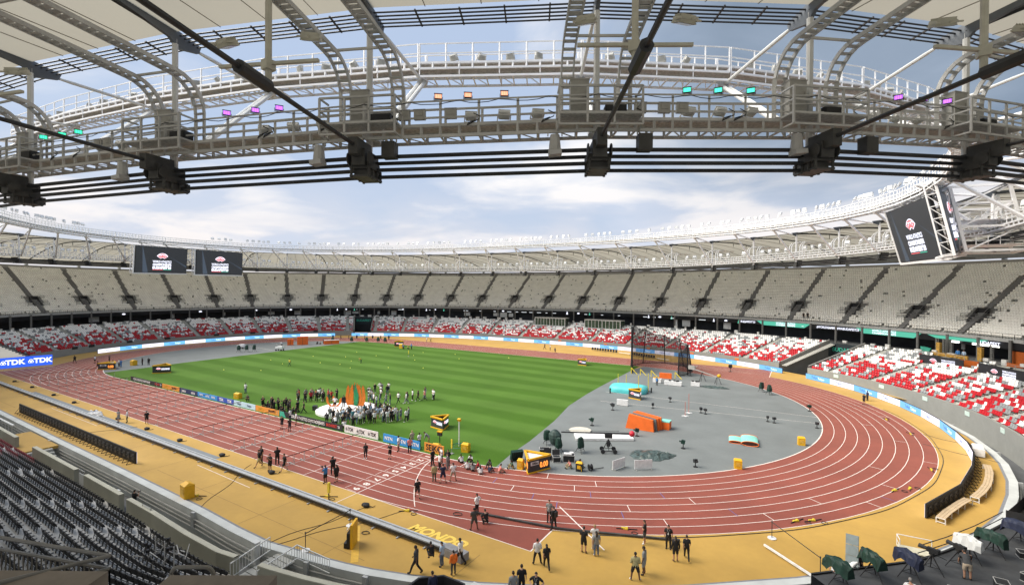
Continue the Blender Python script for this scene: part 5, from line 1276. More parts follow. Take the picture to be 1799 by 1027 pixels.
# small wall plates on the grey front wall
WI = (WALL[0]-.34, WALL[1]-.34, *WALL[2:])
for i, t_ in enumerate((3.8, 10.6, 18.3, 26.0, 34.0, 52, 60.5, 69, 77.5, 86.5)):
    p = P(WI, t_); q = P(WI, t_-.4); x = Vector(q-p); x.z = 0; dk_ = i > 4
    mb = MB(); mb.box((0, 0, 0), (1.1, .62, .04)); o = mb.build('wall_plate', mat('plate_orange', (0.62, 0.20, 0.07), .5) if dk_ else mat('plate_mint', (0.55, 0.68, 0.63), .4)); o.matrix_world = frame((p[0], p[1], 1.15), x, (0, 0, 1))
    tag(o, f'{"orange" if dk_ else "pale mint"} plate on the grey front wall, {ordn(i+1)} counting from the right', 'sign')
for i, t_ in enumerate((203.5, 199.6, 190.9, 182.6, 172.2, 163, 154.2, 146)):
    p = P(WI, t_); q = P(WI, t_-.4); x = Vector(q-p); x.z = 0; mb = MB(); mb.box((0, 0, 0), (1.6, .7, .05)); o = mb.build('wall_plate', m_black); o.matrix_world = frame((p[0], p[1], 1.75), x, (0, 0, 1))
    tag(o, f'black plate hung on the grey front wall above the boards, {ordn(i+1)} from the left', 'sign')

# ------------------------------------------------------------------ hurdles
m_hb = mat('hurdle_dark', (0.09, 0.028, 0.025), .5); m_hf = mat('hurdle_metal', (0.46, 0.46, 0.45), .35)
mb = MB(); mb.box((0, 0, 1.03), (.03, 1.18, .07)); HB = mb.mesh('bar', m_hb)
mb = MB()
for sy in (-.56, .56): mb.bar((0, sy, .02), (0, sy, 1.02), .03); mb.bar((0, sy, .03), (-.68, sy, .03), .045)
mb.bar((0, -.56, .14), (0, .56, .14), .03); mb.box((-.60, -.56, .07), (.14, .10, .10)); mb.box((-.60, .56, .07), (.14, .10, .10)); HF = mb.mesh('frame', m_hf)
for i in range(10):
    for j in range(9):
        x = 31.2-9.14*i; y = -(RI+(j+.5)*LW)
        if (i, j) in ((0, 0),): continue
        o = thing('hurdle', f'hurdle in the {ordn(9-j)} lane from the near apron, {ordn(i+1)} row before the finish', 'hurdle', (x+rng.normal()*.03, y, .012), rng.normal()*.02, 'hurdles across the home straight')
        for me_, nm in ((HB, 'bar'), (HF, 'frame')): c = bpy.data.objects.new(nm, me_); COL.objects.link(c); c.parent = o
# ------------------------------------------------------------------ camera rail on the near apron
root = thing('camera_rail', 'long low aluminium camera rail laid along the yellow apron', 'rail')
m_alu = mat('aluminium', (0.42, 0.44, 0.46), .4, .0, ns=2, nv=.1)
mb = MB(); mb.bar((-62, -50.95, .42), (55.3, -50.95, .42), .14, .12); mb.bar((-62, -50.5, .42), (55.3, -50.5, .42), .12, .12); mb.bar((-62, -50.72, .36), (55.3, -50.72, .36), .3, .03); mb.build('beam', m_alu, root)
mb = MB(); mb.bar((-62, -51.05, .3), (55.3, -51.05, .3), .05, .2); mb.build('side_plate', m_black, root)
mb = MB()
for x in np.arange(-61, 55, 2.6): mb.bar((x, -50.3, .05), (x, -51.25, .05), .12, .07); mb.bar((x, -50.7, .05), (x, -50.7, .36), .07)
mb.build('foot', m_alu, root)
mb = MB(); mb.box((55.9, -50.85, .28), (1.9, .8, .5), rot=-.1); mb.box((55.6, -50.95, .58), (1.2, .5, .12), rot=-.1); mb.build('end_cover', mat('cover_grey', (0.25, 0.25, 0.26), .7), root)
# ---- yellow kit and stanchions
m_yel = mat('kit_yellow', (0.72, 0.40, 0.015), .45, ns=2, nv=.08); m_yel2 = mat('kit_lemon', (0.70, 0.55, 0.05), .45)
def cover_box(x, y, w_, d_, h_, label, rz=.2, m=None, blk=False):
    root = thing('equipment_box', label, 'box', (x, y, .012), rz); mb = MB()
    mb.box((0, 0, h_*.45), (w_, d_, h_*.9)); mb.build('body', m_black if blk else (m or m_yel), root)
    mb = MB(); hw, hd = w_*.52, d_*.52
    mb.add([(-hw, -hd, h_*.9), (hw, -hd, h_*.9), (hw, hd, h_*.9), (-hw, hd, h_*.9), (-hw*.7, 0, h_*1.08), (hw*.7, 0, h_*1.08)], [(0, 1, 5, 4), (2, 3, 4, 5), (1, 2, 5), (3, 0, 4), (3, 2, 1, 0)]); mb.build('lid', m or m_yel, root)
    mb = MB(); mb.box((0, -d_*.5-.01, h_*.5), (w_*.55, .02, h_*.4)); mb.box((w_*.4, -d_*.51, h_*.3), (.04, .02, h_*.5)); mb.build('label_panel', m_tape if not blk else m_yel, root); return root
cover_box(30.4, -55.9, 1.0, .8, 1.25, 'tall yellow covered equipment box on the near apron', -.1)
cover_box(41.1, -35.4, .9, .7, .9, 'yellow equipment box under the small clock by the finish'); cover_box(43.9, -33.6, .85, .7, .95, 'yellow box beside the pale tripod mast on the grass')
cover_box(51.7, -34.7, .6, .6, 1.0, 'slim yellow box at the corner of the triangular clock'); cover_box(57.0, -32.0, .65, .55, .9, 'black box with yellow lid near the inner kerb of the bend', blk=True)
cover_box(70.6, -22.6, .75, .6, .95, 'yellow box beside the kerb below the rolled mint mat'); cover_box(76.2, -10.4, .75, .6, .95, 'yellow box beside the kerb at the right of the grey infield')
cover_box(-12.2, -35.0, 0, 0, 0, 'x') if False else None
cover_box(-3.2, -33.2, 1.1, .7, .9, 'yellow drum topped box on the grass behind the blue boards'); cover_box(-56.5, -28.0, 1.0, 1.0, 1.2, 'yellow cabinet beside the far left bend'); cover_box(-28.0, 29.6, 1.0, .9, 1.3, 'orange yellow box on the far grass edge')
root = thing('display_board', 'upright yellow display board with its workings open at the back', 'board', (48.9, -53.5, .01), .55)
mb = MB(); mb.box((0, .0, .85), (.16, 1.15, 1.7)); mb.build('panel', m_yel, root)
mb = MB(); mb.box((-.22, 0, .55), (.26, 1.0, 1.1)); mb.box((-.42, -.2, .2), (.3, .5, .35)); mb.build('housing', m_black, root)
mb = MB()
for z_ in (.35, .65, .95, 1.25): mb.box((-.36, 0, z_), (.05, .7, .12))
mb.build('terminal', m_wp, root)
def coil(x, y, r_, label, m=None, n=3):
    mb = MB(); pts = []
    for i in range(n*14): a_ = 2*PI*i/14; q = r_*(1+.12*math.sin(i*.9)); pts.append((x+q*math.cos(a_), y+q*.8*math.sin(a_), .04+.012*(i/14)))
    mb.tube(pts, .022, 4); tag(mb.build('cable_coil', m or m_black), label, 'cable')
coil(48.3, -51.9, .28, 'black coil of cable beside the upright yellow board'); coil(52.3, -45.9, .35, 'coil of cable on the red run off left of the crouching man')
def stanchion(x, y, h_, lab):
    root = thing('stanchion', lab, 'post', (x, y, .01)); mb = MB(); mb.tube([(0, 0, 0), (0, 0, .05), (0, 0, .07)], [.3, .3, .05], 12); mb.build('base', m_wp, root); mb = MB(); mb.tube([(0, 0, .05), (0, 0, h_)], .03, 6); mb.box((0, 0, h_), (.08, .08, .1)); mb.build('pole', m_cast, root)
SN = [(46.6, -55.75, 'brown belt stanchion with white base beside the white kerb'), (46.4, -51.75, 'brown belt stanchion with white base beside the camera rail'), (77.2, -40.2, 'belt stanchion with white base at the lower right'), (74.3, -36.5, 'belt stanchion on the yellow apron near the bend edge')]
for x, y, lab in SN: stanchion(x, y, 1.25 if y > -60 else 1, lab)
for (a_, b_, lab) in ((SN[0], SN[1], 'brown belt stretched between two stanchions across the near apron'), (SN[2], SN[3], 'brown belt stretched between two stanchions at the lower right')):
    mb = MB(); mb.bar((a_[0], a_[1], 1.22), (b_[0], b_[1], 1.22), .015, .06); tag(mb.build('belt', m_cast), lab, 'belt')
# finish post and masts
root = thing('finish_post', 'yellow and black photo finish post on the near side of the finish line', 'post', (42.0, -50.3, .01))
mb = MB(); mb.box((0, 0, 1.45), (.22, .16, .85)); mb.build('head', m_yel2, root); mb = MB(); mb.tube([(0, 0, .1), (0, 0, 1.1)], .05, 6); mb.bar((-.5, 0, .06), (.5, 0, .06), .1); mb.bar((0, -.4, .06), (0, .4, .06), .1); mb.build('stand', m_black, root)
root = thing('lamp_mast', 'pale tripod mast with yellow sensor head on the grass', 'mast', (42.1, -32.5, .01)); mb = MB(); mb.tube([(0, 0, 0), (0, 0, 2.9)], .07, 8); mb.build('pole', m_wp, root)
mb = MB(); mb.box((0, 0, 3.05), (.4, .25, .28), tilt=.4); mb.build('head', m_yel, root); mb = MB()
for a_ in (0, 2.1, 4.2): mb.bar((0, 0, .3), (1.0*math.cos(a_), 1.0*math.sin(a_), .02), .04)
mb.tube([(.95*math.cos(2*PI*i/24), .95*math.sin(2*PI*i/24), .03) for i in range(25)], .03, 4); mb.build('tripod', mat('tripod_teal', (0.03, 0.17, 0.13), .6), root)
root = thing('field_clock', 'small black clock with yellow top on a stalk by the finish', 'clock', (41.2, -34.9, .9)); mb = MB(); mb.tube([(0, 0, 0), (0, 0, .8)], .05, 6); mb.build('stalk', m_black, root)
mb = MB(); mb.box((0, 0, 1.0), (.6, .2, .42)); mb.build('face', m_black, root); mb = MB(); mb.box((0, 0, 1.26), (.66, .26, .12)); mb.build('cap', m_yel, root)
for i, (x, y, lab) in enumerate(((43.0, -35.0, 'narrow yellow post right of the small clock'), (-14.0, 18.0, 'thin yellow rod standing in the far grass'))):
    root = thing('marker_post', lab, 'post', (x, y, .01)); mb = MB(); mb.box((0, 0, 1.1), (.16, .1, 1.0)); mb.build('board', m_yel2, root); mb = MB(); mb.tube([(0, 0, 0), (0, 0, 1.0)], .03, 5); mb.box((0, 0, .04), (.4, .4, .05)); mb.build('stand', m_steel_g, root)
# triangular sponsor prisms
def tri_prism(x, y, s, h_, rz, label, clock=False):
    root = thing('triangular_stand', label, 'stand', (x, y, .012), rz); v = [(s*math.cos(R(a_)), s*math.sin(R(a_))) for a_ in (-150, -30, 90)]
    mb = MB(); mb.prism(v, .12, h_-.16); 
    mb.v = mb.v; f_ = mb.f; mb.f = [f for f in mb.f if len(f) == 4]; mb.m = [0]*len(mb.f); mb.build('side_panel', mat('prism_dark', (0.045, 0.05, 0.052), .5), root)
    for nm, z0, z1 in (('base_frame', 0, .13), ('top_frame', h_-.18, h_)):
        mb = MB()
        for i in range(3): a_, b_ = v[i], v[(i+1) % 3]; mb.bar((a_[0]*1.02, a_[1]*1.02, (z0+z1)/2), (b_[0]*1.02, b_[1]*1.02, (z0+z1)/2), .2 if z0 else .14, z1-z0)
        mb.build(nm, m_yel, root)
    if clock: mb = MB(); mb.add([(p[0]*.9, p[1]*.9, h_-.22) for p in v], [(0, 1, 2)]); mb.build('top_sheet', m_wp, root)
    for i in range(3):
        a_, b_ = Vector((*v[i], 0)), Vector((*v[(i+1) % 3], 0)); x_ = (b_-a_).normalized(); c = (a_+b_)/2; n = x_.cross(Vector((0, 0, 1))); c = c+n*.012
        if clock:
            put(text_mesh('0.00', .75, emis('clock_orange', (1, .28, .04), 1.0), bold=.02, sx=.8), 'digits', root, frame((c.x+x_.x*s*.38, c.y+x_.y*s*.38, .62), x_, (0, 0, 1)))
            mb = MB(); mb.box((0, 0, 0), (s*.62, .36, .02)); o = mb.build('number_plate', m_wp, root); o.matrix_local = frame((c.x-x_.x*s*.36, c.y-x_.y*s*.36, h_*.62), x_, (0, 0, 1))
            put(text_mesh('100m', .34, m_tk, bold=.01), 'digits', root, frame((c.x-x_.x*s*.36+n.x*.03, c.y-x_.y*s*.36+n.y*.03, h_*.62), x_, (0, 0, 1)))
        else:
            o = bpy.data.objects.new('emblem', EM); COL.objects.link(o); o.parent = root; o.matrix_local = frame((c.x-x_.x*s*.3, c.y-x_.y*s*.3, h_*.40), x_, (0, 0, 1)) @ Matrix.Scale(.3*h_, 4)
            for k_, me in enumerate(TXT):
                o = bpy.data.objects.new('lettering', me); COL.objects.link(o); o.parent = root; w_ = max(v_.co.x for v_ in me.vertices)*2; o.matrix_local = frame((c.x+x_.x*s*.35, c.y+x_.y*s*.35, h_*.60-k_*.14), x_, (0, 0, 1)) @ Matrix.Diagonal((s*.8/w_, .28, 1, 1))
tri_prism(35.6, -28.0, 1.35, 1.5, -.16, 'black triangular stand with yellow frames on the near grass'); tri_prism(31.1, 30.7, 1.3, 1.5, -.1, 'black triangular stand with yellow frames at the far grass edge')
tri_prism(52.5, 2.7, 1.3, 1.6, -.3, 'black triangular stand with yellow frames beside the turquoise landing mat'); tri_prism(-40.5, -28.6, 1.9, 1.7, .9, 'wide black triangular stand with yellow frames at the left of the grass')
tri_prism(-32.1, 32.8, 1.6, 1.7, .7, 'black triangular stand with yellow frames at the far left grass edge'); tri_prism(52.9, -34.0, 1.6, 1.5, -.94, 'triangular field clock with orange digits beside the near bend', True)
tri_prism(-55.2, -33.0, 1.9, 1.5, .8, 'triangular field clock with orange digits inside the far left bend', True)
# ---- podium with the orange and green flame sculpture
root = thing('podium', 'round white podium stage on the grass', 'stage', (18.0, -28.7, .012)); mb = MB(); n_ = 48
mb.tube([(0, 0, 0), (0, 0, .28)], 4.35, 48); mb.build('stage', mat('stage_white', (0.78, 0.78, 0.78), .5, ns=.5, nv=.04), root); mb = MB(); mb.tube([(0, 0, .28), (0, 0, .5)], 1.3, 32); mb.build('plinth', mat('stage_white', (0.78, 0.78, 0.78)), root)
root = thing('flame_sculpture', 'orange and green flame shaped sculpture on the white podium', 'sculpture', (17.8, -26.9, .3)); m_fo = mat('flame_orange', (0.75, 0.20, 0.02), .5); m_fg = mat('flame_green', (0.03, 0.30, 0.12), .5)
def blade(u0, lean, w_, h_, m, nm):
    mb = MB(); L_, R_ = [], []
    for i in range(13):
        f = i/12; c = u0+lean*f+.30*math.sin(f*PI*1.5)*(1 if lean > 0 else -1)*.6; ww = w_*(1-.25*f)*(1 if f < .85 else (1-f)/.15+.05); L_.append((c-ww/2, f*h_)); R_.append((c+ww/2, f*h_))
    vs = [(x, -.09, z_) for x, z_ in L_]+[(x, -.09, z_) for x, z_ in R_]+[(x, .09, z_) for x, z_ in L_]+[(x, .09, z_) for x, z_ in R_]; n = 13; fs = []
    for i in range(12): fs += [(i, n+i, n+i+1, i+1), (2*n+i+1, 3*n+i+1, 3*n+i, 2*n+i), (i+1, 2*n+i+1, 2*n+i, i), (n+i, 3*n+i, 3*n+i+1, n+i+1)]
    mb.add(vs, fs); o = mb.build(nm, m, root); o.rotation_euler = (0, 0, .55); return o
for u0, le in ((-.95, -.35), (-.5, -.15), (.55, .15), (1.0, .35)): blade(u0, le, .5, 3.4-.25*abs(u0), m_fo, 'flame_blade')
blade(0.05, 0.02, .8, 3.3, m_fg, 'green_panel'); blade(-.22, -.06, .2, 3.6, m_fo, 'flame_blade'); blade(.36, .06, .2, 3.5, m_fo, 'flame_blade')
root = thing('flame_sculpture', 'small low orange flame sculpture at the left of the podium', 'sculpture', (15.2, -28.9, .3)); blade(0, .2, .4, 1.6, m_fo, 'flame_blade'); blade(.5, .9, .35, 1.3, m_fo, 'flame_blade'); blade(-.3, -.9, .3, 1.5, m_fo, 'flame_blade')
for i, (x, y, lab) in enumerate(((14.0, -31.2, 'black loudspeaker wedge left of the podium'), (24.2, -27.4, 'black loudspeaker box behind the podium crowd'), (14.6, -26.4, 'upright black loudspeaker at the back left of the podium'))):
    root = thing('stage_speaker', lab, 'loudspeaker', (x, y, .01), .5); mb = MB(); mb.box((0, 0, .35), (.6, .5, .7), tilt=.12); mb.build('cabinet', m_black, root); mb = MB(); mb.box((0, -.28, .35), (.5, .03, .58), tilt=.12); mb.build('grille', m_cast, root)
# white steel gantry carrying the right screens
root = thing('screen_gantry', 'white steel gantry with railed platforms right of the edge on screen', 'gantry'); mb = MB(); mr = MB(); gx = [(93.6, 6.5), (98.8, 7.6), (93.0, 1.0), (98.4, 1.5)]
for (x, y) in gx: mb.bar((x, y, 23.2), (x-1.6, y, 31.2), .32)
for z_ in (23.3, 26.2, 29.0, 31.1):
    o_ = -1.6*(z_-23.2)/8
    for a_, b_ in ((0, 1), (2, 3), (0, 2), (1, 3)): mb.bar((gx[a_][0]+o_, gx[a_][1], z_), (gx[b_][0]+o_, gx[b_][1], z_), .24)
for a_, b_ in ((0, 1), (2, 3), (0, 2)):
    for z_ in (23.3, 26.2, 28.6): mb.bar((gx[a_][0]-1.6*(z_-23.2)/8, gx[a_][1], z_), (gx[b_][0]-1.6*(z_-20.4)/8, gx[b_][1], z_+2.6), .16)
mb.build('lattice', m_catw, root)
for z_ in (24.0, 27.0):
    o_ = -1.6*(z_-23.2)/8; mr.quad((93+o_, 1.2, z_), (98.4+o_, 1.6, z_), (98.6+o_, 7.4, z_), (93.4+o_, 6.4, z_))
    for h in (.5, 1.0): mr.bar((93+o_, 1.2, z_+h), (98.4+o_, 1.6, z_+h), .06)
    for i in range(6): f = i/5; mr.bar((93+o_+5.4*f, 1.2+.4*f, z_), (93+o_+5.4*f, 1.2+.4*f, z_+1), .06)
mr.build('platform', m_catw, root)

# ------------------------------------------------------------------ kit on the grey infield
m_grn = mat('tarp_green', (0.006, 0.032, 0.022), .55, ns=3, nv=.35, bump=.3); m_tq = mat('mat_turquoise', (0.10, 0.55, 0.56), .5, ns=1.5, nv=.08); m_mint = mat('mat_mint', (0.24, 0.62, 0.53), .5, ns=1.5, nv=.08)
m_org = mat('block_orange', (0.80, 0.15, 0.02), .6, ns=1.5, nv=.08); m_rod = mat('tripod_black', (0.02, 0.02, 0.022), .5)
m_blue = mat('tarp_navy', (0.012, 0.018, 0.045), .6, ns=3, nv=.3, bump=.2)
def tripod(x, y, z, lab, kind='camera', rz=0, s=1.0, m=None, grp=None):
    """camera on tripod; kind covered: shrouded by a tarpaulin"""
    root = thing('covered_camera' if kind == 'covered' else 'camera_tripod', lab, 'camera', (x, y, z), rz, grp); mb = MB()
    for a_ in (.5, 2.6, 4.7):
        mb.tube([(0, 0, 1.05*s), (.33*s*math.cos(a_), .33*s*math.sin(a_), .5*s), (.62*s*math.cos(a_), .62*s*math.sin(a_), .02)], [.045, .035, .025], 5)
    for i, a_ in enumerate((.5, 2.6, 4.7)): b_ = (.5, 2.6, 4.7)[(i+1) % 3]; mb.bar((.4*s*math.cos(a_), .4*s*math.sin(a_), .38*s), (.4*s*math.cos(b_), .4*s*math.sin(b_), .38*s), .025)
    mb.build('tripod', m_rod, root)
    if kind == 'covered':
        mb = MB(); nu = 14; pr = [(.10, 1.75), (.26, 1.68), (.34, 1.35), (.40, .95), (.38, .62)]; rs = random.Random(int(x*10)); vs = []
        for r_, h_ in pr:
            for i in range(nu): a_ = 2*PI*i/nu; q = r_*(1+.18*math.sin(3*a_+h_*2)+rs.uniform(-.06, .06)); vs.append((q*1.25*math.cos(a_)*s, q*.9*math.sin(a_)*s, (h_+rs.uniform(-.04, .04))*s))
        fs = [(j*nu+i, j*nu+(i+1) % nu, (j+1)*nu+(i+1) % nu, (j+1)*nu+i) for j in range(4) for i in range(nu)]+[tuple(reversed(range(nu)))]
        mb.add(vs, fs); mb.build('tarpaulin', m or m_grn, root)
    else:
        mb = MB(); mb.box((0, 0, 1.3*s), (.22*s, .42*s, .26*s)); mb.tube([(0, .2*s, 1.3*s), (0, .62*s, 1.3*s)], [.09*s, .13*s], 10); mb.box((0, -.3*s, 1.36*s), (.26*s, .16*s, .2*s)); mb.box((0, 0, 1.1*s), (.16*s, .2*s, .14*s)); mb.bar((.05, -.1*s, 1.1*s), (.28*s, -.6*s, .95*s), .03); mb.build('camera_body', m_black, root)
        if kind == 'tarp':
            mb = MB(); rs = random.Random(int(x*7)); vs = []; nj, ni = 9, 9; lean_ = rs.uniform(-.12, .12)
            for j in range(nj):
                f = j/(nj-1); yy = -.62+1.5*f; w_ = .24+.07*math.sin(PI*f)+rs.uniform(-.05, .05); h_ = 1.42+.16*math.sin(PI*f*1.1)+rs.uniform(-.05, .05)
                for i in range(ni):
                    g = i/(ni-1)*2-1; top_ = 1-abs(g)**3; hang = rs.uniform(.5, .78) if abs(g) > .9 else .55*abs(g)**3
                    vs.append(((g*w_*(1+.35*max(0, abs(g)-.6))+lean_*f+rs.uniform(-.03, .03))*s, (yy+rs.uniform(-.05, .05))*s, (h_-hang+rs.uniform(-.035, .035))*s))
            fs = [(j*ni+i, j*ni+i+1, (j+1)*ni+i+1, (j+1)*ni+i) for j in range(nj-1) for i in range(ni-1)]+[tuple(range(ni)), tuple(reversed(range((nj-1)*ni, nj*ni)))]; mb.add(vs, fs); mb.build('tarpaulin', m or m_grn, root)
    return root
for x, y, lab in ((50.6, -26.6, 'green shrouded camera nearest the grass edge'), (52.9, -28.4, 'green shrouded camera between the black cases and the white mat'), (55.0, -27.0, 'green shrouded camera right of the crane cover'), (70.1, 20.3, 'larger green shrouded camera beside the far kerb of the bend'), (71.4, 18.4, 'smaller green shrouded camera beside the far kerb of the bend')):
    tripod(x, y, .01, lab, 'covered', rz=x)
def small_cam(x, y, lab, m=None, s=.6):
    root = thing('ground_camera', lab, 'camera', (x, y, .012), x); mb = MB(); mb.tube([(0, 0, 0), (0, 0, .06)], .28*s, 10); mb.tube([(0, 0, .05), (0, 0, .6*s)], .05, 6); mb.build('base', m_rod, root)
    mb = MB(); mb.box((0, 0, .8*s), (.4*s, .45*s, .42*s), tilt=.2); mb.tube([(0, .2*s, .82*s), (0, .45*s, .85*s)], .1*s, 8); mb.build('body', m or m_black, root); return root
small_cam(52.1, -16.3, 'small green covered camera beside the round cover on the grey infield', m_grn, 1.0); small_cam(51.7, -6.9, 'small black camera near the white runway line start', None, 1.0)
for x, y, lab in ((77.3, 8.8, 'green covered low camera on the kerb at the right end of the infield'), (58.6, -17.6, 'green low camera behind the white landing cover'), (64.5, -19.3, 'green low camera at the tip of the crumpled tarpaulin')): small_cam(x, y, lab, m_grn, .95)
for x, y, lab in ((78.0, -1.2, 'black low camera beside the kerb below the runway lines'), (66.8, -24.6, 'black low camera near the kerb left of the yellow box'), (57.9, 3.2, 'black floor lamp on the upper runway line'), (56.6, -2.5, 'black floor lamp above the orange blocks'), (63.4, -1.3, 'left one of two black lamps beside the high jump uprights'), (64.1, -1.7, 'right one of two black lamps beside the high jump uprights'), (72.2, -1.2, 'left half of the black camera pair on the lower runway line'), (73.0, -1.5, 'right half of the black camera pair on the lower runway line')): small_cam(x, y, lab, None, .8)
# crane camera
root = thing('camera_crane', 'black camera crane on a four wheeled dolly with red counterweight ball', 'camera crane', (57.6, -25.2, .012)); d = Vector((58.2-51.8, -19.8+23.1, 0)).normalized(); ro = math.atan2(d.y, d.x); n2 = Vector((-d.y, d.x, 0))
mb = MB()
for sx in (-.75, .75):
    for sy in (-.55, .55): c = d*sx*.9+n2*sy; mb.tube([c+n2*(-.07)+Vector((0, 0, .24)), c+n2*.07+Vector((0, 0, .24))], .24, 12)
mb.build('wheel', m_rod, root); mb = MB()
for sy in (-.55, .55): mb.bar(d*-.7+n2*sy+Vector((0, 0, .3)), d*.7+n2*sy+Vector((0, 0, .3)), .06)
for sx in (-.65, .65): mb.bar(d*sx-n2*.55+Vector((0, 0, .3)), d*sx+n2*.55+Vector((0, 0, .3)), .06)
for a_ in (-1, 1): mb.bar(d*.6*a_+Vector((0, 0, .3)), Vector((0, 0, 1.5)), .07); mb.bar(n2*.5*a_+Vector((0, 0, .3)), Vector((0, 0, 1.5)), .07)
mb.box((0, 0, .95), (.4, .35, .5), rot=ro); mb.build('dolly_frame', m_rod, root)
mb = MB(); mb.tube([d*-5.3+Vector((0, 0, 2.15)), d*2.4+Vector((0, 0, 2.15))], [.07, .11], 8); mb.box((0, 0, 1.9), (.8, .5, .5), rot=ro); mb.bar(d*-4.8+Vector((0, 0, 2.35)), d*1.2+Vector((0, 0, 2.4)), .03); mb.build('boom', m_rod, root)
mb = MB(); mb.sphere(tuple(d*2.6+Vector((0, 0, 2.15))), .33, 14, 10); mb.build('counterweight', mat('ball_red', (0.55, 0.02, 0.04), .4), root, smooth=True)
mb = MB(); c = d*-6.0+Vector((0, 0, 1.5)); mb.sphere(tuple(c), (.75, .6, .95), 12, 8, fn=lambda p: (p[0]*(1+.12*math.sin(5*p[2])), p[1], p[2])); mb.build('cover', mat('cover_dark_green', (0.03, 0.055, 0.05), .6, ns=3, nv=.3), root)
# mats, covers, blocks
def slab(name, pts, z0, z1, m, lab, cat, mtop=None, extra=None):
    root = thing(name, lab, cat); mb = MB(); mb.prism(pts, z0, z1); mb.build('body', m, root)
    if extra: extra(root)
    return root
c0 = Vector((54.5, -19.7, 0))
root = thing('landing_cover', 'long flat white cover sheet behind the crane boom', 'cover', (55.3, -20.6, .012), math.atan2(.52, .86)); mb = MB(); mb.box((0, 0, .16), (7.0, 2.3, .26)); mb.build('sheet', m_wp, root); mb = MB()
for i in range(4): mb.box((-2.6+i*1.75, 0, .02), (.08, 2.4, .05))
mb.build('batten', m_steel_g, root)
root = thing('circle_cover', 'round cream throwing circle cover beside the grass edge', 'cover', (51.6, -19.2, .012)); mb = MB(); mb.tube([(0, 0, 0), (0, 0, .05)], 1.45, 28); mb.build('disc', mat('cover_cream', (0.58, 0.55, 0.47), .7), root); mb = MB(); mb.tube([(1.45*math.cos(2*PI*i/28), 1.45*math.sin(2*PI*i/28), .05) for i in range(29)], .04, 5); mb.build('rim', m_steel_g, root)
def crumple(x, y, w_, h_, rz, lab, m, seed=1, amp=.28):
    rs = random.Random(seed); nx, ny = 16, 10; vs = []
    for j in range(ny):
        for i in range(nx):
            u, v = i/(nx-1)*2-1, j/(ny-1)*2-1; k_ = 1-.35*abs(u*v); edge = (1-abs(u)**3)*(1-abs(v)**3)
            vs.append((u*w_/2*k_+rs.uniform(-.12, .12), v*h_/2*(1-.35*u)*k_+rs.uniform(-.12, .12), .02+edge*(amp*abs(math.sin(u*5+v*2+seed))+rs.uniform(0, amp*.8))))
    mb = MB(); mb.add(vs, [(j*nx+i, j*nx+i+1, (j+1)*nx+i+1, (j+1)*nx+i) for j in range(ny-1) for i in range(nx-1)]); o = mb.build('tarpaulin', m); o.location = (x, y, .012); o.rotation_euler = (0, 0, rz); tag(o, lab, 'tarpaulin'); return o
crumple(62.2, -23.6, 5.4, 3.4, .6, 'crumpled dark grey green tarpaulin on the grey infield beside the crane', mat('tarp_shiny', (0.06, 0.085, 0.08), .35, ns=4, nv=.4), 3); crumple(62.4, 19.6, 5.5, 2.2, .1, 'crumpled grey green tarpaulin near the hammer cage', mat('tarp_shiny', (0.06, 0.085, 0.08), .35), 5, .2)
crumple(-9.7, -49.6, 3.8, 1.2, .1, 'heap of white and black sheeting dumped on the near grey runway', m_wp, 8, .45)
# orange stacked blocks
root = thing('orange_blocks', 'stack of tall orange foam landing blocks on the grey infield', 'blocks'); d = Vector((60.0-56.3, 0, 0)).normalized()
for i, (dy, h_, m, x0, x1) in enumerate(((0, 1.9, m_org, 56.25, 59.95), (.62, 1.95, m_grey, 56.6, 60.2), (1.0, 2.0, m_org, 56.5, 60.4), (1.55, 2.0, m_org, 56.7, 60.6))):
    mb = MB(); y0 = -14.9+dy; w_ = .5 if m is m_org else .3
    vs = [(x0, y0, .02), (x1, y0, .02), (x1-.15, y0, h_*.78), (x0+.45, y0, h_)]; vs += [(a_, b_+w_, c_) for a_, b_, c_ in vs]; mb.add(vs, [(0, 1, 2, 3), (7, 6, 5, 4), (0, 4, 5, 1), (1, 5, 6, 2), (2, 6, 7, 3), (3, 7, 4, 0)]); mb.build('foam_block', m, root)
mb = MB(); mb.box((60.9, -12.3, .5), (1.1, 1.3, 1.0)); mb.build('foam_block', m_org, root); mb = MB(); mb.box((60.9, -12.3, 1.04), (1.15, 1.35, .1)); mb.build('cap', m_mint, root)
# rolled mint mat
root = thing('rolled_mat', 'mint green landing mat folded over with an orange red edge', 'mat', (70.3, -12.9, .012), .12); mb = MB()
def roll(mb, u0, u1, w_, h_, mi=0):
    prof = []
    for i in range(20): a_ = 2*PI*i/20; prof.append((u0+(u1-u0)*.5*(1+math.cos(a_)*(1 if abs(math.cos(a_)) < 2 else 1)), h_*.5*(1+math.sin(a_))))
    n = 20; vs = [(x, -w_/2, z_) for x, z_ in prof]+[(x, w_/2, z_) for x, z_ in prof]; mb.add(vs, [(i, (i+1) % n, n+(i+1) % n, n+i) for i in range(n)], mi)
    return prof
pA = roll(mb, -1.7, -.25, 2.2, .32); pB = roll(mb, -.35, 1.5, 2.9, .55); mb.build('mat_surface', m_mint, root); mb = MB()
for pr, w_ in ((pA, 2.2), (pB, 2.9)):
    for s_ in (-1, 1): mb.tube([(x, s_*w_/2, z_) for x, z_ in pr]+[(pr[0][0], s_*w_/2, pr[0][1])], .045, 5)
mb.build('edge_trim', m_org, root); mb = MB()
for pr, w_ in ((pA, 2.21), (pB, 2.91)): cx_ = sum(x for x, z_ in pr)/20; mb.add([(cx_+(x-cx_)*.8, -w_/2, .05+z_*.8) for x, z_ in pr], [tuple(range(20))])
mb.build('inner_fold', mat('fold_brown', (0.05, 0.02, 0.015), .8), root)
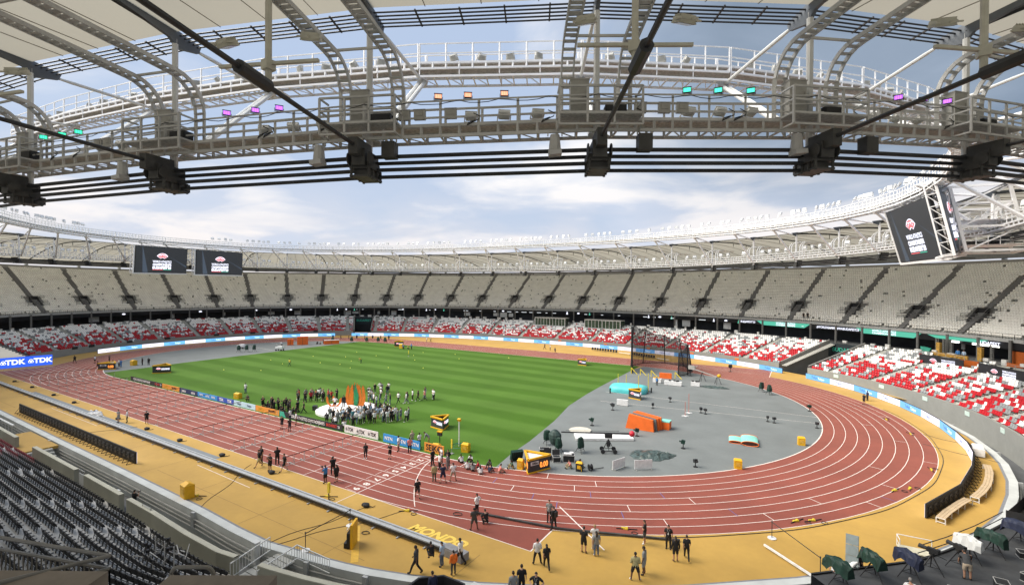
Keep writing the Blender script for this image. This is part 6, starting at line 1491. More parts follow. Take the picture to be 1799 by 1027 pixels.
# turquoise landing area
root = thing('landing_mat', 'large turquoise landing mat under a cover at the grass edge', 'mat', (49.6, 7.6, .012), .1); mb = MB(); nu = 28; vs = []
for r_, h_ in ((1.0, 0), (1.02, .5), (.97, .95), (.7, 1.15), (.3, 1.2)):
    for i in range(nu): a_ = 2*PI*i/nu; q = (abs(math.cos(a_))**4+abs(math.sin(a_))**4)**-.25; vs.append((3.6*r_*q*math.cos(a_)*.9, 2.7*r_*q*math.sin(a_)*.9, h_+.03*math.sin(5*a_)))
mb.add(vs, [(j*nu+i, j*nu+(i+1) % nu, (j+1)*nu+(i+1) % nu, (j+1)*nu+i) for j in range(4) for i in range(nu)]+[tuple(range(4*nu, 5*nu))]); mb.build('cover', m_tq, root, smooth=True); mb = MB()
for x, y, h_ in ((-2.6, -3.1, .9), (1.0, -3.1, .9), (3.9, .5, .9)): mb.box((x, y, h_/2), (.22, .16, h_))
mb.build('edge_pad', m_black, root)
for i, (x, y, h_, lab) in enumerate(((47.0, 9.5, 2.6, 'leftmost thin yellow rod behind the turquoise mat'), (48.2, 10.6, 2.4, 'second thin yellow rod behind the turquoise mat'), (52.9, 8.4, 3.4, 'thick yellow upright at the right corner of the turquoise mat'), (51.8, 6.2, 3.3, 'pale upright in front of the turquoise mat corner'))):
    root = thing('upright', lab, 'post', (x, y, .01)); mb = MB(); mb.tube([(0, 0, .04), (0, 0, h_)], .055, 6); mb.build('pole', m_yel2, root); mb = MB(); mb.box((0, 0, .04), (.45, .3, .07)); mb.build('base', m_steel_w, root)
m_pink = mat('upright_red', (0.55, 0.15, 0.10), .5)
for x, y, lab in ((61.8, -4.6, 'near thin red high jump upright with white foot'), (61.9, -2.5, 'far thin red high jump upright with white foot')):
    root = thing('upright', lab, 'post', (x, y, .01)); mb = MB(); mb.tube([(0, 0, .05), (0, 0, 2.9 if y > -3 else 2.1)], .035, 6); mb.build('pole', m_pink, root); mb = MB(); mb.box((0, 0, .05), (.9, .3, .08), rot=.4); mb.box((0, 0, .05), (.3, .7, .06), rot=.4); mb.build('foot', m_wp, root)
root = thing('white_board', 'low white board on the infield below the triangular stand', 'board', (52.0, -3.2, .012), .1); mb = MB(); mb.box((0, 0, .48), (1.75, .35, .9)); mb.build('panel', m_wp, root); mb = MB(); mb.bar((-.8, .3, 0), (-.8, -.4, 0.04), .06); mb.bar((.8, .3, 0), (.8, -.4, .04), .06); mb.build('foot', m_steel_g, root)
for i, (x, y, lab) in enumerate(((60.2, -29.3, 'left one of two narrow white upright boards near the inner kerb'), (62.4, -28.2, 'right one of two narrow white upright boards near the inner kerb'))):
    root = thing('white_board', lab, 'board', (x, y, .012), 1.2-.5*i); mb = MB(); mb.box((0, 0, .55), (1.9, .06, .9)); mb.build('panel', m_wp, root); mb = MB()
    for xx in (-.8, .8): mb.bar((xx, -.3, .03), (xx, .3, .03), .05); mb.bar((xx, .25, .04), (xx, .03, .7), .04)
    mb.build('prop', m_steel_g, root)
# flight cases
for i, (x, y, w_, d_, h_, rz, lab) in enumerate(((52.0, -30.0, 1.1, .8, .8, .5, 'black flight case with metal edges next to the triangular clock'), (52.9, -30.9, .8, .7, .55, .6, 'open black flight case, left of the pair by the kerb'), (53.9, -30.9, .8, .7, .55, .6, 'open black flight case, right of the pair by the kerb'), (55.0, -30.2, 1.2, .8, .75, .45, 'black case topped with white trays beside the seated people'))):
    root = thing('flight_case', lab, 'case', (x, y, .012), rz); mb = MB(); mb.box((0, 0, h_/2), (w_, d_, h_-.06)); mb.build('shell', m_black, root); mb = MB()
    for sx in (-1, 1):
        for sy in (-1, 1): mb.bar((sx*w_/2, sy*d_/2, 0), (sx*w_/2, sy*d_/2, h_), .05)
        for z_ in (.03, h_): mb.bar((sx*w_/2, -d_/2, z_), (sx*w_/2, d_/2, z_), .05); mb.bar((-w_/2, sx*d_/2, z_), (w_/2, sx*d_/2, z_), .05)
    mb.build('edge_trim', m_hf, root)
    if i in (1, 2): mb = MB(); mb.box((0, d_/2+.1, h_+.25), (w_, .06, .6), tilt=-.3); mb.build('lid', m_black, root)
    if i == 3: mb = MB(); mb.box((-.1, 0, h_+.08), (.8, .5, .1)); mb.box((.3, .1, h_+.16), (.4, .4, .1)); mb.build('tray', m_wp, root)
root = thing('speaker_stack', 'dark green slatted unit leaning on the grass beside the triangular clock', 'equipment', (50.2, -33.0, .012), .9); mb = MB(); mb.box((0, 0, .6), (1.3, .4, 1.1), tilt=.35); mb.build('body', m_grn, root); mb = MB()
for i in range(5): mb.box((-.5+i*.25, -.28, .6), (.05, .06, 1.0), tilt=.35)
mb.build('slat', m_rod, root)
root = thing('cable_reel', 'black cable drum beside the black and yellow box', 'cable drum', (57.9, -31.3, .012), .8); mb = MB(); mb.tube([(-.18, 0, .32), (-.13, 0, .32)], .32, 14); mb.tube([(.13, 0, .32), (.18, 0, .32)], .32, 14); mb.tube([(-.15, 0, .32), (.15, 0, .32)], .17, 10); mb.build('drum', m_rod, root); mb = MB(); mb.bar((.2, 0, .1), (1.6, .3, .05), .05); mb.build('cable_tail', m_rod, root)
# hammer cage
root = thing('hammer_cage', 'tall black net hammer cage on leaning poles at the far infield corner', 'cage'); cpts = [(44.4, 26.3), (41.5, 35.0), (42.6, 41.2), (47.2, 44.4), (52.2, 42.0), (55.2, 36.0), (55.3, 30.6), (54.0, 27.4)]; ctop = [(44.4, 26.3, 10.2), (42.0, 35.5, 9.8), (43.6, 40.2, 8.6), (47.4, 42.6, 7.2), (51.4, 40.6, 6.8), (54.4, 35.4, 6.0), (55.2, 30.6, 6.6), (54.1, 27.6, 5.0)]
m_net = bpy.data.materials.new('net_black'); m_net.use_nodes = True; t = m_net.node_tree; b = t.nodes['Principled BSDF']; b.inputs['Base Color'].default_value = (0.02, 0.02, 0.022, 1); b.inputs['Roughness'].default_value = .8
co = t.nodes.new('ShaderNodeTexCoord'); nz = t.nodes.new('ShaderNodeTexNoise'); nz.inputs['Scale'].default_value = 1.2; t.links.new(co.outputs['Object'], nz.inputs['Vector']); mr = t.nodes.new('ShaderNodeMapRange'); mr.inputs['To Min'].default_value = .55; mr.inputs['To Max'].default_value = .85; t.links.new(nz.outputs[0], mr.inputs[0]); t.links.new(mr.outputs[0], b.inputs['Alpha'])
mb = MB(); nn = len(cpts)
for i in range(nn):
    x, y = cpts[i]; mb.tube([(x, y, .02), ctop[i]], .12 if i else .22, 6)
mb.build('pole', m_rod, root); mb = MB()
for i in range(nn-1):
    a_, b_, c_, d_ = Vector((*cpts[i], .05)), Vector((*cpts[i+1], .05)), Vector(ctop[i+1]), Vector(ctop[i]); m_ = (c_+d_)/2-Vector((0, 0, .5)); mb.quad(a_, b_, c_, m_, d_)
mb.build('net', m_net, root); mb = MB()
for i in range(nn-1):
    mb.tube([(*cpts[i], .15), (*cpts[i+1], .15)], .09, 5); a_, b_ = Vector(ctop[i]), Vector(ctop[i+1]); mb.tube([a_, (a_+b_)/2-Vector((0, 0, .5)), b_], .05, 5)
mb.build('rope', m_rod, root); mb = MB()
for x, y in ((44.6, 25.3), (46.8, 24.6), (49.2, 24.2), (54.0, 24.6)): mb.bar((x, y, 0), (x, y, 1.35), .14); mb.bar((x, y, 1.35), (x+1.4, y-.3, .1), .12)
mb.build('yellow_brace', m_yel2, root)
root = thing('orange_pad', 'low orange pad in front of the hammer cage', 'pad', (52.2, 24.0, .012), .1); mb = MB(); mb.box((-.6, 0, .55), (1.2, .4, 1.1)); mb.box((.62, 0, .55), (1.2, .4, 1.1)); mb.build('foam_panel', m_org, root); mb = MB(); mb.box((0, .25, .5), (2.2, .1, .2)); mb.build('rear_strap', m_rod, root)
# tables and kit in front of the cage
for i, (x, y, w_, lab) in enumerate(((55.2, 17.4, 3.2, 'long white cloth covered table in front of the hammer cage'), (51.9, 18.6, 1.6, 'short white table with yellow bags in front of the cage'), (59.0, 19.0, 1.6, 'white shelf unit right of the white table'))):
    root = thing('work_table', lab, 'table', (x, y, .012), .05); mb = MB(); mb.box((0, 0, .78), (w_, .8, .06)); mb.box((0, -.38, .42), (w_, .04, .7)); mb.build('tabletop', m_wp, root); mb = MB()
    for sx in (-1, 1):
        for sy in (-1, 1): mb.bar((sx*w_*.47, sy*.33, 0), (sx*w_*.47, sy*.33, .76), .05)
    mb.build('leg', m_steel_g, root); mb = MB(); rs = random.Random(i)
    for k_ in range(4): mb.box((rs.uniform(-w_*.4, w_*.4), rs.uniform(-.2, .2), .92), (.35, .3, .22), rot=rs.random())
    mb.build('equipment', m_yel if i == 1 else m_rod, root)
root = thing('camera_crane', 'folded grey camera jib on tripods right of the hammer cage', 'camera crane', (59.6, 24.6, .012)); mb = MB(); mb.bar((-2.4, 1.4, 2.2), (3.0, -1.6, 1.4), .16); mb.bar((-2.4, 1.4, 2.2), (-1.4, 1.0, 2.9), .12); mb.box((-2.6, 1.5, 2.4), (1.6, .3, .8), rot=-.5); mb.build('boom', m_steel_g, root); mb = MB()
for cx_, cy_ in ((-.4, .3), (2.7, -1.4)):
    for a_ in (0.4, 2.5, 4.6): mb.bar((cx_, cy_, 1.8), (cx_+.7*math.cos(a_), cy_+.7*math.sin(a_), .02), .07)
mb.build('tripod', m_rod, root); mb = MB(); mb.sphere((3.0, -1.6, 1.7), .35, 10, 8); mb.build('head_cover', m_yel, root)
for i, (x, y, lab) in enumerate(((62.6, 40.5, 'black camera pair on the far yellow apron right of the cage'), (56.0, 30.0, 'small black box with yellow base beside the cage mouth'))): small_cam(x, y, lab, None, 1.5)
# far side rows of black seats on white benches
for i, (x0, y0, x1, y1, lab) in enumerate(((22.5, 57.4, 31.5, 54.8, 'row of low black chairs on the far apron, left of the cage'), (36.0, 53.0, 43.5, 49.6, 'row of low black chairs seen through the hammer cage'))):
    root = thing('chair_row', lab, 'chairs'); mb = MB(); mf = MB(); L_ = math.hypot(x1-x0, y1-y0); ro = math.atan2(y1-y0, x1-x0)
    for k_ in range(10): f = (k_+.5)/10; x, y = x0+(x1-x0)*f, y0+(y1-y0)*f; mb.box((x, y, .42), (.62, .5, .1), rot=ro); mb.box((x-.2*math.sin(-ro), y+.24, .75), (.62, .08, .6), rot=ro); mf.bar((x, y, 0), (x, y, .4), .06)
    mb.build('seat', m_black, root); mf.build('leg', m_steel_g, root)
    root = thing('low_bench', f'low white bench at the right end of the {"left" if i == 0 else "right"} far chair row', 'bench'); ex, ey = x1+(x1-x0)/L_*.6, y1+(y1-y0)/L_*.6; mb = MB(); mb.bar((ex, ey, .45), (ex+(x1-x0)/L_*3.6, ey+(y1-y0)/L_*3.6, .45), .45, .08); mb.build('seat', m_wp, root); mb = MB()
    for f in (.2, 3.4): px_, py_ = ex+(x1-x0)/L_*f, ey+(y1-y0)/L_*f; mb.bar((px_, py_, 0), (px_, py_, .42), .08)
    mb.build('leg', m_steel_g, root)
# far side kit by the high jump area
for i, (x, y, w_, h_, lab) in enumerate(((-63.0, 16.0, 1.8, 1.7, 'left small orange padded block on the far grey zone'), (-60.5, 18.6, 3.2, 2.5, 'large orange padded block on the far grey zone'), (-54.6, 25.0, 4.6, 1.2, 'long low orange padded block with white top on the far grey zone'))):
    root = thing('padded_block', lab, 'block', (x, y, .012), 1.0); mb = MB(); mb.box((0, 0, h_/2), (w_, 1.2, h_)); mb.build('foam', m_org, root); mb = MB(); mb.box((0, 0, h_+.06), (w_*1.01, 1.2, .1)); mb.build('top', m_org if i < 2 else m_wp, root)
    mb = MB(); mb.box((0, -.61, h_/2), (.06, .02, h_*.95)); mb.build('seam_strap', m_rod, root)
for i, (x, y, lab) in enumerate(((-53.0, 6.0, 'white wheeled cart at the far grass edge'), (-66.5, 2.5, 'small white cart on the far grey zone'))):
    root = thing('kit_cart', lab, 'cart', (x, y, .012), .4); mb = MB(); mb.box((0, 0, .85), (2.2, 1.2, .5)); mb.box((.2, 0, 1.2), (1.2, .9, .3)); mb.build('body', m_wp, root); mb = MB()
    for sx in (-.8, .8):
        for sy in (-.55, .55): mb.tube([(sx, sy-.05, .25), (sx, sy+.05, .25)], .25, 10)
    mb.build('wheel', m_rod, root)
for i, (x, y) in enumerate(((-58.9, -2.5), (-57.9, -.8), (-56.6, .6), (-47.0, 33.0), (-44.0, 35.2), (-41.5, 35.9), (-56.5, 27.0), (-52.0, 31.0))):
    tripod(x, y, .01, ['leftmost dark shrouded camera on the far left grey zone', 'middle dark shrouded camera on the far left grey zone', 'rightmost dark shrouded camera on the far left grey zone', 'leftmost dark camera at the far grass corner', 'middle dark camera at the far grass corner', 'rightmost dark camera at the far grass corner', 'dark camera behind the low orange block', 'dark camera right of the low orange block'][i], 'covered', s=1.15)
# small cones and markers in the grass
m_cone = mat('cone_lemon', (0.75, 0.75, 0.12), .6)
spots = [(-30, -8), (-24, -2), (-20, 4), (-18, -1), (-12, -3), (-27, 8), (-22, 14), (-14, 20), (-8, 14), (0, 22), (-25.5, -16), (-33, -20), (2, 6), (-6, 28), (10, 30.5), (-38, -6), (-35, 4), (-16, 26), (-32, 16), (-5, 2)]
for i, (x, y) in enumerate(spots):
    mb = MB(); mb.tube([(0, 0, 0), (0, 0, .03), (0, 0, .16)], [.13, .1, .04], 10); o = mb.build('marker_cone', m_cone, loc=(x, y, .012)); tag(o, f'tiny pale yellow marker cone on the far grass, {ordn(i+1)} of the scatter', 'cone', 'marker cones on the grass')
# pads and kit along the near apron edge
m_sand = mat('bag_black', (0.02, 0.02, 0.021), .7)
for i, (x, y) in enumerate(((-52, -48.6), (-42.2, -48.5), (-30.8, -48.6), (-21.3, -48.7), (-11.8, -49.0), (-4.4, -48.9), (4.4, -48.9), (13.0, -48.9), (22.4, -48.9), (31.5, -48.9), (44.9, -48.9))):
    mb = MB(); mb.sphere((0, 0, .12), (.42, .26, .2), 10, 6, fn=lambda p: (p[0], p[1]*(1+.3*math.sin(4*p[0])), max(p[2], -.5))); mb.tube([(.3, 0, .1), (.7, .2, .04), (.6, .5, .03)], .03, 4)
    o = mb.build('floor_microphone', m_sand, loc=(x, y, .02)); tag(o, f'small black covered floor unit on the near apron edge, {ordn(i+1)} from the left', 'equipment', 'black floor units beside the home straight')
for i, (x, y, rz) in enumerate(((48.4, -47.7, .3), (40.6, -49.4, .2), (64.6, -41.0, .1), (75.8, -32.6, .7), (76.9, -31.8, .5), (84.8, -19.7, 1.1), (87.6, -12.6, 1.4), (88.2, 2.0, 1.6), (86.6, 9.0, 1.7), (30.8, -55.4, .2), (83.5, -21.0, .8))):
    root = thing('timing_unit', ['yellow timing unit at the left of the curved start line', 'yellow timing bar lying by the finish post', 'yellow timing unit on the apron behind the standing pair', 'yellow timing unit left of the pair at the lower bend edge', 'yellow timing unit right of the pair at the lower bend edge', 'yellow timing unit by the bend edge opposite the first bench', 'yellow timing unit by the bend edge opposite the curved bench', 'yellow timing unit by the bend edge opposite the pale board', 'uppermost yellow timing unit beside the bend', 'yellow tool bag by the tall yellow box', 'yellow unit with black cross beside the bend'][i], 'equipment', (x, y, .012), rz)
    mb = MB(); mb.box((0, 0, .07), (.5, .14, .11)); mb.box((.15, .06, .13), (.14, .15, .08)); mb.build('body', m_yel2, root); mb = MB(); mb.bar((-.6, -.2, .04), (.9, .3, .04), .05); mb.tube([(.8+.22*math.cos(a_), -.3+.22*math.sin(a_), .03) for a_ in np.linspace(0, 2*PI, 12)], .025, 4); mb.build('cable', m_sand, root)
mb = MB(); pts = [(59.2+i*.0, -44.6, .04) for i in range(1)]; al = np.linspace(-1.12, 0.35, 60); pts = [(42.195+(RO+.35+.05*math.sin(a_*30))*math.cos(a_), (RO+.35+.05*math.sin(a_*30))*math.sin(a_), .03) for a_ in al]
mb.tube(pts, .03, 4); tag(mb.build('ground_cable', m_cast), 'thin dark cable following the outer edge of the near bend', 'cable')
mb = MB(); mb.bar((53.5, -45.0, .12), (60.5, -43.7, .12), .16, .1); mb.bar((60.5, -43.7, .12), (68.6, -40.6, .12), .16, .1); tag(mb.build('low_rail', m_cast), 'low dark rail laid across the red run off and bend', 'rail')
mb = MB(); mb.bar((73.9, -38.2, .2), (77.6, -41.5, .2), .12, .12); tag(mb.build('white_rail', m_wp), 'white rail lying on the apron at the lower right', 'rail')
# benches and trolley at the right
m_wood = mat('bench_wood', (0.55, 0.42, 0.27), .6, ns=2, nv=.12)
def bench(pts, lab):
    root = thing('wooden_bench', lab, 'bench'); mb = MB(); mf = MB(); pts = [Vector((*p, 0)) for p in pts]
    for i in range(len(pts)-1):
        a_, b_ = pts[i], pts[i+1]; n = (b_-a_).normalized().cross(Vector((0, 0, 1)))
        for k_ in (-.2, 0, .2): mb.bar(a_+n*k_+Vector((0, 0, .47)), b_+n*k_+Vector((0, 0, .47)), .18, .05)
    for i, p in enumerate(pts):
        d = (pts[min(i+1, len(pts)-1)]-pts[max(0, i-1)]).normalized(); n = d.cross(Vector((0, 0, 1)))
        for s_ in (-.28, .28): mf.bar(p+n*s_, p+n*s_+Vector((0, 0, .44)), .06)
        mf.bar(p-n*.28+Vector((0, 0, .1)), p+n*.28+Vector((0, 0, .1)), .05); mf.bar(p-n*.28+Vector((0, 0, .42)), p+n*.28+Vector((0, 0, .42)), .06)
    mb.build('seat', m_wood, root); mf.build('leg', m_wp, root)
bench([(85.6, -26.8), (86.3, -25.2), (87.0, -23.8), (87.7, -22.4), (88.5, -21.0)], 'straight pale wooden bench behind the black boards, the nearer one'); bench([(89.1, -20.2), (90.0, -18.3), (90.9, -16.0), (91.6, -13.7), (92.2, -11.4), (92.6, -9.0)], 'long curved pale wooden bench behind the black boards')
root = thing('bulk_case', 'white rounded container behind the top end of the black boards', 'container', (93.2, -3.6, .012), 1.4); mb = MB(); mb.box((0, 0, .5), (2.2, 1.0, .8)); mb.box((0, 0, .95), (2.0, .85, .12)); mb.build('body', m_wp, root); mb = MB(); mb.box((0, -.52, .5), (1.6, .03, .1)); mb.build('handle', m_steel_g, root)
root = thing('flat_trolley', 'flat cream trolley with tubular handle at the lower right', 'trolley', (83.0, -33.6, .012), .05); mb = MB(); mb.box((0, 0, .24), (2.0, 1.0, .07)); mb.build('deck', mat('trolley_cream', (0.58, 0.55, 0.42), .6), root); mb = MB(); mb.tube([(-.98, -.45, .27), (-.98, -.45, 1.0), (-.98, .45, 1.0), (-.98, .45, .27)], .03, 6); mb.tube([(-.98, -.45, .6), (-.98, .45, .6)], .02, 5); mb.tube([(-.95, .46, 1.0), (.95, .46, 1.0)], .03, 6); mb.tube([(.95, .46, .27), (.95, .46, 1.0)], .03, 6); mb.build('handle', m_wp, root); mb = MB()
for sx in (-.8, .8):
    for sy in (-.4, .4): mb.tube([(sx, sy-.03, .1), (sx, sy+.03, .1)], .1, 10)
mb.build('wheel', m_rod, root)
root = thing('leaning_panel', 'tall narrow grey panel leaning on the lower right stand edge', 'panel', (78.9, -39.6, .9), -.35); root.rotation_euler = (R(68), R(-6), -.35); mb = MB()
for i in range(4): mb.add([(-.35+x, -.6+.62*i+y*.5, z_) for x, y, z_ in ((0, 0, 0), (.7, 0, 0), (.7, 1.2, 0), (0, 1.2, 0), (0, 0, .08), (.7, 0, .08), (.7, 1.2, .08), (0, 1.2, .08))], [(0, 3, 2, 1), (4, 5, 6, 7), (0, 1, 5, 4), (1, 2, 6, 5), (2, 3, 7, 6), (3, 0, 4, 7)])
mb.build('board', mat('panel_slate', (0.20, 0.24, 0.245), .5), root); mb = MB(); mb.bar((0, -.6, -.05), (0, 1.8, -.05), .06); mb.bar((-.3, .6, -.05), (.3, .6, -.05), .06); mb.build('rear_batten', m_steel_g, root)

# ------------------------------------------------------------------ near right camera platform, pit and foreground
m_deck = mat('platform_dark', (0.055, 0.058, 0.062), .8, ns=1.5, nv=.2, ns2=(8, .1)); i0, i1 = 19, 25
root = thing('camera_platform', 'dark camera platform curving behind the white kerb at the lower right', 'platform'); mb = MB(); A_, B_2 = koff(1.1)[i0:i1], koff(7.5)[i0:i1]
mb.strip(pz(A_, .9), pz(B_2, .9)); mb.strip(pz(A_, -1.8), pz(A_, .9)); mb.build('deck', m_deck, root); mb = MB(); A2, A3 = koff(1.02)[i0:i1], koff(1.16)[i0:i1]; mb.strip(pz(A2, 1.0), pz(A2, .2)); mb.strip(pz(A3, 1.0), pz(A2, 1.0)); mb.build('edge_board', m_black, root); mb = MB()
for d_, z_ in ((1.1, 1.9), (1.1, 1.45)): mb.tube(pz(koff(d_)[i0+1:i1-1], z_), .03, 5)
mb.build('handrail', m_rod, root); mb = MB(); B3 = koff(7.5)[i0:i1]; mb.strip(pz(B3, .9), pz(B3, 1.7)); mb.strip(pz(B3, 1.7), pz(koff(8.2)[i0:i1], 1.7)); mb.build('rear_wall', m_black, root)
mb = MB(); mb.strip(pz(koff(8.2)[i0:i1], 1.7), pz(koff(16)[i0:i1], 5.2)); mb.build('terrace', m_conc_d, root)
root = thing('black_bay', 'open black camera bay at the right end of the camera platform', 'booth'); mb = MB(); k0_, k1_ = koff(1.25), koff(5.5)
for i in (23, 24): mb.quad((*k0_[i], .9), (*k1_[i], .9), (*k1_[i], 2.6), (*k0_[i], 2.1))
mb.quad((*k0_[23], -1.0), (*k0_[24], -1.0), (*k0_[24], 1.9), (*k0_[23], 1.9)); mb.quad((*k1_[23], .9), (*k1_[24], .9), (*k1_[24], 2.8), (*k1_[23], 2.8)); mb.build('wall', m_black, root); mb = MB(); mb.quad((*k0_[23], .95), (*k0_[24], .95), (*k1_[24], .95), (*k1_[23], .95)); mb.build('floor', m_cast, root)
for i, (f, d_, kd, m, lab) in enumerate(((19.1, 2.4, 'tarp', m_grn, 'tripod camera under a green tarpaulin, leftmost on the dark platform'), (19.42, 2.1, 'tarp', m_grn, 'tripod camera under a long green tarpaulin beside the blue one'), (19.7, 2.5, 'tarp', m_blue, 'tripod camera under a dark blue tarpaulin in the middle of the platform'), (19.95, 2.2, 'camera', None, 'bare black tripod camera right of the dark blue tarpaulin'), (20.5, 2.5, 'camera', None, 'black tripod camera beside the clear plastic cover'), (21.0, 2.3, 'tarp', m_steel_w, 'tripod camera under a pale plastic cover on the dark platform'), (21.6, 2.6, 'tarp', m_grn, 'tripod camera under a green tarpaulin near the black bay'), (22.4, 2.8, 'tarp', m_blue, 'tripod camera under a navy tarpaulin next to the black bay'), (22.2, 4.6, 'camera', None, 'rearmost black tripod camera near the black bay'))):
    j = int(f); fr_ = f-j; A_ = koff(d_); p = A_[j]*(1-fr_)+A_[j+1]*fr_; ang = math.atan2(A_[j+1][1]-A_[j][1], A_[j+1][0]-A_[j][0]); tripod(p[0], p[1], .91, lab, kd, ang+random.uniform(-.35, .35), 1.05, m)
# black pit at the bottom centre
root = thing('camera_pit', 'black octagonal camera pit at the bottom of the picture', 'booth', (58.3, -55.7, -.6)); mb = MB(); v = [(2.1*math.cos(R(22.5+45*i)), 1.9*math.sin(R(22.5+45*i))) for i in range(8)]
mb.strip([(*p, 1.5) for p in v]+[(*v[0], 1.5)], [(*p, -.1) for p in v]+[(*v[0], -.1)]); mb.strip([(p[0]*.93, p[1]*.93, 1.5) for p in v+v[:1]], [(*p, 1.5) for p in v+v[:1]]); mb.strip([(p[0]*.93, p[1]*.93, 0) for p in v+v[:1]], [(p[0]*.93, p[1]*.93, 1.5) for p in v+v[:1]]); mb.build('wall', m_black, root); mb = MB(); mb.add([(p[0]*.93, p[1]*.93, .5) for p in v], [tuple(range(8))]); mb.build('floor', m_cast, root)
mb = MB(); mb.tube([(.45*math.cos(2*PI*i/16), .45*math.sin(2*PI*i/16), .62) for i in range(17)], .07, 5); mb.build('cable_coil', mat('coil_orange', (0.35, 0.09, 0.03), .6), root)
# foreground ledge, balustrade and rails right below the camera
m_ledge = mat('ledge_brown', (0.21, 0.18, 0.145), .85, ns=1.2, nv=.2, ns2=(9, .14))
tl = Vector((-.86, -.5, 0)).normalized(); nl = Vector((tl.y, -tl.x, 0)); nl = -nl if nl.y > 0 else nl
root = thing('front_ledge', 'dusty brown concrete ledge at the lower left picture edge', 'ledge'); P0 = Vector((66.75, -72.62, 0))
def ledge(p, q, z0, z1, w_): mb = MB(); mb.add([tuple(p+Vector((0, 0, z1))), tuple(q+Vector((0, 0, z1+.0))), tuple(q+nl*w_+Vector((0, 0, z1))), tuple(p+nl*w_+Vector((0, 0, z1))), tuple(p+Vector((0, 0, z0))), tuple(q+Vector((0, 0, z0)))], [(0, 1, 2, 3), (4, 5, 1, 0)]); return mb
mb = ledge(Vector((66.62, -73.39, 0)), Vector((60.6, -77.0, 0)), 8.5, 13.85, 3.0); mb.build('slab', m_ledge, root); mb = ledge(Vector((68.9, -72.0, 0)), Vector((67.47, -72.88, 0)), 8.5, 13.8, 3.0); mb.build('slab', m_ledge, root)
m_rl = mat('handrail_bronze', (0.17, 0.165, 0.15), .4, ns=3, nv=.2)
root = thing('balustrade', 'dark steel balustrade with vertical bars at the lower left', 'railing'); A_ = Vector((61.2, -74.4, 13.55)); B_ = Vector((65.95, -73.15, 13.78)); mb = MB(); mb.tube([A_, B_], .034, 7); mb.tube([A_-Vector((0, 0, .22)), B_-Vector((0, 0, .22))], .03, 6); Cc = B_+Vector((-.35, -1.5, .12)); mb.tube([B_, Cc], .034, 7); mb.tube([B_-Vector((0, 0, .22)), Cc-Vector((0, 0, .22))], .03, 6); mb.build('handrail', m_rl, root); mb = MB()
n_ = 40
for i in range(n_+1): f = i/n_; p = A_.lerp(B_, f); mb.bar(p-Vector((0, 0, .22)), p-Vector((0, 0, 1.15)), .018)
for i in range(12): f = i/12; p = B_.lerp(Cc, f); mb.bar(p-Vector((0, 0, .22)), p-Vector((0, 0, 1.15)), .018)
mb.build('vertical_bars', m_rl, root)
root = thing('arched_rail', 'arched steel handrail above the black seats at the lower left', 'railing'); a_ = depth = None
mb = MB(); P1 = Vector((66.91, -72.64, 12.85)); P2 = Vector((67.52, -72.26, 12.85)); pts = [P1]
for i in range(7): an = PI/2*i/6; pts.append(P1+Vector((0, 0, .62))+(P2-P1)*(.18*(1-math.cos(an)))+Vector((0, 0, .16*math.sin(an))))
for i in range(7): an = PI/2*i/6; pts.append(P2+Vector((0, 0, .62))-(P2-P1)*(.18*(1-math.sin(an)))+Vector((0, 0, .16*math.cos(an))))
pts.append(P2); mb.tube(pts, .033, 8); tag(mb.build('tube', m_rl, root))
m_chrome = mat('rail_chrome', (0.40, 0.40, 0.38), .25, .6, ns=3)
for i, (x, y, lab) in enumerate(((66.3, -74.4, 'leftmost small bent steel rail on the brown ledge'), (67.0, -74.0, 'second small bent steel rail on the brown ledge'), (68.3, -73.4, 'third small bent steel rail on the brown ledge'), (68.9, -73.0, 'rightmost small bent steel rail on the brown ledge'))):
    mb = MB(); mb.tube([(x, y, 13.3), (x+.02, y+.02, 13.86), (x-.03, y-.05, 13.93), (x-.25, y-.35, 13.95)], .018, 6); tag(mb.build('bent_rail', m_chrome), lab, 'railing')
root = thing('camera_scaffold', 'tangle of silver scaffold poles and clamps among the black seats', 'scaffold', (42.4, -62.6, .9)); mb = MB(); rs = random.Random(4)
for i in range(16): p = Vector((rs.uniform(-1.6, 1.6), rs.uniform(-.9, .9), rs.uniform(.4, 1.4))); q = p+Vector((rs.uniform(-1.2, 1.2), rs.uniform(-.5, .5), rs.uniform(-.5, .9))); mb.tube([p, q], .03, 6)
for x in (-1.2, 0, 1.2): mb.tube([(x, 0, 0), (x, 0, 1.7)], .035, 6)
mb.build('pole', m_hf, root); mb = MB()
for i in range(10): mb.box((rs.uniform(-1.5, 1.5), rs.uniform(-.7, .7), rs.uniform(.6, 1.5)), (.14, .14, .2), rot=rs.random())
mb.build('clamp', m_rod, root)
# small goods on the near gully
root = thing('camera_bag_stack', 'stacked camera bags and kit in the gully beside the crouching cameraman', 'bags', (22.2, -58.6, -1.8)); mb = MB(); mb.box((0, 0, 1.0), (1.2, .8, 1.0), rot=.3); mb.box((.8, .2, .9), (.6, .6, .9), rot=.5); mb.build('bag', m_black, root); mb = MB(); mb.box((.1, 0, 1.6), (.5, .4, .3), rot=.2); mb.box((.9, .2, 1.5), (.5, .4, .3)); mb.build('case', m_steel_w, root)

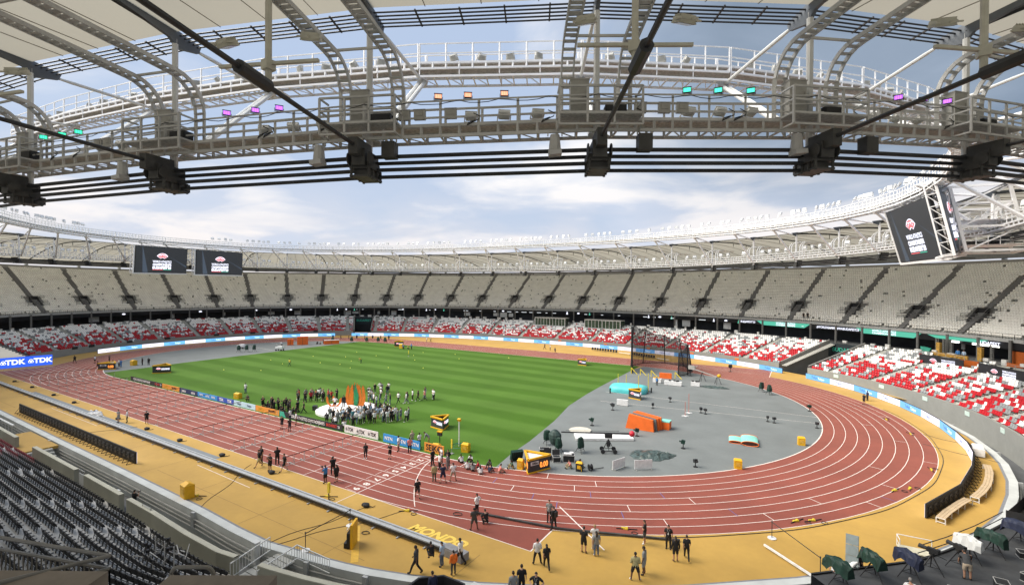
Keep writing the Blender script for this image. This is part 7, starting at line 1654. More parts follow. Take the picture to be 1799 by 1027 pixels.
# ------------------------------------------------------------------ people
m_skin = mat('skin', (0.42, 0.23, 0.15), .6, ns=8, nv=.08); m_skin2 = mat('skin_dark', (0.13, 0.065, 0.04), .6, ns=8, nv=.08); m_skin3 = mat('skin_fair', (0.56, 0.34, 0.25), .6, ns=8, nv=.08)
m_eye = mat('eye_dark', (0.02, 0.015, 0.012), .3); m_lip = mat('lip', (0.30, 0.10, 0.08), .5)
H = dict(pel=(0, 0, .96), sp=(0, -.01, 1.18), ch=(0, 0, 1.36), nk=(0, .0, 1.50), hd=(0, .02, 1.60))
def base_pose():
    J = {k: Vector(v) for k, v in H.items()}
    for s_, n in ((-1, 'l'), (1, 'r')):
        J['sh'+n] = Vector((s_*.185, 0, 1.43)); J['el'+n] = Vector((s_*.245, -.02, 1.13)); J['wr'+n] = Vector((s_*.25, .05, .88)); J['hn'+n] = Vector((s_*.245, .07, .81))
        J['hp'+n] = Vector((s_*.10, 0, .90)); J['kn'+n] = Vector((s_*.115, .03, .50)); J['an'+n] = Vector((s_*.12, -.02, .09)); J['to'+n] = Vector((s_*.135, .15, .035))
    return J
def pose(kind):
    J = base_pose()
    if kind == 'hips':
        for s_, n in ((-1, 'l'), (1, 'r')): J['el'+n] = Vector((s_*.40, -.10, 1.17)); J['wr'+n] = Vector((s_*.22, .07, 1.03)); J['hn'+n] = Vector((s_*.16, .10, .99))
    if kind == 'crossed':
        for s_, n in ((-1, 'l'), (1, 'r')): J['el'+n] = Vector((s_*.24, .04, 1.14)); J['wr'+n] = Vector((s_*.02, .20, 1.20)); J['hn'+n] = Vector((-s_*.06, .21, 1.22))
    if kind == 'camera':
        for s_, n in ((-1, 'l'), (1, 'r')): J['el'+n] = Vector((s_*.24, .14, 1.18)); J['wr'+n] = Vector((s_*.10, .30, 1.42)); J['hn'+n] = Vector((s_*.06, .33, 1.49))
    if kind == 'walk':
        J['knl'] = Vector((-.11, .20, .54)); J['anl'] = Vector((-.11, .33, .11)); J['tol'] = Vector((-.12, .50, .07)); J['knr'] = Vector((.11, -.04, .50)); J['anr'] = Vector((.11, -.36, .16)); J['tor'] = Vector((.12, -.22, .05))
        J['ell'] = Vector((-.24, -.13, 1.14)); J['wrl'] = Vector((-.25, -.12, .88)); J['hnl'] = Vector((-.24, -.10, .81)); J['elr'] = Vector((.24, .08, 1.13)); J['wrr'] = Vector((.24, .25, .95)); J['hnr'] = Vector((.23, .30, .90))
    if kind == 'wide':
        for s_, n in ((-1, 'l'), (1, 'r')): J['kn'+n] = Vector((s_*.19, .02, .49)); J['an'+n] = Vector((s_*.24, -.02, .09)); J['to'+n] = Vector((s_*.29, .14, .035)); J['wr'+n] = Vector((s_*.19, .19, 1.02)); J['hn'+n] = Vector((s_*.13, .24, 1.05))
    if kind in ('sit', 'crouch'):
        dz = -.82 if kind == 'sit' else -.62
        for k in J: J[k] = J[k]+Vector((0, 0, dz))
        fwd = .12
        for k in ('sp', 'ch', 'nk', 'hd', 'shl', 'shr'): J[k] += Vector((0, .05+.22*(J[k].z-J['pel'].z), -.03))
        for s_, n in ((-1, 'l'), (1, 'r')):
            if kind == 'sit': J['hp'+n] = Vector((s_*.11, .02, .12)); J['kn'+n] = Vector((s_*.22, .36, .42)); J['an'+n] = Vector((s_*.12, .52, .08)); J['to'+n] = Vector((s_*.15, .66, .04))
            else: J['hp'+n] = Vector((s_*.11, 0, .30)); J['kn'+n] = Vector((s_*.20, .34, .46)); J['an'+n] = Vector((s_*.16, .06, .09)); J['to'+n] = Vector((s_*.18, .24, .035))
            J['el'+n] = J['sh'+n]+Vector((s_*.06, .14, -.24)); J['wr'+n] = J['el'+n]+Vector((-s_*.07, .22, .02)); J['hn'+n] = J['wr'+n]+Vector((-s_*.02, .07, .01))
    if kind == 'bend':
        for k in ('sp', 'ch', 'nk', 'hd', 'shl', 'shr', 'ell', 'elr', 'wrl', 'wrr', 'hnl', 'hnr'):
            v = J[k]-Vector((0, 0, .96)); a_ = -.85; J[k] = Vector((v.x, v.y*math.cos(a_)-v.z*math.sin(a_)*1.0, v.y*math.sin(a_)+v.z*math.cos(a_)+.96))
        for s_, n in ((-1, 'l'), (1, 'r')): J['el'+n] = J['sh'+n]+Vector((s_*.04, .05, -.27)); J['wr'+n] = J['el'+n]+Vector((0, .10, -.22)); J['hn'+n] = J['wr'+n]+Vector((0, .03, -.07))
    return J
BONES = [('pel', 'sp'), ('sp', 'ch'), ('ch', 'nk'), ('nk', 'hd')]+[b for n in 'lr' for b in (('ch', 'sh'+n), ('sh'+n, 'el'+n), ('el'+n, 'wr'+n), ('wr'+n, 'hn'+n), ('pel', 'hp'+n), ('hp'+n, 'kn'+n), ('kn'+n, 'an'+n), ('an'+n, 'to'+n))]
RAD = dict(pel=(.155, .115), sp=(.135, .105), ch=(.165, .12), nk=(.058, .058), hd=(.06, .06), sh=(.068, .068), el=(.044, .044), wr=(.029, .025), hn=(.038, .018), hp=(.098, .10), kn=(.062, .062), an=(.042, .045), to=(.045, .03))
def build_proto(kind):
    J = pose(kind); names = list(J); me = bpy.data.meshes.new('p'); me.from_pydata([J[n] for n in names], [(names.index(a_), names.index(b_)) for a_, b_ in BONES], [])
    o = bpy.data.objects.new('p', me); COL.objects.link(o); md = o.modifiers.new('s', 'SKIN'); md.use_smooth_shade = True
    for i, n in enumerate(names):
        r_ = RAD[n if n in RAD else n[:-1]]; me.skin_vertices[0].data[i].radius = r_; me.skin_vertices[0].data[i].use_root = (n == 'pel')
    sb = o.modifiers.new('b', 'SUBSURF'); sb.levels = 1; sb.render_levels = 1
    dg = bpy.context.evaluated_depsgraph_get(); ev = bpy.data.meshes.new_from_object(o.evaluated_get(dg)); bpy.data.objects.remove(o)
    V = [v.co.copy() for v in ev.vertices]; Nn = [v.normal.copy() for v in ev.vertices]; F = [list(p.vertices) for p in ev.polygons]
    reg = []
    for v in V:
        best = None
        for a_, b_ in BONES:
            A_, B_ = J[a_], J[b_]; d = B_-A_; tt_ = max(0, min(1, (v-A_).dot(d)/d.length_squared)); r0 = RAD[a_ if a_ in RAD else a_[:-1]][0]; r1 = RAD[b_ if b_ in RAD else b_[:-1]][0]; dist = (v-(A_+d*tt_)).length/(r0*(1-tt_)+r1*tt_)
            if best is None or dist < best[0]: best = (dist, a_, b_, tt_)
        reg.append(best[1:])
    def key(b_): return b_[:-1] if b_ not in ('pel', 'sp', 'ch', 'nk', 'hd') else b_
    def cls(r_, t_lo=0):
        return key(r_[0])+'-'+key(r_[1]), r_[2]
    C_ = [cls(r_) for r_ in reg]
    def garment(name, test, off):
        ids = {}; mb = MB()
        keep = [f for f in F if all(test(C_[i], V[i]) for i in f)]
        if kind in ('x',): pass
        for f in keep:
            for i in f:
                if i not in ids: ids[i] = len(ids)
        inv = sorted(ids, key=ids.get); mb.add([tuple(V[i]+Nn[i]*off) for i in inv], [[ids[i] for i in f] for f in keep]); return mb
    torso = ('pel-sp', 'sp-ch', 'ch-sh')
    isT = lambda c: c[0] in torso or (c[0] == 'ch-nk' and c[1] < .75)
    G = {}
    G['tshirt'] = garment('tshirt', lambda c, v: isT(c) or (c[0] == 'sh-el' and c[1] < .72) or (c[0] == 'pel-hp' and kind not in ('sit', 'crouch') and v.z > .9), .020)
    G['shirt'] = garment('shirt', lambda c, v: isT(c) or c[0] == 'sh-el' or (c[0] == 'el-wr' and c[1] < .95) or (c[0] == 'pel-hp' and kind not in ('sit', 'crouch') and v.z > .9), .020)
    G['trousers'] = garment('trousers', lambda c, v: c[0] in ('pel-hp', 'hp-kn', 'kn-an') or (c[0] == 'pel-sp' and c[1] < .35), .014)
    G['shorts'] = garment('shorts', lambda c, v: c[0] in ('pel-hp',) or (c[0] == 'hp-kn' and c[1] < .92) or (c[0] == 'pel-sp' and c[1] < .35), .022)
    G['shoes'] = garment('shoes', lambda c, v: c[0] == 'an-to' or (c[0] == 'kn-an' and c[1] > .93), .014)
    # head, face and hands join the continuous body mesh
    mb = MB(); mb.add([tuple(v) for v in V], F, 0); hc = J['hd']+Vector((0, .012, .075)); hd_dir = (J['hd']-J['nk']).normalized(); tl_ = math.atan2(hd_dir.y, hd_dir.z)*.6
    def hrot(p): return (p[0], p[1]*math.cos(-tl_)-p[2]*math.sin(-tl_), p[1]*math.sin(-tl_)+p[2]*math.cos(-tl_))
    def hp(p):
        x, y, z_ = p; k = 1-.22*max(0, -z_)-.12*max(0, y)*max(0, -z_); return (x*k, y*(1-.05*max(0, -z_))+.06*max(0, -z_), z_)
    sph = MB(); sph.sphere((0, 0, 0), (.076, .096, .118), 16, 12, fn=hp)
    sph.add([(-.012, .088, .005), (.012, .088, .005), (.018, .092, -.03), (-.018, .092, -.03), (0, .118, -.025)], [(0, 1, 4), (1, 2, 4), (2, 3, 4), (3, 0, 4)])
    for sx in (-1, 1):
        sph.sphere((sx*.077, -.005, -.008), (.010, .020, .030), 6, 4); sph.sphere((sx*.030, .084, .008), (.012, .008, .007), 6, 4, mi=1)
    sph.sphere((0, .086, -.056), (.024, .008, .006), 6, 4, mi=2)
    o_ = mb.n; mb.v += [tuple(hc+Vector(hrot(v))) for v in sph.v]; mb.n += len(sph.v); mb.f += [[i+o_ for i in f] for f in sph.f]; mb.m += sph.m
    for n, s_ in (('l', -1), ('r', 1)):
        w, h_ = J['wr'+n], J['hn'+n]; d = (h_-w).normalized(); side = d.cross(Vector((s_, 0, 0))); side = side.normalized() if side.length > .1 else Vector((0, 0, 1)); pn = d.cross(side).normalized()
        for k, (o2, ln) in enumerate(((-.027, .062), (-.009, .074), (.009, .070), (.026, .055))):
            b0 = h_+side*o2; k1 = b0+d*ln*.5+pn*.006; k2 = k1+(d*.75+pn*.55*(-s_ if kind != 'x' else 1)).normalized()*ln*.55; mb.tube([b0-d*.02, k1, k2], [.0095, .0085, .0065], 5)
        t0 = w+(h_-w)*.4+side*.03; mb.tube([t0, t0+side*.03+d*.02, t0+side*.035+d*.055], [.011, .010, .007], 5)
    bm_ = mb.mesh('person', [m_skin, m_eye, m_lip]); bm_.polygons.foreach_set('use_smooth', [True]*len(bm_.polygons))
    hair = MB(); hs = MB(); hs.sphere((0, -.004, .006), (.083, .101, .122), 16, 12, fn=lambda p: hp(p) if True else p)
    keep = [f for f in hs.f if all((hs.v[i][2] > .030 and hs.v[i][1] < .085) or hs.v[i][1] < -.012+ .0*hs.v[i][2] and hs.v[i][2] > -.075 for i in f)]; used = sorted({i for f in keep for i in f}); mp = {i: k for k, i in enumerate(used)}
    hair.add([tuple(hc+Vector(hrot(hs.v[i]))) for i in used], [[mp[i] for i in f] for f in keep])
    longh = MB(); longh.add(hair.v, hair.f); longh.tube([hc+Vector((0, -.075, .05)), hc+Vector((0, -.11, -.06)), hc+Vector((0, -.12, -.2)), hc+Vector((0, -.10, -.3))], [.055, .075, .065, .025], 8)
    meshes = {}
    for nm, g in G.items(): meshes[nm] = g.mesh(nm, m_sgrey)
    meshes['hair'] = hair.mesh('hair', m_sgrey); meshes['long_hair'] = longh.mesh('long_hair', m_sgrey)
    for me2 in meshes.values(): me2.polygons.foreach_set('use_smooth', [True]*len(me2.polygons))
    bpy.data.meshes.remove(ev); return bm_, meshes, J
PROTO = {k: build_proto(k) for k in ('stand', 'hips', 'crossed', 'camera', 'walk', 'wide', 'sit', 'crouch', 'bend')}
CL = dict(black=(0.014, 0.014, 0.016), white=(0.72, 0.72, 0.72), grey=(0.22, 0.23, 0.23), navy=(0.018, 0.025, 0.06), blue=(0.05, 0.20, 0.48), red=(0.50, 0.03, 0.04), khaki=(0.40, 0.35, 0.17), green=(0.05, 0.10, 0.06), orange=(0.80, 0.17, 0.02), denim=(0.10, 0.14, 0.21), beige=(0.40, 0.33, 0.25), yellow=(0.65, 0.50, 0.08), charcoal=(0.05, 0.052, 0.055), pink=(0.60, 0.22, 0.20), teal=(0.04, 0.16, 0.19), pale_blue=(0.36, 0.47, 0.60))
HR = dict(dark=(0.018, 0.013, 0.010), brown=(0.07, 0.04, 0.02), fair=(0.34, 0.24, 0.12), grey=(0.22, 0.21, 0.20))
def cm_(c): return mat('cloth_'+c, CL[c], .8, ns=9, nv=.16)
def hm_(c): return mat('hair_'+c, HR[c], .6, ns=20, nv=.2)
prs = random.Random(21)
def person(x, y, rz, kind, top, tc_, bot, bc, label, z=.012, hair='dark', longh=False, skin=None, h=None, shoe='black', grp=None, extra=None):
    bm_, ms_, J = PROTO[kind]; o = bpy.data.objects.new('person', bm_); COL.objects.link(o); s_ = h or prs.uniform(.93, 1.03); o.location = (x, y, z); o.rotation_euler = (0, 0, rz); o.scale = (s_*prs.uniform(1.0, 1.16), s_*1.05, s_)
    sk = skin or prs.choice([m_skin, m_skin, m_skin3, m_skin2]); o.material_slots[0].link = 'OBJECT'; o.material_slots[0].material = sk
    tag(o, label, 'person', grp)
    def kid(nm, me_, m): c = bpy.data.objects.new(nm, me_); COL.objects.link(c); c.parent = o; c.material_slots[0].link = 'OBJECT'; c.material_slots[0].material = m
    kid(top if top != 'shirt' else 'shirt', ms_[top], cm_(tc_)); kid(bot, ms_[bot], cm_(bc)); kid('shoes', ms_['shoes'], cm_(shoe)); kid('long_hair' if longh else 'hair', ms_['long_hair' if longh else 'hair'], hm_(hair))
    if extra == 'camera' or (kind == 'camera' and extra is None):
        mb = MB(); c = (J['hnl']+J['hnr'])/2; mb.box((c.x, c.y+.05, c.z+.02), (.15, .10, .11)); mb.tube([(c.x, c.y+.1, c.z+.02), (c.x, c.y+.24, c.z+.02)], .045, 8); k = mb.build('handheld_camera', m_black); tag(k, 'camera held by '+' '.join(label.split()[:13]), 'camera'); k.matrix_world = Matrix.Translation((x, y, z)) @ Matrix.Rotation(rz, 4, 'Z')
    if extra == 'bag': mb = MB(); mb.box((0, -.19, 1.22), (.30, .17, .42)); k = mb.build('backpack', m_black, None); k.matrix_world = Matrix.Translation((x, y, z)) @ Matrix.Rotation(rz, 4, 'Z'); tag(k, 'black backpack on the back of the man in dark clothes on the bend', 'bag')
    if extra == 'lanyard': mb = MB(); mb.tube([(-.07, .10, 1.47), (0, .150, 1.22), (.07, .10, 1.47)], .007, 4); mb.box((0, .152, 1.17), (.08, .012, .11)); c = mb.build('lanyard', cm_('white'), o)
    return o
def fc(x, y, tx, ty): return math.atan2(ty-y, tx-x)-PI/2       # rz so that the person (+Y) faces a point
cx_, cy_ = CAM[0], CAM[1]
def away(x, y, da=0): return fc(x, y, 2*x-cx_, 2*y-cy_)+da
FG = [(61.1, -48.6, 'wide', 0.1, 'shirt', 'white', 'trousers', 'black', 'man in white long sleeved shirt and black trousers below the red run off', {}),
 (61.9, -48.8, 'walk', .2, 'tshirt', 'black', 'trousers', 'black', 'woman in black with blue lanyard beside the man in white shirt', dict(longh=True, h=.92)),
 (63.2, -45.7, 'crossed', -.3, 'tshirt', 'black', 'shorts', 'black', 'man in black t-shirt and black shorts on the apron below the bend', dict(shoe='black')),
 (64.1, -45.6, 'stand', .3, 'tshirt', 'grey', 'trousers', 'denim', 'person in grey top and jeans with white shoes on the apron', dict(shoe='white', h=.95, longh=True)),
 (63.7, -44.9, 'crossed', .2, 'tshirt', 'white', 'trousers', 'beige', 'fair haired person in white behind the one in jeans', dict(hair='fair', h=.98, shoe='white')),
 (66.5, -42.3, 'crossed', 1.4, 'tshirt', 'black', 'shorts', 'charcoal', 'man in black t-shirt and dark shorts seen from the side by the bend', dict(shoe='white')),
 (68.1, -42.0, 'stand', 3.0, 'tshirt', 'black', 'trousers', 'black', 'man in all black facing the camera with badge by the bend', dict(extra='lanyard')),
 (67.2, -46.9, 'wide', .1, 'shirt', 'khaki', 'shorts', 'black', 'man in khaki shirt and black shorts, back to the camera', dict(shoe='white', h=1.0)),
 (67.5, -46.0, 'stand', 1.3, 'tshirt', 'grey', 'shorts', 'grey', 'man in grey t-shirt and grey shorts beside the khaki shirt', {}),
 (59.2, -43.1, 'stand', 2.9, 'tshirt', 'grey', 'trousers', 'black', 'man in grey shirt with badge facing the camera on the red run off', dict(extra='lanyard')),
 (60.0, -43.9, 'wide', .9, 'shirt', 'black', 'trousers', 'black', 'man in black with backpack on the red run off', dict(extra='bag')),
 (53.6, -45.0, 'hips', .9, 'tshirt', 'white', 'trousers', 'black', 'man in white t-shirt with hands on hips behind the crouching worker', {}),
 (54.9, -47.2, 'wide', .2, 'tshirt', 'charcoal', 'shorts', 'charcoal', 'man in dark shirt and shorts standing at the apron line', dict(skin=m_skin2)),
 (55.2, -46.0, 'crouch', .5, 'shirt', 'black', 'trousers', 'black', 'worker in black crouching over a yellow timing bar', {}),
 (68.9, -43.4, 'stand', .3, 'shirt', 'black', 'shorts', 'black', 'woman in black dress beside the man in black by the bend', dict(longh=True, h=.95)),
 (69.5, -42.8, 'walk', .1, 'tshirt', 'black', 'trousers', 'black', 'rightmost of the black clad trio near the bend', {}),
 (77.9, -40.9, 'bend' if False else 'wide', 2.7, 'tshirt', 'white', 'trousers', 'green', 'man in white t-shirt and green trousers by the lower right stanchion', dict(h=1.0)),
 (79.4, -39.0, 'stand', -1.2, 'tshirt', 'black', 'trousers', 'black', 'man in black leaning beside the grey panel at the lower right', {}),
 (78.8, -39.7, 'bend', -.9, 'tshirt', 'white', 'trousers', 'black', 'person in white bending beside the grey panel at the lower right', {}),
 (61.7, -52.7, 'stand', .2, 'shirt', 'grey', 'trousers', 'denim', 'man in blue grey shirt at the bottom centre of the picture', dict(h=1.0)),
 (61.8, -51.9, 'stand', .1, 'tshirt', 'black', 'trousers', 'black', 'person in black behind the blue grey shirt at the bottom centre', {}),
 (62.9, -52.1, 'hips', 2.9, 'tshirt', 'black', 'shorts', 'black', 'man in black t-shirt with white badge at the bottom centre', dict(extra='lanyard')),
 (55.0, -53.7, 'walk', 1.2, 'tshirt', 'charcoal', 'trousers', 'black', 'man in charcoal polo and black trousers beside the pit', dict(skin=m_skin2)),
 (55.1, -52.3, 'crouch', .3, 'shirt', 'black', 'shorts', 'charcoal', 'man in black sitting hunched at the end of the camera rail', dict(z=.35)),
 (55.9, -52.2, 'stand', 1.0, 'tshirt', 'pale_blue', 'trousers', 'denim', 'man in light blue shirt at the end of the camera rail', {}),
 (56.8, -51.4, 'walk', 1.0, 'tshirt', 'white', 'trousers', 'black', 'man in white t-shirt with shoulder strap walking past the pit', dict(skin=m_skin2, h=1.0)),
 (57.1, -52.5, 'stand', .4, 'shirt', 'orange', 'trousers', 'charcoal', 'person in bright orange hooded top beside the pit', dict(h=.88)),
 (57.6, -55.1, 'stand', .5, 'shirt', 'navy', 'trousers', 'navy', 'man in dark blue shirt standing inside the black pit', dict(z=-.1, h=1.02)),
 (-2.4, -49.5, 'crossed', 2.0, 'tshirt', 'grey', 'shorts', 'grey', 'man in grey beside the grey runway', {}), (-1.4, -48.9, 'stand', 1.6, 'tshirt', 'white', 'trousers', 'green', 'man in white shirt with tripod beside the grey runway', {}),
 (1.3, -47.7, 'stand', 0, 'tshirt', 'black', 'shorts', 'black', 'man in black alone at the outer track line', {}),
 (28.9, -48.6, 'walk', 1.8, 'tshirt', 'black', 'shorts', 'khaki', 'man in black t-shirt and khaki shorts, leftmost of five by the hurdles', {}), (28.0, -47.8, 'stand', 2.0, 'tshirt', 'black', 'trousers', 'black', 'person in black half hidden behind the khaki shorts', {}),
 (30.8, -48.6, 'camera', 2.3, 'tshirt', 'black', 'shorts', 'black', 'man in black shorts raising his hands by the hurdles', dict(extra='')), (29.8, -47.2, 'camera', 0, 'tshirt', 'black', 'trousers', 'black', 'person in black filming toward the track by the hurdles', {}),
 (32.1, -47.9, 'walk', 1.8, 'tshirt', 'black', 'shorts', 'black', 'man in black striding right of the group by the hurdles', dict(skin=m_skin3)),
 (38.0, -47.6, 'camera', .8, 'tshirt', 'blue', 'shorts', 'black', 'person in blue t-shirt near the finish post', {}), (36.9, -45.9, 'camera', .2, 'tshirt', 'black', 'trousers', 'black', 'man in black with raised arm in the outer lanes', dict(shoe='white')), (38.7, -46.9, 'stand', .7, 'shirt', 'black', 'shorts', 'black', 'woman in black dress near the finish post', dict(longh=True, h=.94)),
 (18.5, -39.4, 'stand', 2.6, 'tshirt', 'black', 'shorts', 'charcoal', 'man in black t-shirt on the inner lanes left of the white pair', {}), (20.3, -39.5, 'camera', 2.7, 'tshirt', 'black', 'shorts', 'charcoal', 'man in black talking in front of the black board', dict(extra='')),
 (18.4, -37.3, 'stand', 1.7, 'tshirt', 'white', 'shorts', 'black', 'person in white top just outside the black board, right one', {}), (16.6, -37.0, 'stand', 1.2, 'tshirt', 'white', 'trousers', 'navy', 'person in white top just outside the black board, left one', {}),
 (36.1, -41.1, 'stand', 2.8, 'tshirt', 'black', 'trousers', 'black', 'person in black with white paper in the middle lanes', dict(shoe='white')), (38.4, -39.8, 'crossed', 2.6, 'tshirt', 'black', 'shorts', 'black', 'man in black shorts facing the camera in the middle lanes', {}),
 (37.5, -37.6, 'hips', 1.2, 'tshirt', 'white', 'shorts', 'beige', 'person in white top and beige shorts before the bright blue board', {}), (38.9, -37.3, 'stand', .2, 'tshirt', 'pink', 'trousers', 'black', 'person in pink top and black trousers before the bright blue board', {}),
 (37.3, -35.2, 'crossed', .4, 'shirt', 'beige', 'trousers', 'khaki', 'person in beige jacket behind the bright blue board', dict(hair='fair')), (38.5, -35.3, 'stand', .8, 'tshirt', 'white', 'trousers', 'black', 'person in white behind the right end of the bright blue board', {}),
 (38.9, -34.1, 'bend', 1.4, 'shirt', 'grey', 'shorts', 'khaki', 'man in grey jacket bending behind the orange board', {}),
 (46.4, -41.9, 'stand', .3, 'shirt', 'khaki', 'trousers', 'green', 'person in khaki with a red cap on the middle lanes', dict(hair='brown')), (47.3, -41.7, 'wide', .1, 'tshirt', 'navy', 'shorts', 'navy', 'person in navy vest and shorts on the middle lanes', {}),
 (43.6, -38.9, 'stand', .8, 'tshirt', 'black', 'trousers', 'black', 'person in black at the left of the finish huddle', {}), (44.9, -39.3, 'stand', 2.2, 'tshirt', 'white', 'trousers', 'black', 'person in white top in the middle of the finish huddle', {}),
 (44.9, -38.0, 'crossed', 3, 'shirt', 'black', 'trousers', 'charcoal', 'person in black jacket at the back of the finish huddle', {}), (45.6, -38.9, 'stand', 1.2, 'shirt', 'grey', 'trousers', 'grey', 'person in long grey coat at the right of the finish huddle', dict(longh=True)),
 (43.9, -37.8, 'camera', 2, 'tshirt', 'white', 'trousers', 'charcoal', 'photographer in white at the inner kerb of the finish huddle', {}), (47.8, -40.8, 'wide', .2, 'tshirt', 'white', 'shorts', 'beige', 'person in white t-shirt with shoulder bag and beige shorts', {}),
 (47.5, -45.4, 'walk', .2, 'tshirt', 'black', 'shorts', 'charcoal', 'man in black crossing the curved start line', {}),
 (16.5, -29.6, 'hips', 2.8, 'tshirt', 'white', 'shorts', 'black', 'person in white t-shirt on the podium stage', dict(z=.30)), (17.6, -28.9, 'stand', .3, 'shirt', 'black', 'trousers', 'black', 'person in black on the podium stage', dict(z=.52)),
 (-5.9, -30.4, 'stand', 2.4, 'tshirt', 'white', 'trousers', 'denim', 'lone person in white t-shirt and jeans on the left grass', {}), (.2, -33.4, 'crouch', 2.6, 'tshirt', 'charcoal', 'trousers', 'charcoal', 'person crouching alone behind the pale blue board', dict(hair='grey')),
 (11.0, -24.9, 'crossed', 2.4, 'shirt', 'black', 'trousers', 'black', 'person in black dress between the ring of people and the podium', dict(longh=True)), (13.0, -33.4, 'stand', .6, 'tshirt', 'black', 'trousers', 'black', 'left of two people in black left of the podium', {}), (14.2, -33.2, 'walk', 1.5, 'tshirt', 'black', 'trousers', 'black', 'right of two people in black left of the podium', {}),
 (-71.5, -34.2, 'walk', .5, 'tshirt', 'black', 'shorts', 'black', 'person in black beside the far left boards', {}), (-67.7, -31.6, 'stand', 1.0, 'tshirt', 'white', 'shorts', 'black', 'person in white t-shirt on the far left bend', {}), (-66.6, -29.2, 'crossed', 2.0, 'tshirt', 'black', 'trousers', 'black', 'person in black on the far left bend behind the white t-shirt', {}), (-57.8, -34.2, 'walk', 1.4, 'tshirt', 'black', 'shorts', 'black', 'person in black striding on the inner lane of the far left bend', {}),
 (-57.5, -31.6, 'stand', 2.2, 'tshirt', 'blue', 'trousers', 'navy', 'person in blue at the far left field clock, first from the left', {}), (-57.0, -30.6, 'stand', 2.2, 'tshirt', 'white', 'trousers', 'navy', 'person in white at the far left field clock', {}), (-56.0, -30.6, 'stand', 2.5, 'tshirt', 'blue', 'trousers', 'blue', 'person in all blue at the right of the far left field clock', {}), (-56.3, -32.0, 'crouch', 2.0, 'tshirt', 'black', 'trousers', 'black', 'person in black crouching before the far left field clock', {}),
 (-55.2, -26.8, 'stand', 2.0, 'tshirt', 'black', 'trousers', 'black', 'left of two people in black by the far left yellow cabinet', {}), (-54.0, -26.0, 'stand', 2.6, 'tshirt', 'black', 'trousers', 'black', 'right of two people in black by the far left yellow cabinet', {}),
 (-32.9, 46.6, 'stand', 2.0, 'tshirt', 'white', 'trousers', 'beige', 'left of two walkers on the far straight', {}), (-31.7, 47.3, 'walk', 2.0, 'tshirt', 'khaki', 'trousers', 'black', 'right of two walkers on the far straight', {}),
 (9.7, 51.8, 'walk', 1.2, 'tshirt', 'black', 'trousers', 'black', 'left of two people on the far yellow apron', {}), (12.0, 50.9, 'crossed', 1.8, 'tshirt', 'white', 'trousers', 'black', 'right of two people on the far yellow apron', {}), (16.5, 45.0, 'walk', -1.2, 'tshirt', 'navy', 'shorts', 'black', 'lone runner in dark kit on the far straight', {}),
 (-25.5, 28.0, 'bend', 1.0, 'tshirt', 'blue', 'trousers', 'navy', 'person in blue bending on the far grass, left one', {}), (-23.6, 29.3, 'stand', -1.0, 'tshirt', 'blue', 'trousers', 'black', 'person in blue on the far grass, right one', {}), (-24.6, 29.2, 'crouch', 1.0, 'tshirt', 'yellow', 'trousers', 'navy', 'person in yellow vest between two people in blue on the far grass', {}),
 (-25.7, -9.0, 'walk', 2.0, 'tshirt', 'yellow', 'trousers', 'green', 'groundsman in yellow top alone on the left grass', {}), (-15.5, 3.2, 'bend', 2.0, 'tshirt', 'yellow', 'trousers', 'green', 'groundsman in yellow top bending far out on the grass', {}),
 (85.7, 22.2, 'stand', 2.2, 'tshirt', 'navy', 'trousers', 'black', 'person in navy leaning on the boards at the right bend', {}), (84.9, 18.6, 'stand', 2.4, 'tshirt', 'black', 'shorts', 'black', 'person in black in front of the boards at the right bend', {}),
 (52.6, 15.6, 'stand', 2.8, 'tshirt', 'blue', 'trousers', 'black', 'person in blue top by the tables before the hammer cage', {}), (-61.2, 12.0, 'bend', 1, 'tshirt', 'white', 'trousers', 'black', 'person in white bending on the far grey zone', {}),
 (-58.0, 22.4, 'sit', 2.4, 'tshirt', 'black', 'trousers', 'black', 'leftmost seated person in black beside the far orange blocks', {}), (-57.4, 23.0, 'sit', 2.8, 'tshirt', 'white', 'trousers', 'black', 'seated person in white beside the far orange blocks', {}), (-56.9, 23.7, 'stand', 2.2, 'tshirt', 'black', 'trousers', 'black', 'standing person in black beside the far orange blocks', {}), (-56.2, 24.0, 'sit', 2.5, 'tshirt', 'navy', 'trousers', 'navy', 'rightmost seated person in navy beside the far orange blocks', {}),
 (18.9, -57.9, 'x', 0, '', '', '', '', '', {})]
for x, y, kind, da, top, tcx, bot, bcx, lab, kw in FG:
    if kind == 'x': continue
    person(x, y, away(x, y, da), kind, top, tcx, bot, bcx, lab, **kw)
person(25.6, -58.0, away(25.6, -58.0, -.9), 'camera', 'tshirt', 'black', 'shorts', 'grey', 'cameraman in black cap crouched in the gully behind the yellow apron', z=-1.5)
SIT = [(45.7, -36.7, 'white', 'black', 'beside the inner kerb, leftmost of the seated row'), (46.3, -35.8, 'white', 'black', 'at the grass edge, second of the seated row'), (47.3, -37.8, 'white', 'grey', 'at the back left of the seated group'), (48.0, -37.9, 'grey', 'black', 'with long hair in the seated group'), (48.2, -37.0, 'red', 'black', 'in the middle of the seated group'), (49.1, -38.1, 'white', 'grey', 'nearest the camera in the seated group'), (49.6, -37.3, 'navy', 'navy', 'right of the middle of the seated group'), (48.9, -36.0, 'charcoal', 'black', 'behind the seated group on the kerb'), (50.4, -36.8, 'pink', 'beige', 'at the right end of the seated group'), (51.0, -35.0, 'green', 'khaki', 'reclining beside the triangular clock'), (56.0, -31.8, 'pink', 'khaki', 'left of the pair beside the cases'), (56.5, -31.1, 'black', 'black', 'right of the pair beside the cases')]
for i, (x, y, tcx, bcx, w_) in enumerate(SIT): person(x, y, away(x, y, [.4, 2.6, .3, .1, 1.4, .2, -.6, 2.4, -1.3, 1.8, 2, -2][i]), 'sit', 'tshirt', tcx, 'trousers', bcx, f'person in {tcx} top sitting {w_}', longh=i % 2 == 1)
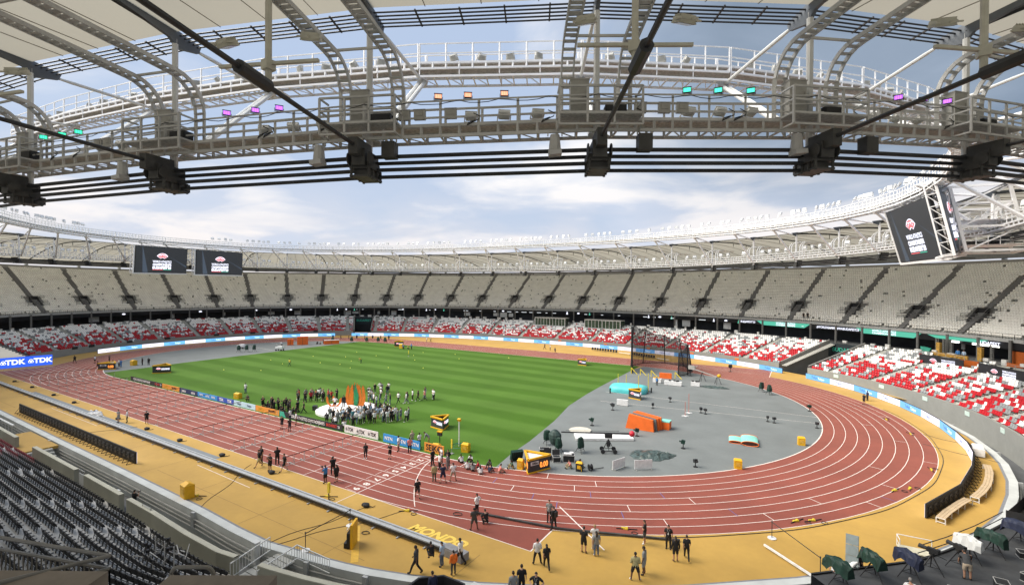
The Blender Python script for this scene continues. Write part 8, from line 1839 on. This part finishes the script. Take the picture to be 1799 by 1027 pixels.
# groups on the grass
def crowd(pts, kinds, tops, bots, where, grp, target=None, seed=3):
    rs = random.Random(seed); pts = sorted(pts, key=lambda p: project((p[0], p[1], 1))[0])
    for i, (x, y) in enumerate(pts):
        kd = rs.choice(kinds); tcx = rs.choice(tops); bcx = rs.choice(bots); bt = 'shorts' if rs.random() < .25 else 'trousers'
        rz = fc(x, y, *target)+rs.uniform(-.5, .5) if target else away(x, y, rs.uniform(-1.5, 1.5))
        person(x, y, rz, kd, rs.choice(['tshirt', 'tshirt', 'shirt']), tcx, bt, bcx, f'person in {tcx} top {where}, {ordn(i+1)} from the left', longh=rs.random() < .4, hair=rs.choice(['dark', 'dark', 'brown', 'fair']), shoe=rs.choice(['white', 'black', 'white']), grp=grp, extra=None if kd == 'camera' and tcx == 'black' else '')
def disc(n, cx0, cy0, rx, ry, seed, mn=.62, rot=0):
    rs = random.Random(seed); out_ = []
    for _ in range(4000):
        a_, q = rs.uniform(0, 2*PI), math.sqrt(rs.random()); u, v = rx*q*math.cos(a_), ry*q*math.sin(a_); p = (cx0+u*math.cos(rot)-v*math.sin(rot), cy0+u*math.sin(rot)+v*math.cos(rot))
        if all(math.hypot(p[0]-o_[0], p[1]-o_[1]) > mn for o_ in out_): out_.append(p)
        if len(out_) == n: break
    return out_
crowd(disc(20, 8.2, -27.4, 3.4, 1.9, 1, .6, .5), ['stand', 'crossed', 'stand', 'hips', 'wide'], ['black', 'white', 'grey', 'red', 'white', 'beige', 'charcoal'], ['black', 'charcoal', 'denim', 'black'], 'in the ring left of the podium', 'ring of people left of the podium', (8.2, -27.4), 11)
crowd(disc(22, 9.4, -34.1, 3.6, 1.0, 2, .55, .05), ['crouch', 'stand', 'camera', 'camera', 'sit', 'stand'], ['black', 'black', 'black', 'charcoal', 'black'], ['black'], 'among the photographers behind the boards', 'photographers behind the boards', (16, -29), 12)
ppt = [p for p in disc(60, 23.4, -30.6, 5.2, 3.1, 5, .66, .35) if math.hypot(p[0]-18, p[1]+28.7) > 4.45 and p[1] > -35.5][:46]
crowd(ppt, ['stand', 'stand', 'crossed', 'hips', 'wide', 'camera', 'walk'], ['white', 'white', 'black', 'white', 'grey', 'teal', 'beige', 'charcoal', 'pale_blue'], ['black', 'black', 'grey', 'beige', 'denim', 'white'], 'in the crowd right of the podium', 'crowd right of the podium', (18, -28.7), 13)
crowd(disc(6, 24.6, -35.0, 3.0, .6, 9, .6), ['crouch', 'bend', 'crouch', 'camera'], ['black', 'white', 'grey'], ['black', 'charcoal'], 'crouched behind the black board end', 'photographers at the board end', (18, -28.7), 15)
crowd([(18.2, -23.6), (18.9, -23.0), (17.4, -23.9), (19.5, -24.2), (13.6, -20.4), (14.4, -21.2), (12.6, -18.2), (13.4, -17.4), (15.4, -21.9), (16.4, -22.3), (14.9, -19.0), (15.6, -18.2), (16.8, -20.8), (12.4, -16.8), (13.9, -16.2)], ['stand', 'crossed', 'hips'], ['white', 'black', 'red', 'grey', 'white'], ['black', 'denim', 'charcoal'], 'behind the flame sculpture', 'people behind the sculpture', (17, -27), 16)
crowd([(20.1, -22.8), (21.0, -22.8), (21.3, -21.3), (22.2, -20.3), (21.9, -18.7), (22.9, -18.5), (23.5, -17.6), (22.2, -16.0), (24.0, -16.1), (22.6, -20.9), (23.0, -17.0), (24.6, -16.6)], ['stand', 'crossed', 'camera', 'hips', 'walk'], ['white', 'black', 'white', 'grey', 'pink'], ['black', 'denim', 'grey'], 'strung out on the open grass', 'people strung out on the grass', (18, -27), 17)
crowd([(28.2, -29.6), (28.8, -29.0), (28.6, -28.2), (29.9, -28.5), (29.4, -27.5), (26.4, -28.2), (27.3, -30.2), (27.6, -28.7)], ['stand', 'crossed', 'wide'], ['white', 'black', 'charcoal', 'white', 'grey'], ['black', 'charcoal', 'denim'], 'at the right fringe of the podium crowd', 'right fringe of the podium crowd', (18, -28.7), 18)
crowd([(-66+i*2.6, 34.5+i*1.3) for i in range(8)], ['stand', 'walk', 'stand'], ['navy', 'navy', 'black'], ['navy', 'black'], 'in front of the far left boards', 'stewards by the far boards', None, 19)
crowd([(90.6, 60.2)], ['stand'], ['black'], ['black'], 'x', 'x') if False else None
for i, t_ in enumerate((49.2, 48.6, 155.0)):
    w_ = lerpc(FRONT, UTOP, (.04, .04, .8)[i], np.array([t_]))[0]; person(w_[0], w_[1], away(w_[0], w_[1], 2.9), 'stand', 'tshirt', 'black', 'trousers', 'black', ['left steward in black at the front of the upper stand', 'right steward in black at the front of the upper stand', 'lone person in black high in the far left upper stand'][i], z=float(w_[2])+.05)
for i, (u, v) in enumerate(((.6, .6), (-.4, .7))): person(*sp_(u, v, 0)[:2], away(*sp_(u, v, 0)[:2], 2.9), 'sit' if False else 'stand', 'shirt', 'pale_blue' if i else 'blue', 'trousers', 'navy', f'{"right" if i else "left"} presenter in blue shirt in the broadcast studio', z=6.1)
bpy.context.view_layer.update()
for i, (a_, b_, lab) in enumerate((((27.5, -48.6), (33.5, -56.2), 'thin cable crossing the apron by the tall yellow box'), ((45.2, -49.0), (43.4, -56.6), 'thin cable crossing the apron below the finish post'), ((48.3, -47.8), (43.9, -56.5), 'thin dark cable crossing the apron to the kerb'), ((2.0, -49.0), (-1.0, -55.9), 'thin cable crossing the apron near the black board'), ((88.6, -2.2), (94.9, -6.2), 'dark hose running under the boards to the kerb'), ((89.5, 3.0), (94.8, -1.0), 'thin hose crossing the apron behind the boards'))):
    mb = MB(); p, q = Vector((*a_, .02)), Vector((*b_, .02)); n = (q-p).cross(Vector((0, 0, 1))).normalized(); mb.tube([p.lerp(q, f)+n*(.18*math.sin(f*9+i)) for f in np.linspace(0, 1, 24)], .022, 4); tag(mb.build('ground_cable', m_cast), lab, 'cable')
for i, (f, d_, w_, h_) in enumerate(((19.25, 4.2, .9, .5), (19.8, 4.6, 1.1, .45), (20.4, 4.8, .8, .6), (21.2, 5.0, 1.2, .5), (22.0, 3.6, .7, .4), (22.9, 4.4, 1.0, .6))):
    j = int(f); A_ = koff(d_); p = A_[j]*(1-f+j)+A_[j+1]*(f-j); root = thing('flight_case', f'black flight case on the dark camera platform, {ordn(i+1)} from the left', 'case', (p[0], p[1], .91), f*3); mb = MB(); mb.box((0, 0, h_/2), (w_, .6, h_-.04)); mb.build('shell', m_black, root); mb = MB()
    for z_ in (.02, h_-.02): mb.bar((-w_/2, -.31, z_), (w_/2, -.31, z_), .03); mb.bar((-w_/2, .31, z_), (w_/2, .31, z_), .03); mb.bar((-w_/2, -.31, z_), (-w_/2, .31, z_), .03); mb.bar((w_/2, -.31, z_), (w_/2, .31, z_), .03)
    mb.build('edge_trim', m_hf, root)
A_ = koff(3.4); p = A_[20]*.75+A_[21]*.25; person(p[0], p[1], away(p[0], p[1], .3), 'bend', 'tshirt', 'charcoal', 'shorts', 'beige', 'camera operator bending between the tripods on the dark platform', z=.91)
A_ = koff(4.2); p = A_[19]*.55+A_[20]*.45; person(p[0], p[1], away(p[0], p[1], .2), 'crouch', 'tshirt', 'white', 'trousers', 'black', 'person in white cap crouching at the lower right platform edge', z=.91, hair='grey')
